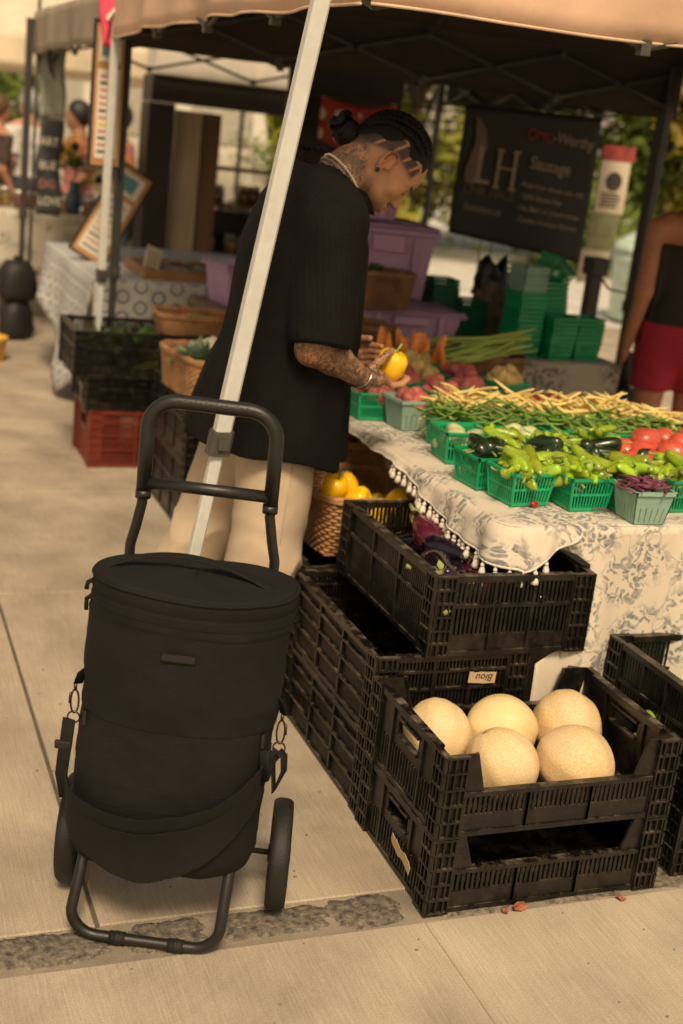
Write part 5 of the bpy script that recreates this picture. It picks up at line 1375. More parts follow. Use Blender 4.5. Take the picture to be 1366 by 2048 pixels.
    # legs inside the trousers and shoes so that the figure is whole
    lg = SDF((-.52, .95, -.01), (.16, 1.5, 1.0), .010)
    RH, RK, RA = (-.055, 1.11, .80), (-.075, 1.075, .45), (-.115, 1.06, .07)
    LH, LK, LA = (-.09, 1.29, .80), (-.165, 1.335, .46), (-.33, 1.37, .075)
    for a, b, c in ((RH, RK, RA), (LH, LK, LA)):
        lg.cap(a, b, .075, .055, .03); lg.cap(b, c, .052, .035, .03)
    lg.cap((-.07, 1.2, .85), (-.05, 1.2, .98), .13, .13, .05)
    Vl, Fl = lg.mesh()
    V2, F2 = merge(merge((V, Fh), (Va, Fa)), (Vl, Fl))
    body = sdf_obj('body', (V2, F2), SKIN, t, O, np.concatenate([cols, ca, np.ones((len(Vl), 3))]), {'tat': np.concatenate([tat, ta, np.zeros(len(Vl))])})
    # ---------------- shirt
    st = SDF((-.46, .80, .60), (.34, 1.60, 1.56), .0062)
    zs = np.array([.60, .68, .80, .94, 1.06, 1.13, 1.30, 1.38, 1.43, 1.48, 1.52])
    xc_ = np.array([-.075, -.072, -.065, -.045, -.020, -.012, -.006, .000, .010, .020, .025])
    rx_ = np.array([.245, .240, .222, .200, .185, .180, .172, .150, .125, .085, .06])
    ry_ = np.array([.245, .240, .232, .225, .218, .212, .205, .185, .150, .095, .07])
    def torso(x, y, z):
        c = np.interp(z, zs, xc_); a = np.interp(z, zs, rx_); b = np.interp(z, zs, ry_)
        an = np.arctan2((y-1.2)/b, (x-c)/a)
        dr = np.clip((1.15-z)/.4, 0, 1)
        rd_ = lambda q: (1-np.abs(np.sin(q)))**2
        fold = .010*rd_(an*3.2+z*2.5+.5)*dr+.007*rd_(an*2+z*8+x*6+1)*np.clip((1.32-z)*4, 0, 1)*np.clip((z-.8)*4, 0, 1)+.009*np.sin(an*5+z*2)*dr+.006*np.sin(an*11+z*5+1)*dr+.003*np.sin(an*3+z*17+x*9)*np.clip((1.35-z)*3, 0, 1)
        kk = np.sqrt(((x-c)/a)**2+((y-1.2)/b)**2)+1e-6
        return (kk-1)*np.minimum(a, b)*.9-fold
    st.comb((-.46, .8, .6), (.34, 1.6, 1.56), torso, .02, 'u', 0)
    st.cap((.005, 1.06, 1.405), (.005, 1.34, 1.405), .082, .082, .06)
    def sleeve(a, b, ra, rb):
        a, b = np.array(a), np.array(b); ab = b-a; l2 = ab@ab
        def fn(x, y, z):
            tt = ((x-a[0])*ab[0]+(y-a[1])*ab[1]+(z-a[2])*ab[2])/l2; t_ = np.clip(tt, 0, 1)
            r = ra+(rb-ra)*t_
            d_ = np.sqrt((x-a[0]-ab[0]*t_)**2+(y-a[1]-ab[1]*t_)**2+(z-a[2]-ab[2]*t_)**2)
            w = .0025*np.sin(z*26+x*40)+.007*(1-np.abs(np.sin(z*15+x*16+.8)))**2*np.clip((1.3-z)*5, 0, 1)
            return np.maximum(d_-r-w, (tt-1)*sqrt(l2))
        st.comb(np.minimum(a, b)-.11, np.maximum(a, b)+.11, fn, .03, 'u', .03)
    sleeve((.005, 1.02, 1.375), (-.026, .945, 1.066), .090, .082); sleeve((.005, 1.39, 1.375), (.0, 1.455, 1.05), .088, .082)
    # hem (tilted: lifted at the back), neck opening, hollow inside
    sl_, P = st._sl((-.46, .8, .6), (.34, 1.6, 1.56), 0)
    X_, Y_, Z_ = P
    hem = .735-.16*(X_+.05)+.010*np.sin(X_*22+Y_*9)
    d0 = st.d.copy()
    d = np.maximum(st.d, hem[:st.d.shape[0], :st.d.shape[1], :st.d.shape[2]]-Z_)
    # slits below the arms keep the sleeve apart from the body
    nk = np.sqrt(((X_-.065)/.115)**2+((Y_-1.2)/.085)**2+((Z_-1.505)/.085)**2)-1
    d = np.maximum(d, -nk*.08)
    d = np.maximum(d, -(d0+.013))
    st.d = d.astype(np.float32)
    sobj = sdf_obj('shirt', st.mesh(), KNIT, t, O, smooth_it=1)
    # knitted rib stripe details: hem band, cuff band and collar as slightly raised rings
    cb_ = MB(); n = 40
    pts = []
    for j in range(n):
        a = 2*pi*j/n; cx2, cy2 = .060+.100*cos(a), 1.2+.078*sin(a)
        pts.append((cx2-O.x, cy2-O.y, 1.478-.42*(cx2-.06)+.012*abs(sin(a))))
    cb_.v = []; cb_.f = []
    for j in range(n):
        a = 2*pi*j/n
        for r_, dz_ in ((1.10, -.030), (1.02, -.004), (.93, .012)):
            cx2, cy2 = .058+.112*r_*cos(a), 1.2+.084*r_*sin(a); cb_.v.append((cx2-O.x, cy2-O.y, 1.466-.36*(cx2-.058)+dz_))
    cb_.f = [(j*3+k, ((j+1) % n)*3+k, ((j+1) % n)*3+k+1, j*3+k+1) for j in range(n) for k in range(2)]
    solidify(cb_.build('collar', KNIT, t, True), .005)
    # ---------------- trousers
    tr = SDF((-.62, .88, .02), (.22, 1.56, 1.0), .0068)
    tr.cap((-.07, 1.15, .90), (-.07, 1.25, .90), .118, .118, .05); 
    for a, b, c in ((RH, RK, RA), (LH, LK, LA)):
        tr.cap(a, b, .112, .096, .045); tr.cap(b, c, .096, .100, .03)
    X_, Y_, Z_ = np.meshgrid(*[tr.lo[k]+tr.vox*np.arange(tr.n[k]) for k in range(3)], indexing='ij')
    cl = np.clip((.8-Z_)*4, 0, 1)
    rdg = lambda a: (1-np.abs(np.sin(a)))**2.2
    wk = np.clip(1-np.abs(Z_-.44)/.20, 0, 1)
    tr.d -= (.0085*rdg(Z_*19+X_*9+Y_*5+1.2*np.sin(X_*24+Y_*17))*wk*cl+.007*rdg(Z_*5+(X_+Y_)*11+.6)*np.clip((.80-Z_)*5, 0, 1)+.006*rdg(Z_*13-X_*14+Y_*8)*np.clip((.36-Z_)*5, 0, 1)
        + .0035*np.sin(Z_*16+X_*30+Y_*22)*cl*np.clip((.66-Z_)*4, .15, 1)+.0022*np.sin(Z_*46-X_*30+Y_*25)*cl*np.clip((.6-Z_)*4, .1, 1)).astype(np.float32)
    tr.d = np.maximum(tr.d, (.05-Z_)).astype(np.float32)
    tobj = sdf_obj('trousers', tr.mesh(), CHINO, t, O, smooth_it=1)
    for k in (-1, 1):
        a, b, c = (RH, RK, RA) if k < 0 else (LH, LK, LA)
        sm_ = MB().tube([(a[0]-O.x+.01, a[1]-O.y+k*.112, .78), (b[0]-O.x, b[1]-O.y+k*.100, b[2]), (c[0]-O.x, c[1]-O.y+k*.102, .08)], .0022, 5)
        sm_.build('side_seam', M('khaki_seam', (.40, .31, .21), .9), tobj, True)
    for (ax, ay_) in ((RA[0], RA[1]), (LA[0], LA[1])):
        b = MB(); b.grid(lambda u_, v_: (ax-O.x-.08+.26*u_, ay_-O.y+(.045-.01*u_)*cos(2*pi*v_)*sin(pi*min(.98, max(.03, u_)))**.4, .002+max(0, (.075-.04*u_)*(.5+.5*sin(2*pi*v_)))*sin(pi*min(.97, max(.03, u_)))**.4), 16, 16)
        b.build('shoe', SHOE, t, True)
    # ---------------- hair: cap, cornrow braids running back into a bun
    hr = SDF((-.05, 1.05, 1.44), (.42, 1.35, 1.74), .0034)
    hr.ell(h(-.008, 0, .040), [S*.104, S*.080, S*.092], .01, 'u', A); hr.ell(h(.030, 0, .034), [S*.069, S*.069, S*.078], .02, 'u', A); hr.ell(h(-.085, 0, -.005), [S*.034, S*.045, S*.04], .02, 'u', A)
    X_, Y_, Z_ = np.meshgrid(*[hr.lo[k]+hr.vox*np.arange(hr.n[k]) for k in range(3)], indexing='ij')
    Q = (np.stack([X_-HC[0], Y_-HC[1], Z_-HC[2]], -1)@A)/S
    qx, qy, qz = Q[..., 0], Q[..., 1], Q[..., 2]
    line = .066-1.05*np.clip(-qx-.028, 0, .12)
    cut = np.maximum(line-qz-.010*np.sin(qx*95), qx-.072-.0*qz)
    hr.d = np.maximum(np.maximum(hr.d, cut*S), -(hr.d+.011)).astype(np.float32)
    sdf_obj('hair', hr.mesh(), HAIR, t, O)
    br = MB()
    for i in range(7):
        bi = radians(-54+18*i); pts = [[], [], []]
        n = 46
        for j in range(n+1):
            al = radians(24+178*j/n); be = bi*(1-.85*max(0, (j/n-.55)/.45)**1.5)*min(1, .75+j/n)
            R_ = (.107, .083, .097)
            c = np.array((-.006+R_[0]*cos(al)*cos(be)*(1 if cos(al) < 0 else .92), R_[1]*sin(be)*(.35+.65*abs(sin(max(al, .5)))) if al < 1.6 else R_[1]*sin(be), .038+R_[2]*sin(al)*cos(be)))
            nrm = c-np.array((-.006, 0, .038)); nrm /= np.linalg.norm(nrm)
            sd_ = np.cross(nrm, np.array((-sin(al), 0, cos(al)))); sd_ /= np.linalg.norm(sd_)+1e-6
            for k in range(3):
                ph = j*.95+k*2*pi/3
                p = c+sd_*.0068*sin(ph)+nrm*(.0035*sin(2*ph)); w_ = h(*p); pts[k].append(tuple(Vector(w_)-O))
        for k in range(3): br.tube(pts[k], [.0058*(.6+.4*min(1, j/4)) for j in range(n+1)], 6)
    braid = br.build('braids', HAIR, t, True); braid['kind'] = 'stuff'
    bn = MB(); rb = random.Random(5)
    C0 = np.array((-.118, 0, -.036))
    for k in range(3):
        pts = []
        for j in range(40):
            a = j*.42; r_ = .014+.017*(j/40); c = C0+np.array((-.018+.030*(k-1)*.8, r_*cos(a+k*2), r_*sin(a+k*2)))+np.array((.006*sin(j*1.7), 0, 0))
            w_ = h(*c); pts.append(tuple(Vector(w_)-O))
        bn.tube(pts, [.0085+.0022*sin(j*1.9) for j in range(40)], 6)
    w_ = Vector(h(*C0))-O; bn.ball(tuple(w_), .039, 12, 8)
    bn.build('bun', HAIR, t, True)
    # ---------------- jewellery
    PEARL = M('pearl', (.78, .72, .62), .25, .06, 30, coat=.3); SILV = M('silver', (.5, .48, .44), .25, .1, 40, metal=1); JET = M('jet', (.008, .008, .008), .15)
    base = np.array((.078, 1.2, 1.488)); nk_ax = (h(-.03, 0, -.05)-np.array((.02, 1.2, 1.42))); nk_ax /= np.linalg.norm(nk_ax)
    e1 = np.array((nk_ax[2], 0, -nk_ax[0])); e1 /= np.linalg.norm(e1); e2 = np.cross(nk_ax, e1)
    for q_, (nm, mt, rr_, cnt) in enumerate((('pearl_necklace', PEARL, .0036, 58), ('chain_necklace', SILV, .0024, 70))):
        nb_ = MB()
        for j in range(cnt):
            a = 2*pi*j/cnt; p = base+e1*(.070*cos(a)+.004)+e2*.069*sin(a)+nk_ax*(-.013*q_)
            nb_.ball(tuple(Vector(p)-O), rr_, 7, 5)
        o = nb_.build(nm, mt, t, True)
        o['kind'] = 'stuff'
    p = Vector(h(-.010, -.084, -.032))-O
    MB().lathe([(.001, -.004), (.006, -.003), (.0065, 0), (.006, .003), (.001, .004)], 12).build('ear_plug', JET, t, True, p, (pi/2, 0, 0))
    p = Vector(h(-.021, -.088, -.020))-O; MB().ball((0, 0, 0), .0026, 8, 6).build('ear_stud', SILV, t, True, p)
    wv = Vector(wr)-O; ax = (Vector(wr)-Vector((.03, .975, 1.030))).normalized(); s1 = ax.orthogonal().normalized(); s2 = ax.cross(s1)
    bb = MB(); bb.tube([tuple(wv-ax*.012+(s1*cos(2*pi*j/40)+s2*sin(2*pi*j/40))*.0325+ax*.006*sin(2*pi*j/40)) for j in range(40)], [.0016+.0007*(j % 2) for j in range(40)], 5, closed=True)
    bb.build('bracelet', SILV, t, True)
    # the pepper he holds
    o = inst('yellow_pepper', BELLY[0], (PC[0]-.004, PC[1], PC[2]-.042), (.25, .15, .4), 1.05); tag(o, 'large yellow bell pepper held in the man\'s hands', 'pepper')
    inst('stem', STMP, (0, 0, .068), (0, 0, 0), 1.2, o)
build_man()
# ---------------------------------------------------------------- bystanders
def bystander(label, x, y, rz, H, skin, top_c, bot_c, hair_c, sleeve=.25, hairlen=.0, short=True, arm=(0.06, -.02), bun=False, vox=.012, name='person', lean=0, topcut=.56, strap=False, thin=1.0, shorts=False):
    k = H/1.72; t = thing(name, label, 'person', (x, y, 0), rz)
    s = SDF((-.42*k, -.42*k, -.02), (.42*k, .42*k, H+.08), vox)
    z = lambda v: v*k
    hd = (.02+lean, 0, z(1.60)); s.ell(hd, (z(.098), z(.076), z(.115)), .02); s.ell((hd[0]+.03, 0, z(1.545)), (z(.06), z(.055), z(.07)), .03)
    s.ell((hd[0]+z(.10), 0, z(1.585)), (z(.018), z(.012), z(.02)), .012)
    for q in (-1, 1): s.ell((hd[0]-.005, q*z(.078), z(1.59)), (z(.014), z(.008), z(.026)), .006)
    s.cap((lean*.8, 0, z(1.50)), (lean*.5, 0, z(1.40)), z(.052), z(.060), .03)
    s.cap((lean*.4, -z(.12), z(1.39)), (lean*.4, z(.12), z(1.39)), z(.06), z(.06), .06)
    s.ell((lean*.2, 0, z(1.22)), (z(.11*thin), z(.155*thin), z(.19)), .05); s.ell((0, 0, z(1.0)), (z(.10*thin), z(.14*thin), z(.16)), .06); s.ell((-.01, 0, z(.90)), (z(.115*thin), z(.165*thin), z(.12)), .05)
    for q in (-1, 1):
        s.cap((0, q*z(.09), z(.86)), (.0, q*z(.095), z(.48)), z(.083), z(.055), .03); s.cap((0, q*z(.095), z(.48)), (-.02, q*z(.10), z(.08)), z(.055), z(.036), .03)
        s.cap((-.03, q*z(.10), z(.05)), (.12, q*z(.105), z(.035)), z(.042), z(.034), .02)
        e = (-.02+arm[1], q*z(.215), z(1.10)); w = (arm[0]+.02, q*z(.225), z(.86))
        if arm[0] > .15: w = (arm[0], q*z(.15), z(1.02))
        s.cap((lean*.4, q*z(.18), z(1.37)), e, z(.050), z(.040), .03); s.cap(e, w, z(.040), z(.027), .02)
        d = (Vector(w)-Vector(e)).normalized()
        s.ell(tuple(Vector(w)+d*.05), (z(.028), z(.020), z(.045)), .02)
        for i in range(4): s.cap(tuple(Vector(w)+d*.07+Vector((.012*(i-1.5), 0, 0))), tuple(Vector(w)+d*(.13-.008*abs(i-1))+Vector((.012*(i-1.5)+.01, 0, -.004))), .0085, .007, .006)
        s.cap(tuple(Vector(w)+d*.03+Vector((.02, 0, 0))), tuple(Vector(w)+d*.08+Vector((.035, 0, 0))), .010, .008, .008)
    sk = M('skin_%d' % (hash(skin) % 9999), skin, .55, .1, 30)
    sdf_obj('body', s.mesh(), sk, t)
    X_, Y_, Z_ = np.meshgrid(*[s.lo[i]+s.vox*np.arange(s.n[i]) for i in range(3)], indexing='ij')
    base = s.d
    def shell(nm, cond, off, mt):
        c = SDF(s.lo, s.lo+s.vox*(s.n-1), s.vox); c.n = s.n
        c.d = np.maximum(np.maximum(base-off, cond), -(base-off+.02)).astype(np.float32)
        if (c.d < 0).any(): sdf_obj(nm, c.mesh(), mt, t)
    mt = M('cloth_'+name+label[:12], top_c, .9, .15, 10, .2, 200); mb = M('cloth_b'+label[:12], bot_c, .9, .12, 10, .2, 200)
    arm_d = np.abs(Y_)-z(.175)
    zt = z(1.40) if not strap else z(1.31)
    cond = np.maximum(np.maximum(z(.88)-Z_, Z_-zt), np.where(Z_ > z(1.40-sleeve), -1.0, arm_d) if not strap else arm_d)
    cond = np.maximum(cond, np.where(np.abs(X_) > .18, 1, -1)) if arm[0] > .15 else cond
    shell('shirt', cond, .020, mt)
    if strap:
        b = MB()
        for q in (-1, 1): b.tube([(.10, q*z(.07), z(1.29)), (.05, q*z(.09), z(1.425)), (-.02, q*z(.09), z(1.452)), (-.085, q*z(.075), z(1.40)), (-.12, q*z(.06), z(1.29))], [(.003, .008)]*5, 6)
        b.build('straps', mt, t, True)
    arm2 = np.abs(Y_)-z(.185)
    shell('shorts' if shorts else 'trousers', np.maximum(np.maximum((z(.66) if shorts else z(.09))-Z_, Z_-z(.97)), np.where(Z_ < z(.8), arm2, arm2)), .022, mb)
    hm = M('hair_'+str(int(hair_c[0]*1e4)), hair_c, .5, .3, 40, .4, 200)
    c = SDF(s.lo, s.lo+s.vox*(s.n-1), s.vox); c.n = s.n
    hx = hd[0]
    e_ = lambda cx, cz, a, b_, d_: (np.sqrt(((X_-cx)/a)**2+(Y_/b_)**2+((Z_-cz)/d_)**2)-1)*min(a, b_, d_)
    c.d = np.maximum(e_(hx-.012, z(1.615), z(.112), z(.092), z(.122)), np.maximum(z(1.56)-Z_+ (X_-hx)*1.1, (X_-hx)-z(.075))).astype(np.float32)
    if hairlen: c.cap((hx-.07, 0, z(1.60)), (hx-.11, 0, z(1.60)-hairlen), .085, .07, .04)
    if bun: c.ell((hx-.05, 0, z(1.74)), (.05, .05, .045), .02)
    sdf_obj('hair', c.mesh(), hm, t)
    return t
# ================================================================== BEHIND THE TABLE
# stall keeper's second table with crates of empty punnets
P1, P2 = PZ(1215, 728, .74), PZ(800, 700, .74)
folding_table(1.0, 2.06, 2.72, 3.42, .735, 'folding table behind the vegetables under the dark flowered cloth')
t = thing('tablecloth', 'dull flowered cloth with fringe on the table of empty punnets', 'tablecloth')
def bc(u, v):
    x = .98+1.10*u
    if v < .55: return ((x, 3.44-(.74)*v/.55, .739), (x, v))
    q = (v-.55)/.45; return ((x, 2.695+.010*sin(x*25)*q, .739-.15*q), (x, 2.69-.15*q))
cloth_sheet('cloth', TOILE2, bc, 40, 20, t)
fm = MB().lathe([(.001, -.03), (.006, -.03), (.004, -.01), (.002, 0)], 6).mesh('tassel', MATS['tassel'], True)
for i in range(44): inst('tassel', fm, (.985+1.08*i/43, 2.692, .592), parent=t)
def bstack(x, y, z, n, rz, mesh, label, name='punnet_stack', step=.02):
    for i in range(n):
        o = inst('punnet', mesh, (x+U(-.003, .003), y+U(-.003, .003), z+i*step), (0, 0, rz+U(-.04, .04)), 1.0); tag(o, label, 'basket', 'nested empty punnets')
Zb = .742
bstack(1.62, 2.83, Zb, 11, .1, PUN, 'empty green punnet nested in the tallest stack on the back table')
bstack(1.62, 2.83, Zb+.22, 5, .1, PUL, 'empty grey green pulp box nested on top of the tallest punnet stack')
bstack(1.76, 2.90, Zb, 13, .0, PUN, 'empty green punnet nested in the stack beside the pulp boxes')
bstack(1.78, 2.80, Zb, 6, .1, PUN, 'empty green punnet nested in the low middle stack on the back table')
bstack(1.93, 2.82, Zb, 6, .0, PUN, 'empty green punnet nested in the low stack at the back table end')
o = inst('punnet', PUN, (1.77, 2.92, Zb+.335), (.5, .2, .2)); tag(o, 'empty green punnet tipped on its side above a stack', 'basket')
bstack(1.41, 3.26, Zb, 10, .0, PUND, 'empty dark green punnet nested in the tall stack beside the purple tub'); bstack(1.535, 3.20, Zb, 6, .0, PUND, 'empty dark green punnet nested in the lower dark stack')
CARD = M('cardboard', (.36, .25, .15), .85, .15, 12)
t = thing('carton', 'flat cardboard carton on the back table before the punnets', 'box', (1.43, 2.80, Zb))
MB().box((-.11, -.06, 0), (.11, .07, .05)).build('carton_body', CARD, t, bevel=.003); MB().box((-.113, -.063, .05), (.113, .073, .066)).build('lid', CARD, t, bevel=.003)
# crumpled shopping bags
def sack(name, x, y, z, r, h, mat, label, seed):
    b = MB(); n = 24; rr = random.Random(seed)
    b.grid(lambda u, v: ((r[0]*(1-.25*v**2)*(1+.16*fbm(cos(2*pi*u)*2+seed, sin(2*pi*u)*2, v*3)))*cos(2*pi*u), (r[1]*(1-.3*v**2)*(1+.16*fbm(cos(2*pi*u)*2+seed, sin(2*pi*u)*2, v*3+5)))*sin(2*pi*u), h*v*(1+.30*fbm(cos(2*pi*u)*1.5, sin(2*pi*u)*1.5, seed)*v)), 32, 12)
    o = b.build(name, mat, None, True, (x, y, z)); solidify(o, .002); tag(o, label, 'bag'); return o
SACK = M('printed_sack', (.34, .25, .17), .7, .35, 30, .3, 60, col2=(.10, .075, .06))
sack('paper_sack', 1.70, 3.28, Zb, (.12, .10), .26, SACK, 'brown printed paper sack behind the punnet stacks', 2)
sack('black_bag', 1.68, 3.29, Zb+.20, (.09, .06), .16, M('black_film', (.012, .012, .012), .35, .3, 9), 'crumpled black plastic bag sticking out of the sack', 9)
sack('clear_bag', 1.90, 3.10, Zb, (.10, .08), .24, M('clear_film', (.45, .38, .28), .3, .25, 18), 'crumpled pale plastic bag behind the low punnet stacks', 4)
# purple lidded tubs
PUR = M('purple_plastic', (.42, .26, .42), .42, .12, 10, .1, 80, rnd=.1)
def tub(x, y, z, w, d, h, rz, label, tilt=0):
    t = thing('purple_tub', label, 'storage tub', (x, y, z), rot=(tilt, 0, rz), group='purple lidded tubs')
    def ring(f, k): return [(k*sx*w/2, k*sy_*d/2, h*f) for sx, sy_ in ((-1, -1), (1, -1), (1, 1), (-1, 1))]
    b = MB(); b.add(ring(0, .88)+ring(.86, 1.0), [(3, 2, 1, 0), (0, 1, 5, 4), (1, 2, 6, 5), (2, 3, 7, 6), (3, 0, 4, 7), (4, 5, 6, 7)]); b.build('tub_body', PUR, t, bevel=.012)
    MB().box((-w/2-.018, -d/2-.018, h*.84), (w/2+.018, d/2+.018, h*.92)).build('rim', PUR, t, bevel=.006)
    ld = MB().box((-w/2-.012, -d/2-.012, h*.922), (w/2+.012, d/2+.012, h*.97)).build('lid', PUR, t, bevel=.008)
    MB().box((-w/2+.05, -d/2+.05, h*.96), (w/2-.05, d/2-.05, h*1.0)).build('lid_panel', PUR, ld, bevel=.008)
    for s in (-1, 1):
        MB().box((-w*.16, s*(d/2+.020)-.012, h*.62), (w*.16, s*(d/2+.020)+.012, h*.84)).build('handle', PUR, t, bevel=.005)
        for q in (-.3, .3): MB().box((w*q-.012, s*(d/2)-.008, h*.1), (w*q+.012, s*(d/2+.002)+.008, h*.84)).build('rib', PUR, t)
    return t
tub(1.10, 3.02, .742, .48, .34, .17, radians(-4), 'purple lidded tub lying lowest beside the leeks')
tub(1.10, 3.37, .742, .40, .27, .17, radians(-4), 'purple tub hidden under the big purple tub at the back')
tub(1.08, 3.30, .92, .44, .40, .33, radians(-8), 'big purple tub on the back of the stack, above the dark punnets')
tub(.92, 3.28, 1.255, .42, .36, .13, radians(-14), 'shallow purple tub on top of the stack near the man\'s face', 0)
tub(.76, 4.16, .70, .36, .30, .22, radians(8), 'purple tub half hidden behind the man\'s back', 0)
# stands that carry them
CLO = M('stand_wood', (.22, .15, .09), .7)
t = thing('low_stand', 'plain wooden stand under the purple tub behind the man', 'stand', (.78, 4.16, 0)); MB().box((-.26, -.22, .66), (.22, .24, .70)).build('top', CLO, t)
for sx in (-.22, .18):
    for q in (-.18, .2): MB().box((sx-.02, q-.02, 0), (sx+.02, q+.02, .66)).build('leg', CLO, t)
wicker(.93, 2.86, .915, .24, .17, .14, radians(-6), 'wicker basket of parsley standing on the purple tub', WICKD); 
leafy('parsley', .90, 2.84, 1.03, .075, 110, LEAF, 'bunch of dark parsley in the wicker basket on the purple tub', 'parsley', .028, .8)
wicker(.70, 2.46, .742, .22, .20, .15, 0, 'tall wicker basket beside the carrots and the man\'s elbow', WICKD)
wicker(1.14, 2.26, .742, .30, .16, .085, 0, 'long low wicker basket that carries the leeks', WICKD)
# ---------------------------------------------------------------- banner
BAN = M('banner_black', (.012, .010, .009), .6, .35, 4, .2, 40)
BW = M('banner_grey', (.34, .27, .22), .7); BR = M('banner_red', (.24, .03, .03), .7); BD = M('banner_dim', (.17, .12, .10), .7)
YB = 3.80
c0, c1, c2, c3 = PY(930, 208, YB), PY(1205, 235, YB), PY(1162, 527, YB), PY(898, 465, YB)
t = thing('banner', 'black sausage stall banner hanging from the back of the tent', 'banner', ((c0.x+c3.x)/2, YB, c3.z))
bw, bh = c1.x-c0.x, c0.z-c3.z
dz = (c2.z-c3.z)
def bf(u, v):
    return (bw*u+.012*sin(v*5)*(u-.5), .012*sin(u*7)*(1-v)-.010*sin(u*11+v*4)*v, dz*u*(1-v)+(bh)*v+(c1.z-c0.z)*u*v)
o = MB().grid(bf, 24, 20).build('banner_sheet', BAN, t, True); solidify(o, .002)
sl_b = atan2(dz*.6, bw)
def bt(s_, size, fx, fy, mt, align='LEFT', sx=1, off=0, sh=0):
    p = bf(fx, fy); return text(s_, size, t, mt, (p[0], p[1]-.014, p[2]), (pi/2, -(-sl_b) if False else -sl_b, 0), align, sx=sx, off=off, shear=sh)
bt('OMG', .074, .45, .80, BR, sx=.9, off=.001); bt('-Worthy', .074, .655, .80, BW, sx=.9, off=.001)
bt('Sausage', .085, .50, .595, BW, sx=.9, off=.001)
for i, s_ in enumerate(('-Made from whole cuts only', '- 100% Gluten-free', '- No fillers or preservatives', '- Dozens of unique flavours')):
    bt(s_, .037, .45, .455-.085*i, BW, sx=.9, off=.0006)
bt('LINK HAUS', .062, .06, .335, BD, sx=.95); bt('linkhaus.ca', .052, .08, .205, BW, sx=.95)
# the emblem: serif L and H with the pale animal head shape behind the L
def bpoly(pts, mt, d=.012, nm='emblem'):
    vs = [bf(x, y) for x, y in pts]; b = MB(); n = len(pts)
    b.add([(x, y-d, z) for x, y, z in vs]+[(x, y-d-.001, z) for x, y, z in vs], [tuple(range(n)), tuple(range(2*n-1, n-1, -1))]+[(i, (i+1) % n, (i+1) % n+n, i+n) for i in range(n)]); b.build(nm, mt, t)
bpoly([(.08, .93), (.10, .72), (.05, .50), (.06, .42), (.12, .40), (.15, .55), (.19, .70), (.16, .84)], BD)
bpoly([(.14, .70), (.17, .70), (.17, .455), (.24, .455), (.24, .425), (.12, .425), (.12, .455), (.14, .455)], BW, .013)
for x in (.265, .375):
    bpoly([(x, .70), (x+.05, .70), (x+.05, .685), (x+.035, .68), (x+.035, .43), (x+.05, .42), (x+.05, .405), (x, .405), (x, .42), (x+.012, .43), (x+.012, .68), (x, .685)], BW, .013)
bpoly([(.30, .57), (.39, .57), (.39, .555), (.30, .555)], BW, .0135)
MB().tube([(-.06, .02, bh+.005), (bw+.1, .02, bh+.015+c1.z-c0.z)], .008, 6).build('hanging_rod', DKM, t, True)
for fx in (.25, .33):
    p = bf(fx, 0); MB().tube([(p[0], p[1]+.005, p[2]), (p[0], p[1]+.005, -c3.z+.76)], .003, 5).build('tie_cord', DKM, t)
# posters beyond the banner, on a rail post
POS = M('poster_paper', (.66, .57, .42), .8, .06, 9)
def poster(u0, v0, u1, v1, y, label):
    a, b = PY(u0, v0, y), PY(u1, v1, y)
    t = thing('poster_board', label, 'poster', ((a.x+b.x)/2, y, b.z)); w, h_ = b.x-a.x, a.z-b.z
    MB().box((-w/2, 0, 0), (w/2, .012, h_)).build('sheet', POS, t); return t, w, h_
PK = M('poster_ink', (.06, .05, .045), .8); PG = M('poster_green', (.24, .25, .13), .8, .4, 9); PR2 = M('poster_red', (.33, .06, .05), .8, .4, 12)
t, w, h_ = poster(1205, 320, 1245, 430, 4.7, 'cream poster with round black seal beside the banner')
MB().lathe([(.001, 0), (.055, 0), (.055, .004), (.001, .004)], 20).build('seal', PK, t, False, (0, -.001, h_*.62), (pi/2, 0, 0))
for i in range(5): MB().box((-w*.36, -.002, h_*(.12+.06*i)), (w*.36*(.6+.1*(i % 4)), 0, h_*(.12+.06*i)+.010)).build('text_line', PK, t)
MB().box((-w/2-.005, .002, h_+.002), (w/2+.02, .014, h_+.09)).build('red_header', PR2, t)
MB().box((-w/2-.02, .002, -.22), (w/2-.02, .014, -.002)).build('green_picture', PG, t); MB().box((-w/2-.04, .002, -.42), (w/2-.04, .014, -.222)).build('lower_sheet', POS, t)
z0 = PY(1205, 430, 4.7).z
MB().box((-.02, .015, -z0), (.02, .05, .3)).build('post', DKM, t)
# cart, ropes and pole weights at the right rear leg
tag(MB().tube([(2.84, 3.83, 1.02), (2.72, 3.7, .95), (2.5, 3.55, .98), (2.38, 3.50, 1.07)], .006, 6).build('guy_rope', M('rope_dark', (.05, .03, .025), .9), None, True), 'dark rope tied from the rear tent leg to the short post', 'rope')
t = thing('short_post', 'short black post with clamp behind the punnet stacks', 'post', (2.37, 3.50, 0)); MB().box((-.03, -.03, 0), (.03, .03, 1.05)).build('post_shaft', DKM, t); MB().box((-.05, -.05, 1.05), (.05, .05, 1.14)).build('clamp', COLLAR, t, bevel=.01)
t = thing('leg_weight', 'black canvas weight strapped round the right rear tent leg', 'weight', (2.86, 3.80, 0))
MB().lathe([(.02, 0), (.13, 0), (.14, .1), (.12, .34), (.09, .42), (.02, .42)], 16, lambda a, r, z: 1+.08*sin(3*a)).build('sand_bag', BAN, t, True); MB().tube([(0, 0, .4), (0, 0, .62)], .04, 8).build('strap_wrap', BAN, t, True)
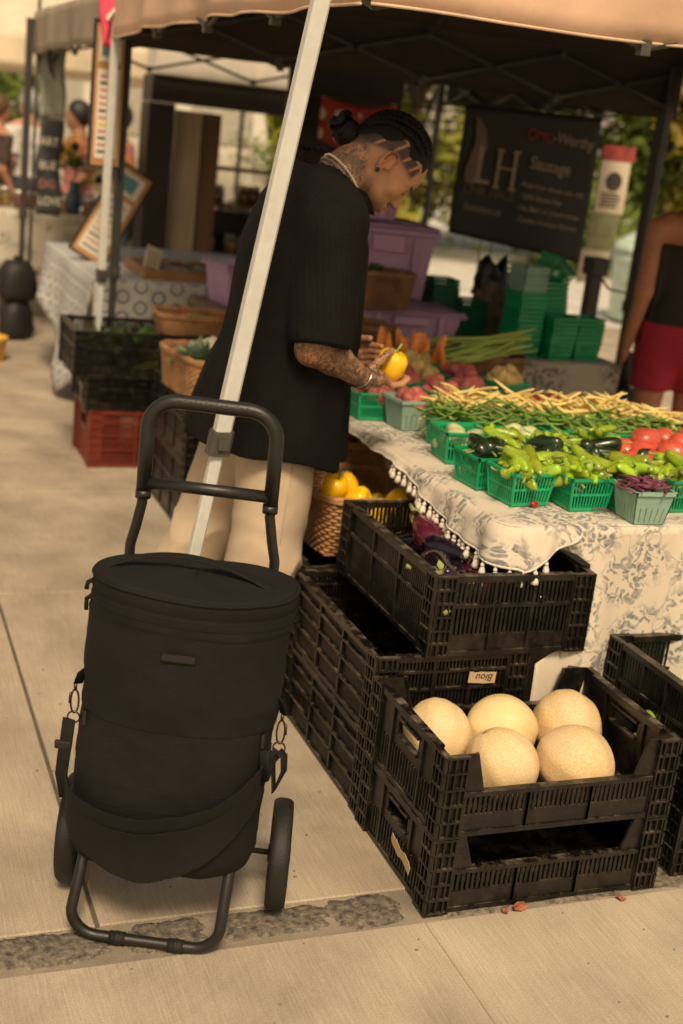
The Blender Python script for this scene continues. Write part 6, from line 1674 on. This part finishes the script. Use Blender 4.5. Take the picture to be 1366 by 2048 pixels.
# woman at the right edge, seen from behind
P0 = PZ(1335, 1000, .0)
bystander('woman in dark camisole and red shorts with long auburn hair, back turned', 2.30, 2.62, radians(75), 1.70, (.52, .22, .12), (.035, .026, .022), (.42, .025, .05), (.12, .035, .015), strap=True, hairlen=.36, shorts=True, arm=(.0, -.03), vox=.010, thin=1.0)
# ---------------------------------------------------------------- LEFT BACKGROUND
folding_table(.06, 1.30, 4.50, 6.15, .735, 'folding table under the hexagon patterned cloth')
t = thing('tablecloth', 'pale cloth printed with grey blue hexagons on the second stall table', 'tablecloth')
def hx_top(u, v): x = .04+1.28*u; y = 4.48+1.69*v; return ((x, y, .74), (x, y))
cloth_sheet('cloth_top', HEXC, hx_top, 10, 10, t)
def hx_front(u, v): x = .04+1.28*u; d = .24*v; return ((x, 4.478-.01*v+.010*sin(x*22)*v, .74-d), (x, 4.48-d))
cloth_sheet('cloth_front', HEXC, hx_front, 50, 8, t)
def hx_left(u, v):
    y = 4.48+1.69*u; d = (.30+.40*max(0, 1-abs(u-.28)/.45))*v; return ((.038-.07*v*(1+.5*sin(y*9)), y+.02*sin(y*7)*v, .74-d), (.04-d, y))
cloth_sheet('cloth_side', HEXC, hx_left, 60, 12, t)
WD = M('warm_wood', (.34, .17, .07), .6, .25, 9, stretch=(1, 6, 1)); GL = M('case_lid', (.10, .075, .055), .3, .2, 10)
t = thing('display_tray', 'shallow wooden display tray on the hexagon cloth', 'tray', (.74, 4.80, .742))
MB().box((-.42, -.22, 0), (.42, .30, .03)).build('base', WD, t); MB().box((-.39, -.19, .03), (.39, .27, .036)).build('shade_or_lining', GL, t)
for s in (-1, 1): MB().box((s*.41-.012, -.22, .03), (s*.41+.012, .30, .055)).build('rim', WD, t)
for s in (-.21, .29): MB().box((-.398, s-.012, .03), (.398, s+.012, .055)).build('rim', WD, t)
rr = random.Random(8)
for i in range(14):
    x_, y_ = rr.uniform(.40, 1.08), rr.uniform(4.64, 5.05)
    o = MB().tube([(0, 0, 0), (.03, .01, .012), (.06, -.01, 0)], .006, 6).build('trinket', M('trinket', (.45, .40, .33), .4, .5, 20), None, True, (x_, y_, .786), (0, 0, rr.uniform(0, 6))); tag(o, 'small pale trinket laid out in the wooden tray', 'trinket', 'trinkets in the tray')
t = thing('price_card', 'white price card leaning on the hexagon cloth table', 'card', (.36, 4.66, .742), rot=(radians(-14), radians(18), .2)); MB().box((-.045, 0, 0), (.045, .008, .17)).build('card', POS, t)
for i in range(5): MB().box((-.034, -.0015, .03+.025*i), (.03, 0, .036+.025*i)).build('text_line', PK, t)
# framed menu board leaning on the table, and the menu tied to the tent leg
CORK = M('cork_frame', (.48, .25, .10), .7, .15, 20); PAPW = M('menu_paper', (.72, .66, .55), .8, .05, 9); BLU = M('menu_blue', (.10, .28, .32), .7); YEL = M('menu_yellow', (.75, .50, .08), .7); PINK = M('menu_pink', (.50, .20, .20), .7)
def board(label, loc, w, h_, rot, lines=9, hd=None, seed=0):
    t = thing('menu_board', label, 'sign', loc, rot=rot)
    MB().box((-w/2, 0, 0), (w/2, .02, h_)).build('backing', CORK, t)
    for a, b in (((-w/2-.012, -.006, -.012), (w/2+.012, .024, 0)), ((-w/2-.012, -.006, h_), (w/2+.012, .024, h_+.012)), ((-w/2-.012, -.006, .0), (-w/2, .024, h_)), ((w/2, -.006, 0), (w/2+.012, .024, h_))): MB().box(a, b).build('frame', BAN, t)
    MB().box((-w*.38, -.004, h_*.05), (w*.38, -.001, h_*.68)).build('sheet', PAPW, t); MB().box((-w*.38, -.004, h_*.73), (w*.38, -.001, h_*.96)).build('sheet', PAPW, t)
    MB().box((-w*.28, -.006, h_*.77), (w*.2, -.0045, h_*.92)).build('print', BLU, t)
    r = random.Random(seed)
    for i in range(lines): MB().box((-w*.30, -.006, h_*(.09+.58*i/lines)), (w*r.uniform(.08, .30), -.0045, h_*(.09+.58*i/lines)+h_*.018)).build('text_line', (PK, PINK, YEL)[(i*2) % 3 if i % 4 == 0 else (1 if i % 2 else 0)], t)
    return t
pb_ = PY(192, 262, 3.98)
board('narrow framed menu tied up along the near tent leg', (-.040, 3.965, 1.33), .13, .62, (0, 0, radians(-2)), 12, seed=2)
a = PY(200, 480, 5.2); board('cork framed menu board tilted against the table display', (.13, 5.25, .765), .20, .56, (radians(-8), radians(29), radians(-4)), 9, seed=5)
# pink pennant at the tent corner
pm = M('pink_flag', (.75, .07, .13), .7, .1, 10)
b = MB(); b.grid(lambda u, v: (.09*u*(1-v*.55)+.02*v, .02*sin(u*6+v*4), -.22*v), 8, 10)
o = b.build('pink_flag', pm, None, True, (-.12, 3.84, 2.06)); solidify(o, .002); tag(o, 'bright pink pennant hanging at the tent corner', 'flag')
MB().grid(lambda u, v: (.03+.035*u*(1-.4*v), -.014+.02*sin(u*3+v*4), -.04-.07*v), 4, 4).build('white_print', PAPW, o)
# feather banner on the further tent leg
t = thing('feather_banner', 'tall narrow dark banner with pale lettering beside the far tent leg', 'banner', (.02, 6.75, 0))
MB().tube([(.0, .02, 0), (0, .02, 2.3)], .012, 6).build('pole', DKM, t, True)
o = MB().grid(lambda u, v: (.02+.16*u+.01*sin(v*9), .03*sin(u*4+v*6), .85+.62*v), 4, 16).build('banner_lower', M('banner_charcoal', (.05, .05, .05), .7), t, True); solidify(o, .002)
o = MB().grid(lambda u, v: (.02+.16*u+.01*sin(v*9), .03*sin(u*4+v*3+6), 1.472+.62*v), 4, 16).build('banner_upper', M('banner_sage', (.30, .32, .26), .7), t, True); solidify(o, .002)
for s_, z_, mt in (('ART', 1.30, PAPW), ('BUE', 1.15, PAPW), ('DIG', 1.03, PINK), ('LOVE', .92, PAPW)): text(s_, .075, t, mt, (.03, -.045, z_), (pi/2, 0, 0), sx=.85)
bpoly_t = t
b = MB(); b.add([(.06, -.04, 1.92), (.13, -.04, 1.86), (.09, -.04, 1.80), (.12, -.04, 1.70), (.07, -.04, 1.76), (.05, -.04, 1.84)], [(0, 1, 2, 3, 4, 5)]); o = b.build('bird_print', PK, t); solidify(o, .002)
# sand weights round the far leg
for k, (dx, dz) in enumerate(((0, 0), (.0, .26))):
    t = thing('leg_weight', ['black canvas weight at the foot of the far tent leg', 'second black weight slumped on top of the lower one'][k], 'weight', (-.05+dx, 6.80, dz)); MB().lathe([(.02, 0), (.10, 0), (.12, .06), (.11, .2), (.07, .27), (.02, .27)], 14, lambda a, r, z: 1+.16*sin(2*a+k)+.08*sin(5*a+z*20)).build('sand_bag', BAN, t, True); MB().tube([(0, 0, .25), (0, 0, .30)], .03, 8).build('strap_wrap', BAN, t)
tag(MB().lathe([(.06, 0), (.10, 0), (.125, .14), (.13, .15), (.115, .15), (.09, .02)], 18).build('yellow_bowl', M('yellow_plastic', (.7, .40, .05), .5), None, True, (-.32, 6.0, 0)), 'yellow plastic bowl on the pavement at the kerb', 'bowl')
# further table with sprigged cloth, jars and sunflowers
folding_table(-1.5, .68, 7.4, 8.2, .80, 'long table of jars under the sprigged cloth')
t = thing('tablecloth', 'beige sprigged cloth on the far table of jars', 'tablecloth')
def fc(u, v):
    x = -1.52+2.22*u
    if v < .5: return ((x, 8.22-.84*v/.5, .805), (x, v))
    q = (v-.5)/.5; return ((x, 7.375+.02*sin(x*17)*q, .805-.42*q), (x, 7.38-.42*q))
cloth_sheet('cloth', FLOR, fc, 60, 20, t)
jm = MB().lathe([(.03, 0), (.04, .005), (.042, .07), (.032, .085), (.032, .09)], 12).mesh('jar', M('jar_glass', (.20, .10, .05), .15, .5, 12, rnd=.5, hue=.06, coat=.5), True)
lm = MB().lathe([(.034, .088), (.035, .11), (.002, .112)], 12).mesh('lid', M('jar_lid', (.6, .56, .48), .3, .1, 10, metal=.6, rnd=.3), True)
for i in range(26):
    o = inst('jar', jm, (-1.35+.095*i*.82+U(-.02, .02), 7.52+U(-.05, .25), .808), (0, 0, 0), U(.9, 1.3)); tag(o, 'preserve jar with pale lid on the far sprigged table', 'jar', 'preserve jars'); inst('lid', lm, parent=o)
t = thing('sunflower_vase', 'tall blue vase of sunflowers on the far table', 'flowers', (.42, 7.52, .808))
MB().lathe([(.04, 0), (.05, .01), (.055, .12), (.035, .20), (.042, .23)], 16).build('vase', M('blue_glass', (.02, .06, .12), .15, .2, 10, coat=.5), t, True)
PETL = M('sunflower_petal', (.80, .40, .015), .6, .15, 20); DISC = M('sunflower_disc', (.05, .028, .012), .9, .3, 60, .6, 200)
sf = MB()
for k in range(16):
    a = 2*pi*k/16; sf.add([(cos(a)*.03, sin(a)*.03, 0), (cos(a-.16)*.065, sin(a-.16)*.065, .004), (cos(a)*.10, sin(a)*.10, -.008), (cos(a+.16)*.065, sin(a+.16)*.065, .004)], [(0, 1, 2, 3)])
sfm = sf.mesh('petals', PETL); dm = MB().lathe([(.002, .016), (.025, .012), (.036, 0), (.03, -.01), (.002, -.012)][::-1], 14).mesh('disc', DISC, True)
for k, (dx, dy, dz, r) in enumerate(((-.12, -.06, .46, (1.3, -.2, .1)), (-.02, -.08, .48, (1.4, .2, .3)), (.17, -.02, .26, (1.3, .5, .2)), (.26, .0, .45, (1.2, .3, -.2)), (-.17, -.03, .36, (1.5, -.6, .1)), (.33, .05, .40, (1.3, .1, 0)), (.28, .05, .34, (1.2, -.2, 0)))):
    h_ = bpy.data.objects.new('flower_head', None); COL.objects.link(h_); h_.parent = t; h_.location = (dx, dy, dz); h_.rotation_euler = r
    inst('petals', sfm, parent=h_); inst('disc', dm, (0, 0, .004), parent=h_)
    MB().tube([(0, 0, .2), (dx*.6, dy*.6+.02, dz*.7), (dx, dy+.01, dz)], .006, 6).build('stalk', STEM, t)
lf = leafy('leaves', 0, 0, .30, .22, 90, LEAF, '', '', .07, .8); del lf['label']; del lf['category']; lf.parent = t
# dark metal display unit with a pale awning board and wooden shelves (behind the man)
DKW = M('unit_dark', (.030, .021, .016), .55, .25, 6); BRW = M('unit_wood', (.17, .085, .04), .55, .3, 7, stretch=(1, 1, .15)); STEEL = M('unit_steel', (.72, .66, .56), .45, .12, 5)
t = thing('food_stall_unit', 'dark food stall unit with pale steel header and wooden shelves behind the man', 'stall', (1.90, 7.30, 0))
MB().box((-1.05, -.15, 0), (-.86, .12, 1.655)).build('side_panel', DKW, t, bevel=.01); MB().box((.55, -.15, 0), (.68, .55, 1.655)).build('side_panel', DKW, t)
MB().box((-1.04, -.17, 1.66), (.67, .14, 1.838)).build('lintel', DKW, t); MB().box((-1.03, -.20, 1.84), (-.02, .1, 2.14)).build('steel_header', STEEL, t, bevel=.01)
MB().box((-.60, .2, .0), (.40, .5, .55)).build('counter', BRW, t); MB().box((-.86, .2, .55), (.55, .52, .60)).build('counter_top', BRW, t)
MB().box((-.80, .0, .05), (-.62, .14, 1.62)).build('door_panel', M('door_pale', (.58, .45, .32), .6, .3, 5, stretch=(1, 1, .2)), t); MB().box((-.60, .02, .05), (-.47, .14, 1.62)).build('door_panel', BRW, t)
MB().box((.12, .02, .05), (.26, .16, 1.62)).build('door_panel', BRW, t); MB().box((.30, .02, .05), (.38, .12, 1.62)).build('door_panel', M('door_pale'), t)
for z_ in (.95, 1.22): MB().box((-.46, .22, z_), (.12, .5, z_+.025)).build('shelf', BRW, t)
MB().box((-.84, .56, .0), (.54, .58, .9)).build('back_panel', DKW, t)
MB().box((.28, -.18, .1), (.55, -.16, .75)).build('red_panel', PEPR, t)
for i in range(12):
    o = inst('jar', jm, (1.48+U(0, .45), 7.6+U(0, .1), .602 if i % 2 else .977), (0, 0, 0), U(.9, 1.3)); tag(o, 'jar on the wooden shelf of the dark stall unit', 'jar', 'jars in the stall unit'); inst('lid', lm, parent=o)
# red spotted cloth hung behind the man's head
RS = M('red_spotted', (.42, .045, .03), .8)
N, L, b_ = nodes_of(RS); tc = N.new('ShaderNodeTexCoord'); v_ = N.new('ShaderNodeTexVoronoi'); v_.inputs['Scale'].default_value = 9; v_.inputs['Randomness'].default_value = .15; L.new(tc.outputs['Object'], v_.inputs[0])
r_ = N.new('ShaderNodeMath'); r_.operation = 'LESS_THAN'; r_.inputs[1].default_value = .28; L.new(v_.outputs['Distance'], r_.inputs[0]); k_ = N.new('ShaderNodeMix'); k_.data_type = 'RGBA'; k_.inputs[6].default_value = (.42, .045, .03, 1); k_.inputs[7].default_value = (.72, .58, .40, 1); L.new(r_.outputs[0], k_.inputs[0]); L.new(k_.outputs[2], b_.inputs['Base Color'])
a, b = PY(645, 188, 5.0), PY(785, 300, 5.0)
o = MB().grid(lambda u, v: ((b.x-a.x)*u, .03*sin(u*9)*(.3+.7*v), -(.24+.05*sin(u*3))*v-.04*sin(pi*u)*(1-v)), 20, 10).build('spotted_cloth', RS, None, True, (a.x, 5.0, a.z)); solidify(o, .003); tag(o, 'red cloth with cream polka dots hung behind the man\'s head', 'cloth')
tag(MB().box((a.x-.1, 5.30, 1.20), (a.x+.62, 5.34, 2.0)).build('back_screen', DKW), 'dark brown screen behind the spotted cloth', 'screen')
tag(MB().tube([(a.x-.4, 5.0, a.z-.01), (b.x+.5, 5.0, a.z+.0)], .006, 6).build('cloth_line', DKM), 'thin line the spotted cloth hangs from', 'line')
# shoppers
bystander('shopper in pink top with short dark hair beside the sunflowers', .62, 8.6, radians(170), 1.60, (.30, .14, .08), (.50, .17, .15), (.05, .05, .06), (.012, .010, .009), vox=.016)
bystander('second dark haired shopper hidden by the narrow menu', .98, 8.75, radians(185), 1.62, (.30, .14, .08), (.36, .12, .10), (.05, .05, .06), (.014, .010, .009), vox=.016)
bystander('shopper in pale pink dress at the far left of the street', -.55, 10.6, radians(200), 1.70, (.50, .28, .20), (.62, .30, .28), (.60, .50, .40), (.50, .42, .32), vox=.018)
bystander('shopper in white shirt and grey cap behind the far tent leg', .36, 9.6, radians(120), 1.66, (.45, .25, .16), (.66, .64, .60), (.06, .07, .10), (.35, .36, .36), vox=.018)
bystander('shopper in dark top talking behind the far tent leg', .02, 9.0, radians(20), 1.58, (.42, .2, .12), (.06, .04, .035), (.06, .07, .10), (.10, .05, .02), vox=.018)
# ---------------------------------------------------------------- street far behind: kerb, wall, trees, shrubs
BARK = M('bark', (.12, .085, .06), .9, .3, 12, .6, 40)
LF = [M('foliage_sunny', (.40, .42, .055), .6, .3, 3, rnd=.2), M('foliage_mid', (.19, .25, .045), .6, .3, 3, rnd=.25), M('foliage_gold', (.46, .36, .05), .6, .3, 3, rnd=.2)]
for mt in LF:
    N, L, b_ = nodes_of(mt); tr_ = N.new('ShaderNodeBsdfTranslucent'); k = N.new('ShaderNodeMixShader'); k.inputs[0].default_value = .45
    L.new(b_.inputs['Base Color'].links[0].from_socket, tr_.inputs[0]); L.new(b_.outputs[0], k.inputs[1]); L.new(tr_.outputs[0], k.inputs[2]); L.new(k.outputs[0], N['Material Output'].inputs[0])
def tree(x, y, h_, r, mt, label, seed, low=.28, n=13000, leaf=.22, name='street_tree'):
    t = thing(name, label, 'tree', (x, y, 0), group='trees along the far side of the street'); rr = random.Random(seed)
    b = MB(); b.tube([(0, 0, 0), (.03, .02, h_*.25), (.0, .05, h_*.5), (.05, 0, h_*.8)], [r*.07, r*.055, r*.04, r*.015], 8)
    cl = []
    for k in range(22):
        a = rr.uniform(0, 6.28); e = rr.uniform(low, .95); q = r*rr.uniform(.35, .85)*(1-.3*abs(e-.55)); c = Vector((cos(a)*q, sin(a)*q, h_*e)); cl.append((c, r*rr.uniform(.28, .48)))
        b.tube([(0, 0, h_*max(.15, e-.25)), tuple(c*.6+Vector((0, 0, h_*e*.38))), tuple(c)], [r*.03, r*.02, r*.008], 5)
    b.build('trunk', BARK, t, True)
    f = MB()
    for i in range(n):
        c, cr_ = cl[rr.randrange(len(cl))]
        d = Vector((rr.gauss(0, 1), rr.gauss(0, 1), rr.gauss(0, .8))).normalized()*cr_*rr.uniform(.3, 1.05); p = c+d
        a1 = Vector((rr.gauss(0, 1), rr.gauss(0, 1), rr.gauss(0, 1))).normalized(); a2 = a1.orthogonal().normalized(); s = leaf*rr.uniform(.5, 1.1)
        f.add([p-a1*s*.5, p+a2*s*.3, p+a1*s*.5, p-a2*s*.3], [(0, 1, 2, 3)])
    f.build('crown', mt, t)
tl = [(5.0, 15.5, 5.0, 2.0, 0, .06, 'sunny yellow green tree across the street left of the banner'), (7.0, 16.5, 5.6, 2.3, 0, .10, 'yellow green tree across the street behind the banner'), (9.4, 16.0, 5.5, 2.2, 1, .08, 'mid green tree across the street behind the cream poster'),
      (11.6, 15.0, 5.2, 2.2, 2, .10, 'golden tree across the street behind the woman'), (14.0, 17.5, 6.0, 2.6, 1, .1, 'dark green tree farthest along the street beyond the woman'), (-1.0, 26.0, 6.5, 3.0, 1, .12, 'deep green tree beyond the cream tent, left one'), (2.6, 27.0, 6.8, 3.2, 1, .10, 'deep green tree beyond the cream tent, right one'), (6.0, 25, 6.6, 3.0, 0, .1, 'tall pale green tree at the end of the street behind the dark stall')]
for k, (x, y, h_, r, m_, lo_, lb) in enumerate(tl): tree(x, y, h_, r, LF[m_], lb, 20+k, lo_)
tree(3.9, 13.3, 1.5, .8, LF[1], 'low green shrub at the kerb left of the banner', 40, .15, 900, .10, 'street_shrub'); tree(5.2, 13.6, 1.4, .8, LF[2], 'low orange tinged shrub behind the man\'s face', 41, .15, 900, .10, 'street_shrub')
BRK = concrete('far_wall', (.50, .46, .40), (.36, .33, .28), broom=False)
def block(x, y, w, d, h_, rz, label, mt):
    t = thing('building', label, 'building', (x, y, 0), rz); MB().box((-w/2, 0, 0), (w/2, d, h_)).build('wall', mt, t)
    MB().box((-w/2-.2, -.25, h_), (w/2+.2, d+.2, h_+.4)).build('cornice', mt, t)
    wm = M('far_window', (.22, .22, .20), .3); fm_ = M('far_frame', (.5, .46, .4), .7)
    nx_ = int(w/2.4)
    for i in range(nx_):
        for j in range(int(h_/3.2)):
            x0 = -w/2+w*(i+.5)/nx_; o = MB().box((x0-.65, -.06, 1.0+3.1*j), (x0+.65, .05, 2.7+3.1*j)).build('window', fm_, t); MB().box((x0-.55, -.08, 1.1+3.1*j), (x0+.55, -.062, 2.6+3.1*j)).build('pane', wm, o)
block(20, 48, 30, 8, 13, radians(-12), 'pale stone building across the street behind the trees', BRK)
block(-14, 50, 26, 8, 12, radians(10), 'grey building closing the street beyond the cream tent', BRK)
# pale car-like bin and bright van side glimpsed left of the dark unit
WHV = M('van_white', (.75, .70, .58), .35, .05, 5, coat=.4)
t = thing('pale_bin', 'pale mint green rounded bin at the kerb beyond the woman', 'bin', (6.9, 9.6, 0))
MB().lathe([(.30, 0), (.36, .03), (.40, .62), (.42, .64), (.42, .70), (.38, .72)], 20).build('bin_body', M('mint', (.50, .62, .54), .5), t, True); MB().lathe([(.44, .72), (.42, .80), (.28, .90), (.02, .94)], 20).build('lid', M('mint'), t, True)
t = thing('panel_van', 'sunlit cream panel van parked beyond the second stall', 'van', (2.55, 14.2, 0), radians(6))
MB().prism([(-1.2, .35), (1.2, .35), (1.2, 1.2), (1.0, 2.1), (-1.2, 2.15)], -.8, .8).build('body', WHV, t, bevel=.08)
MB().box((-1.0, -.82, 1.3), (-.1, -.802, 1.85)).build('window', M('van_glass', (.45, .42, .34), .3), t); MB().box((.1, -.82, 1.3), (.9, -.802, 1.85)).build('window', M('van_glass'), t)
for x_ in (-.75, .75):
    for y_ in (-.72, .72):
        w_ = MB().lathe([(.02, -.1), (.30, -.1), (.33, -.06), (.33, .06), (.30, .1), (.02, .1)], 18).build('wheel', RUB, t, True, (x_, y_, .33), (pi/2, 0, 0))
for x_ in (-1.21, 1.21): MB().box((x_-.02, -.6, .7), (x_+.02, -.4, .85)).build('headlight', POS, t)
# street markings / far kerb
struct(MB().box((-40, 9.2, -.028), (60, 9.35, .10)).build('far_kerb', CONC)) if False else None
for k in range(6):
    pass
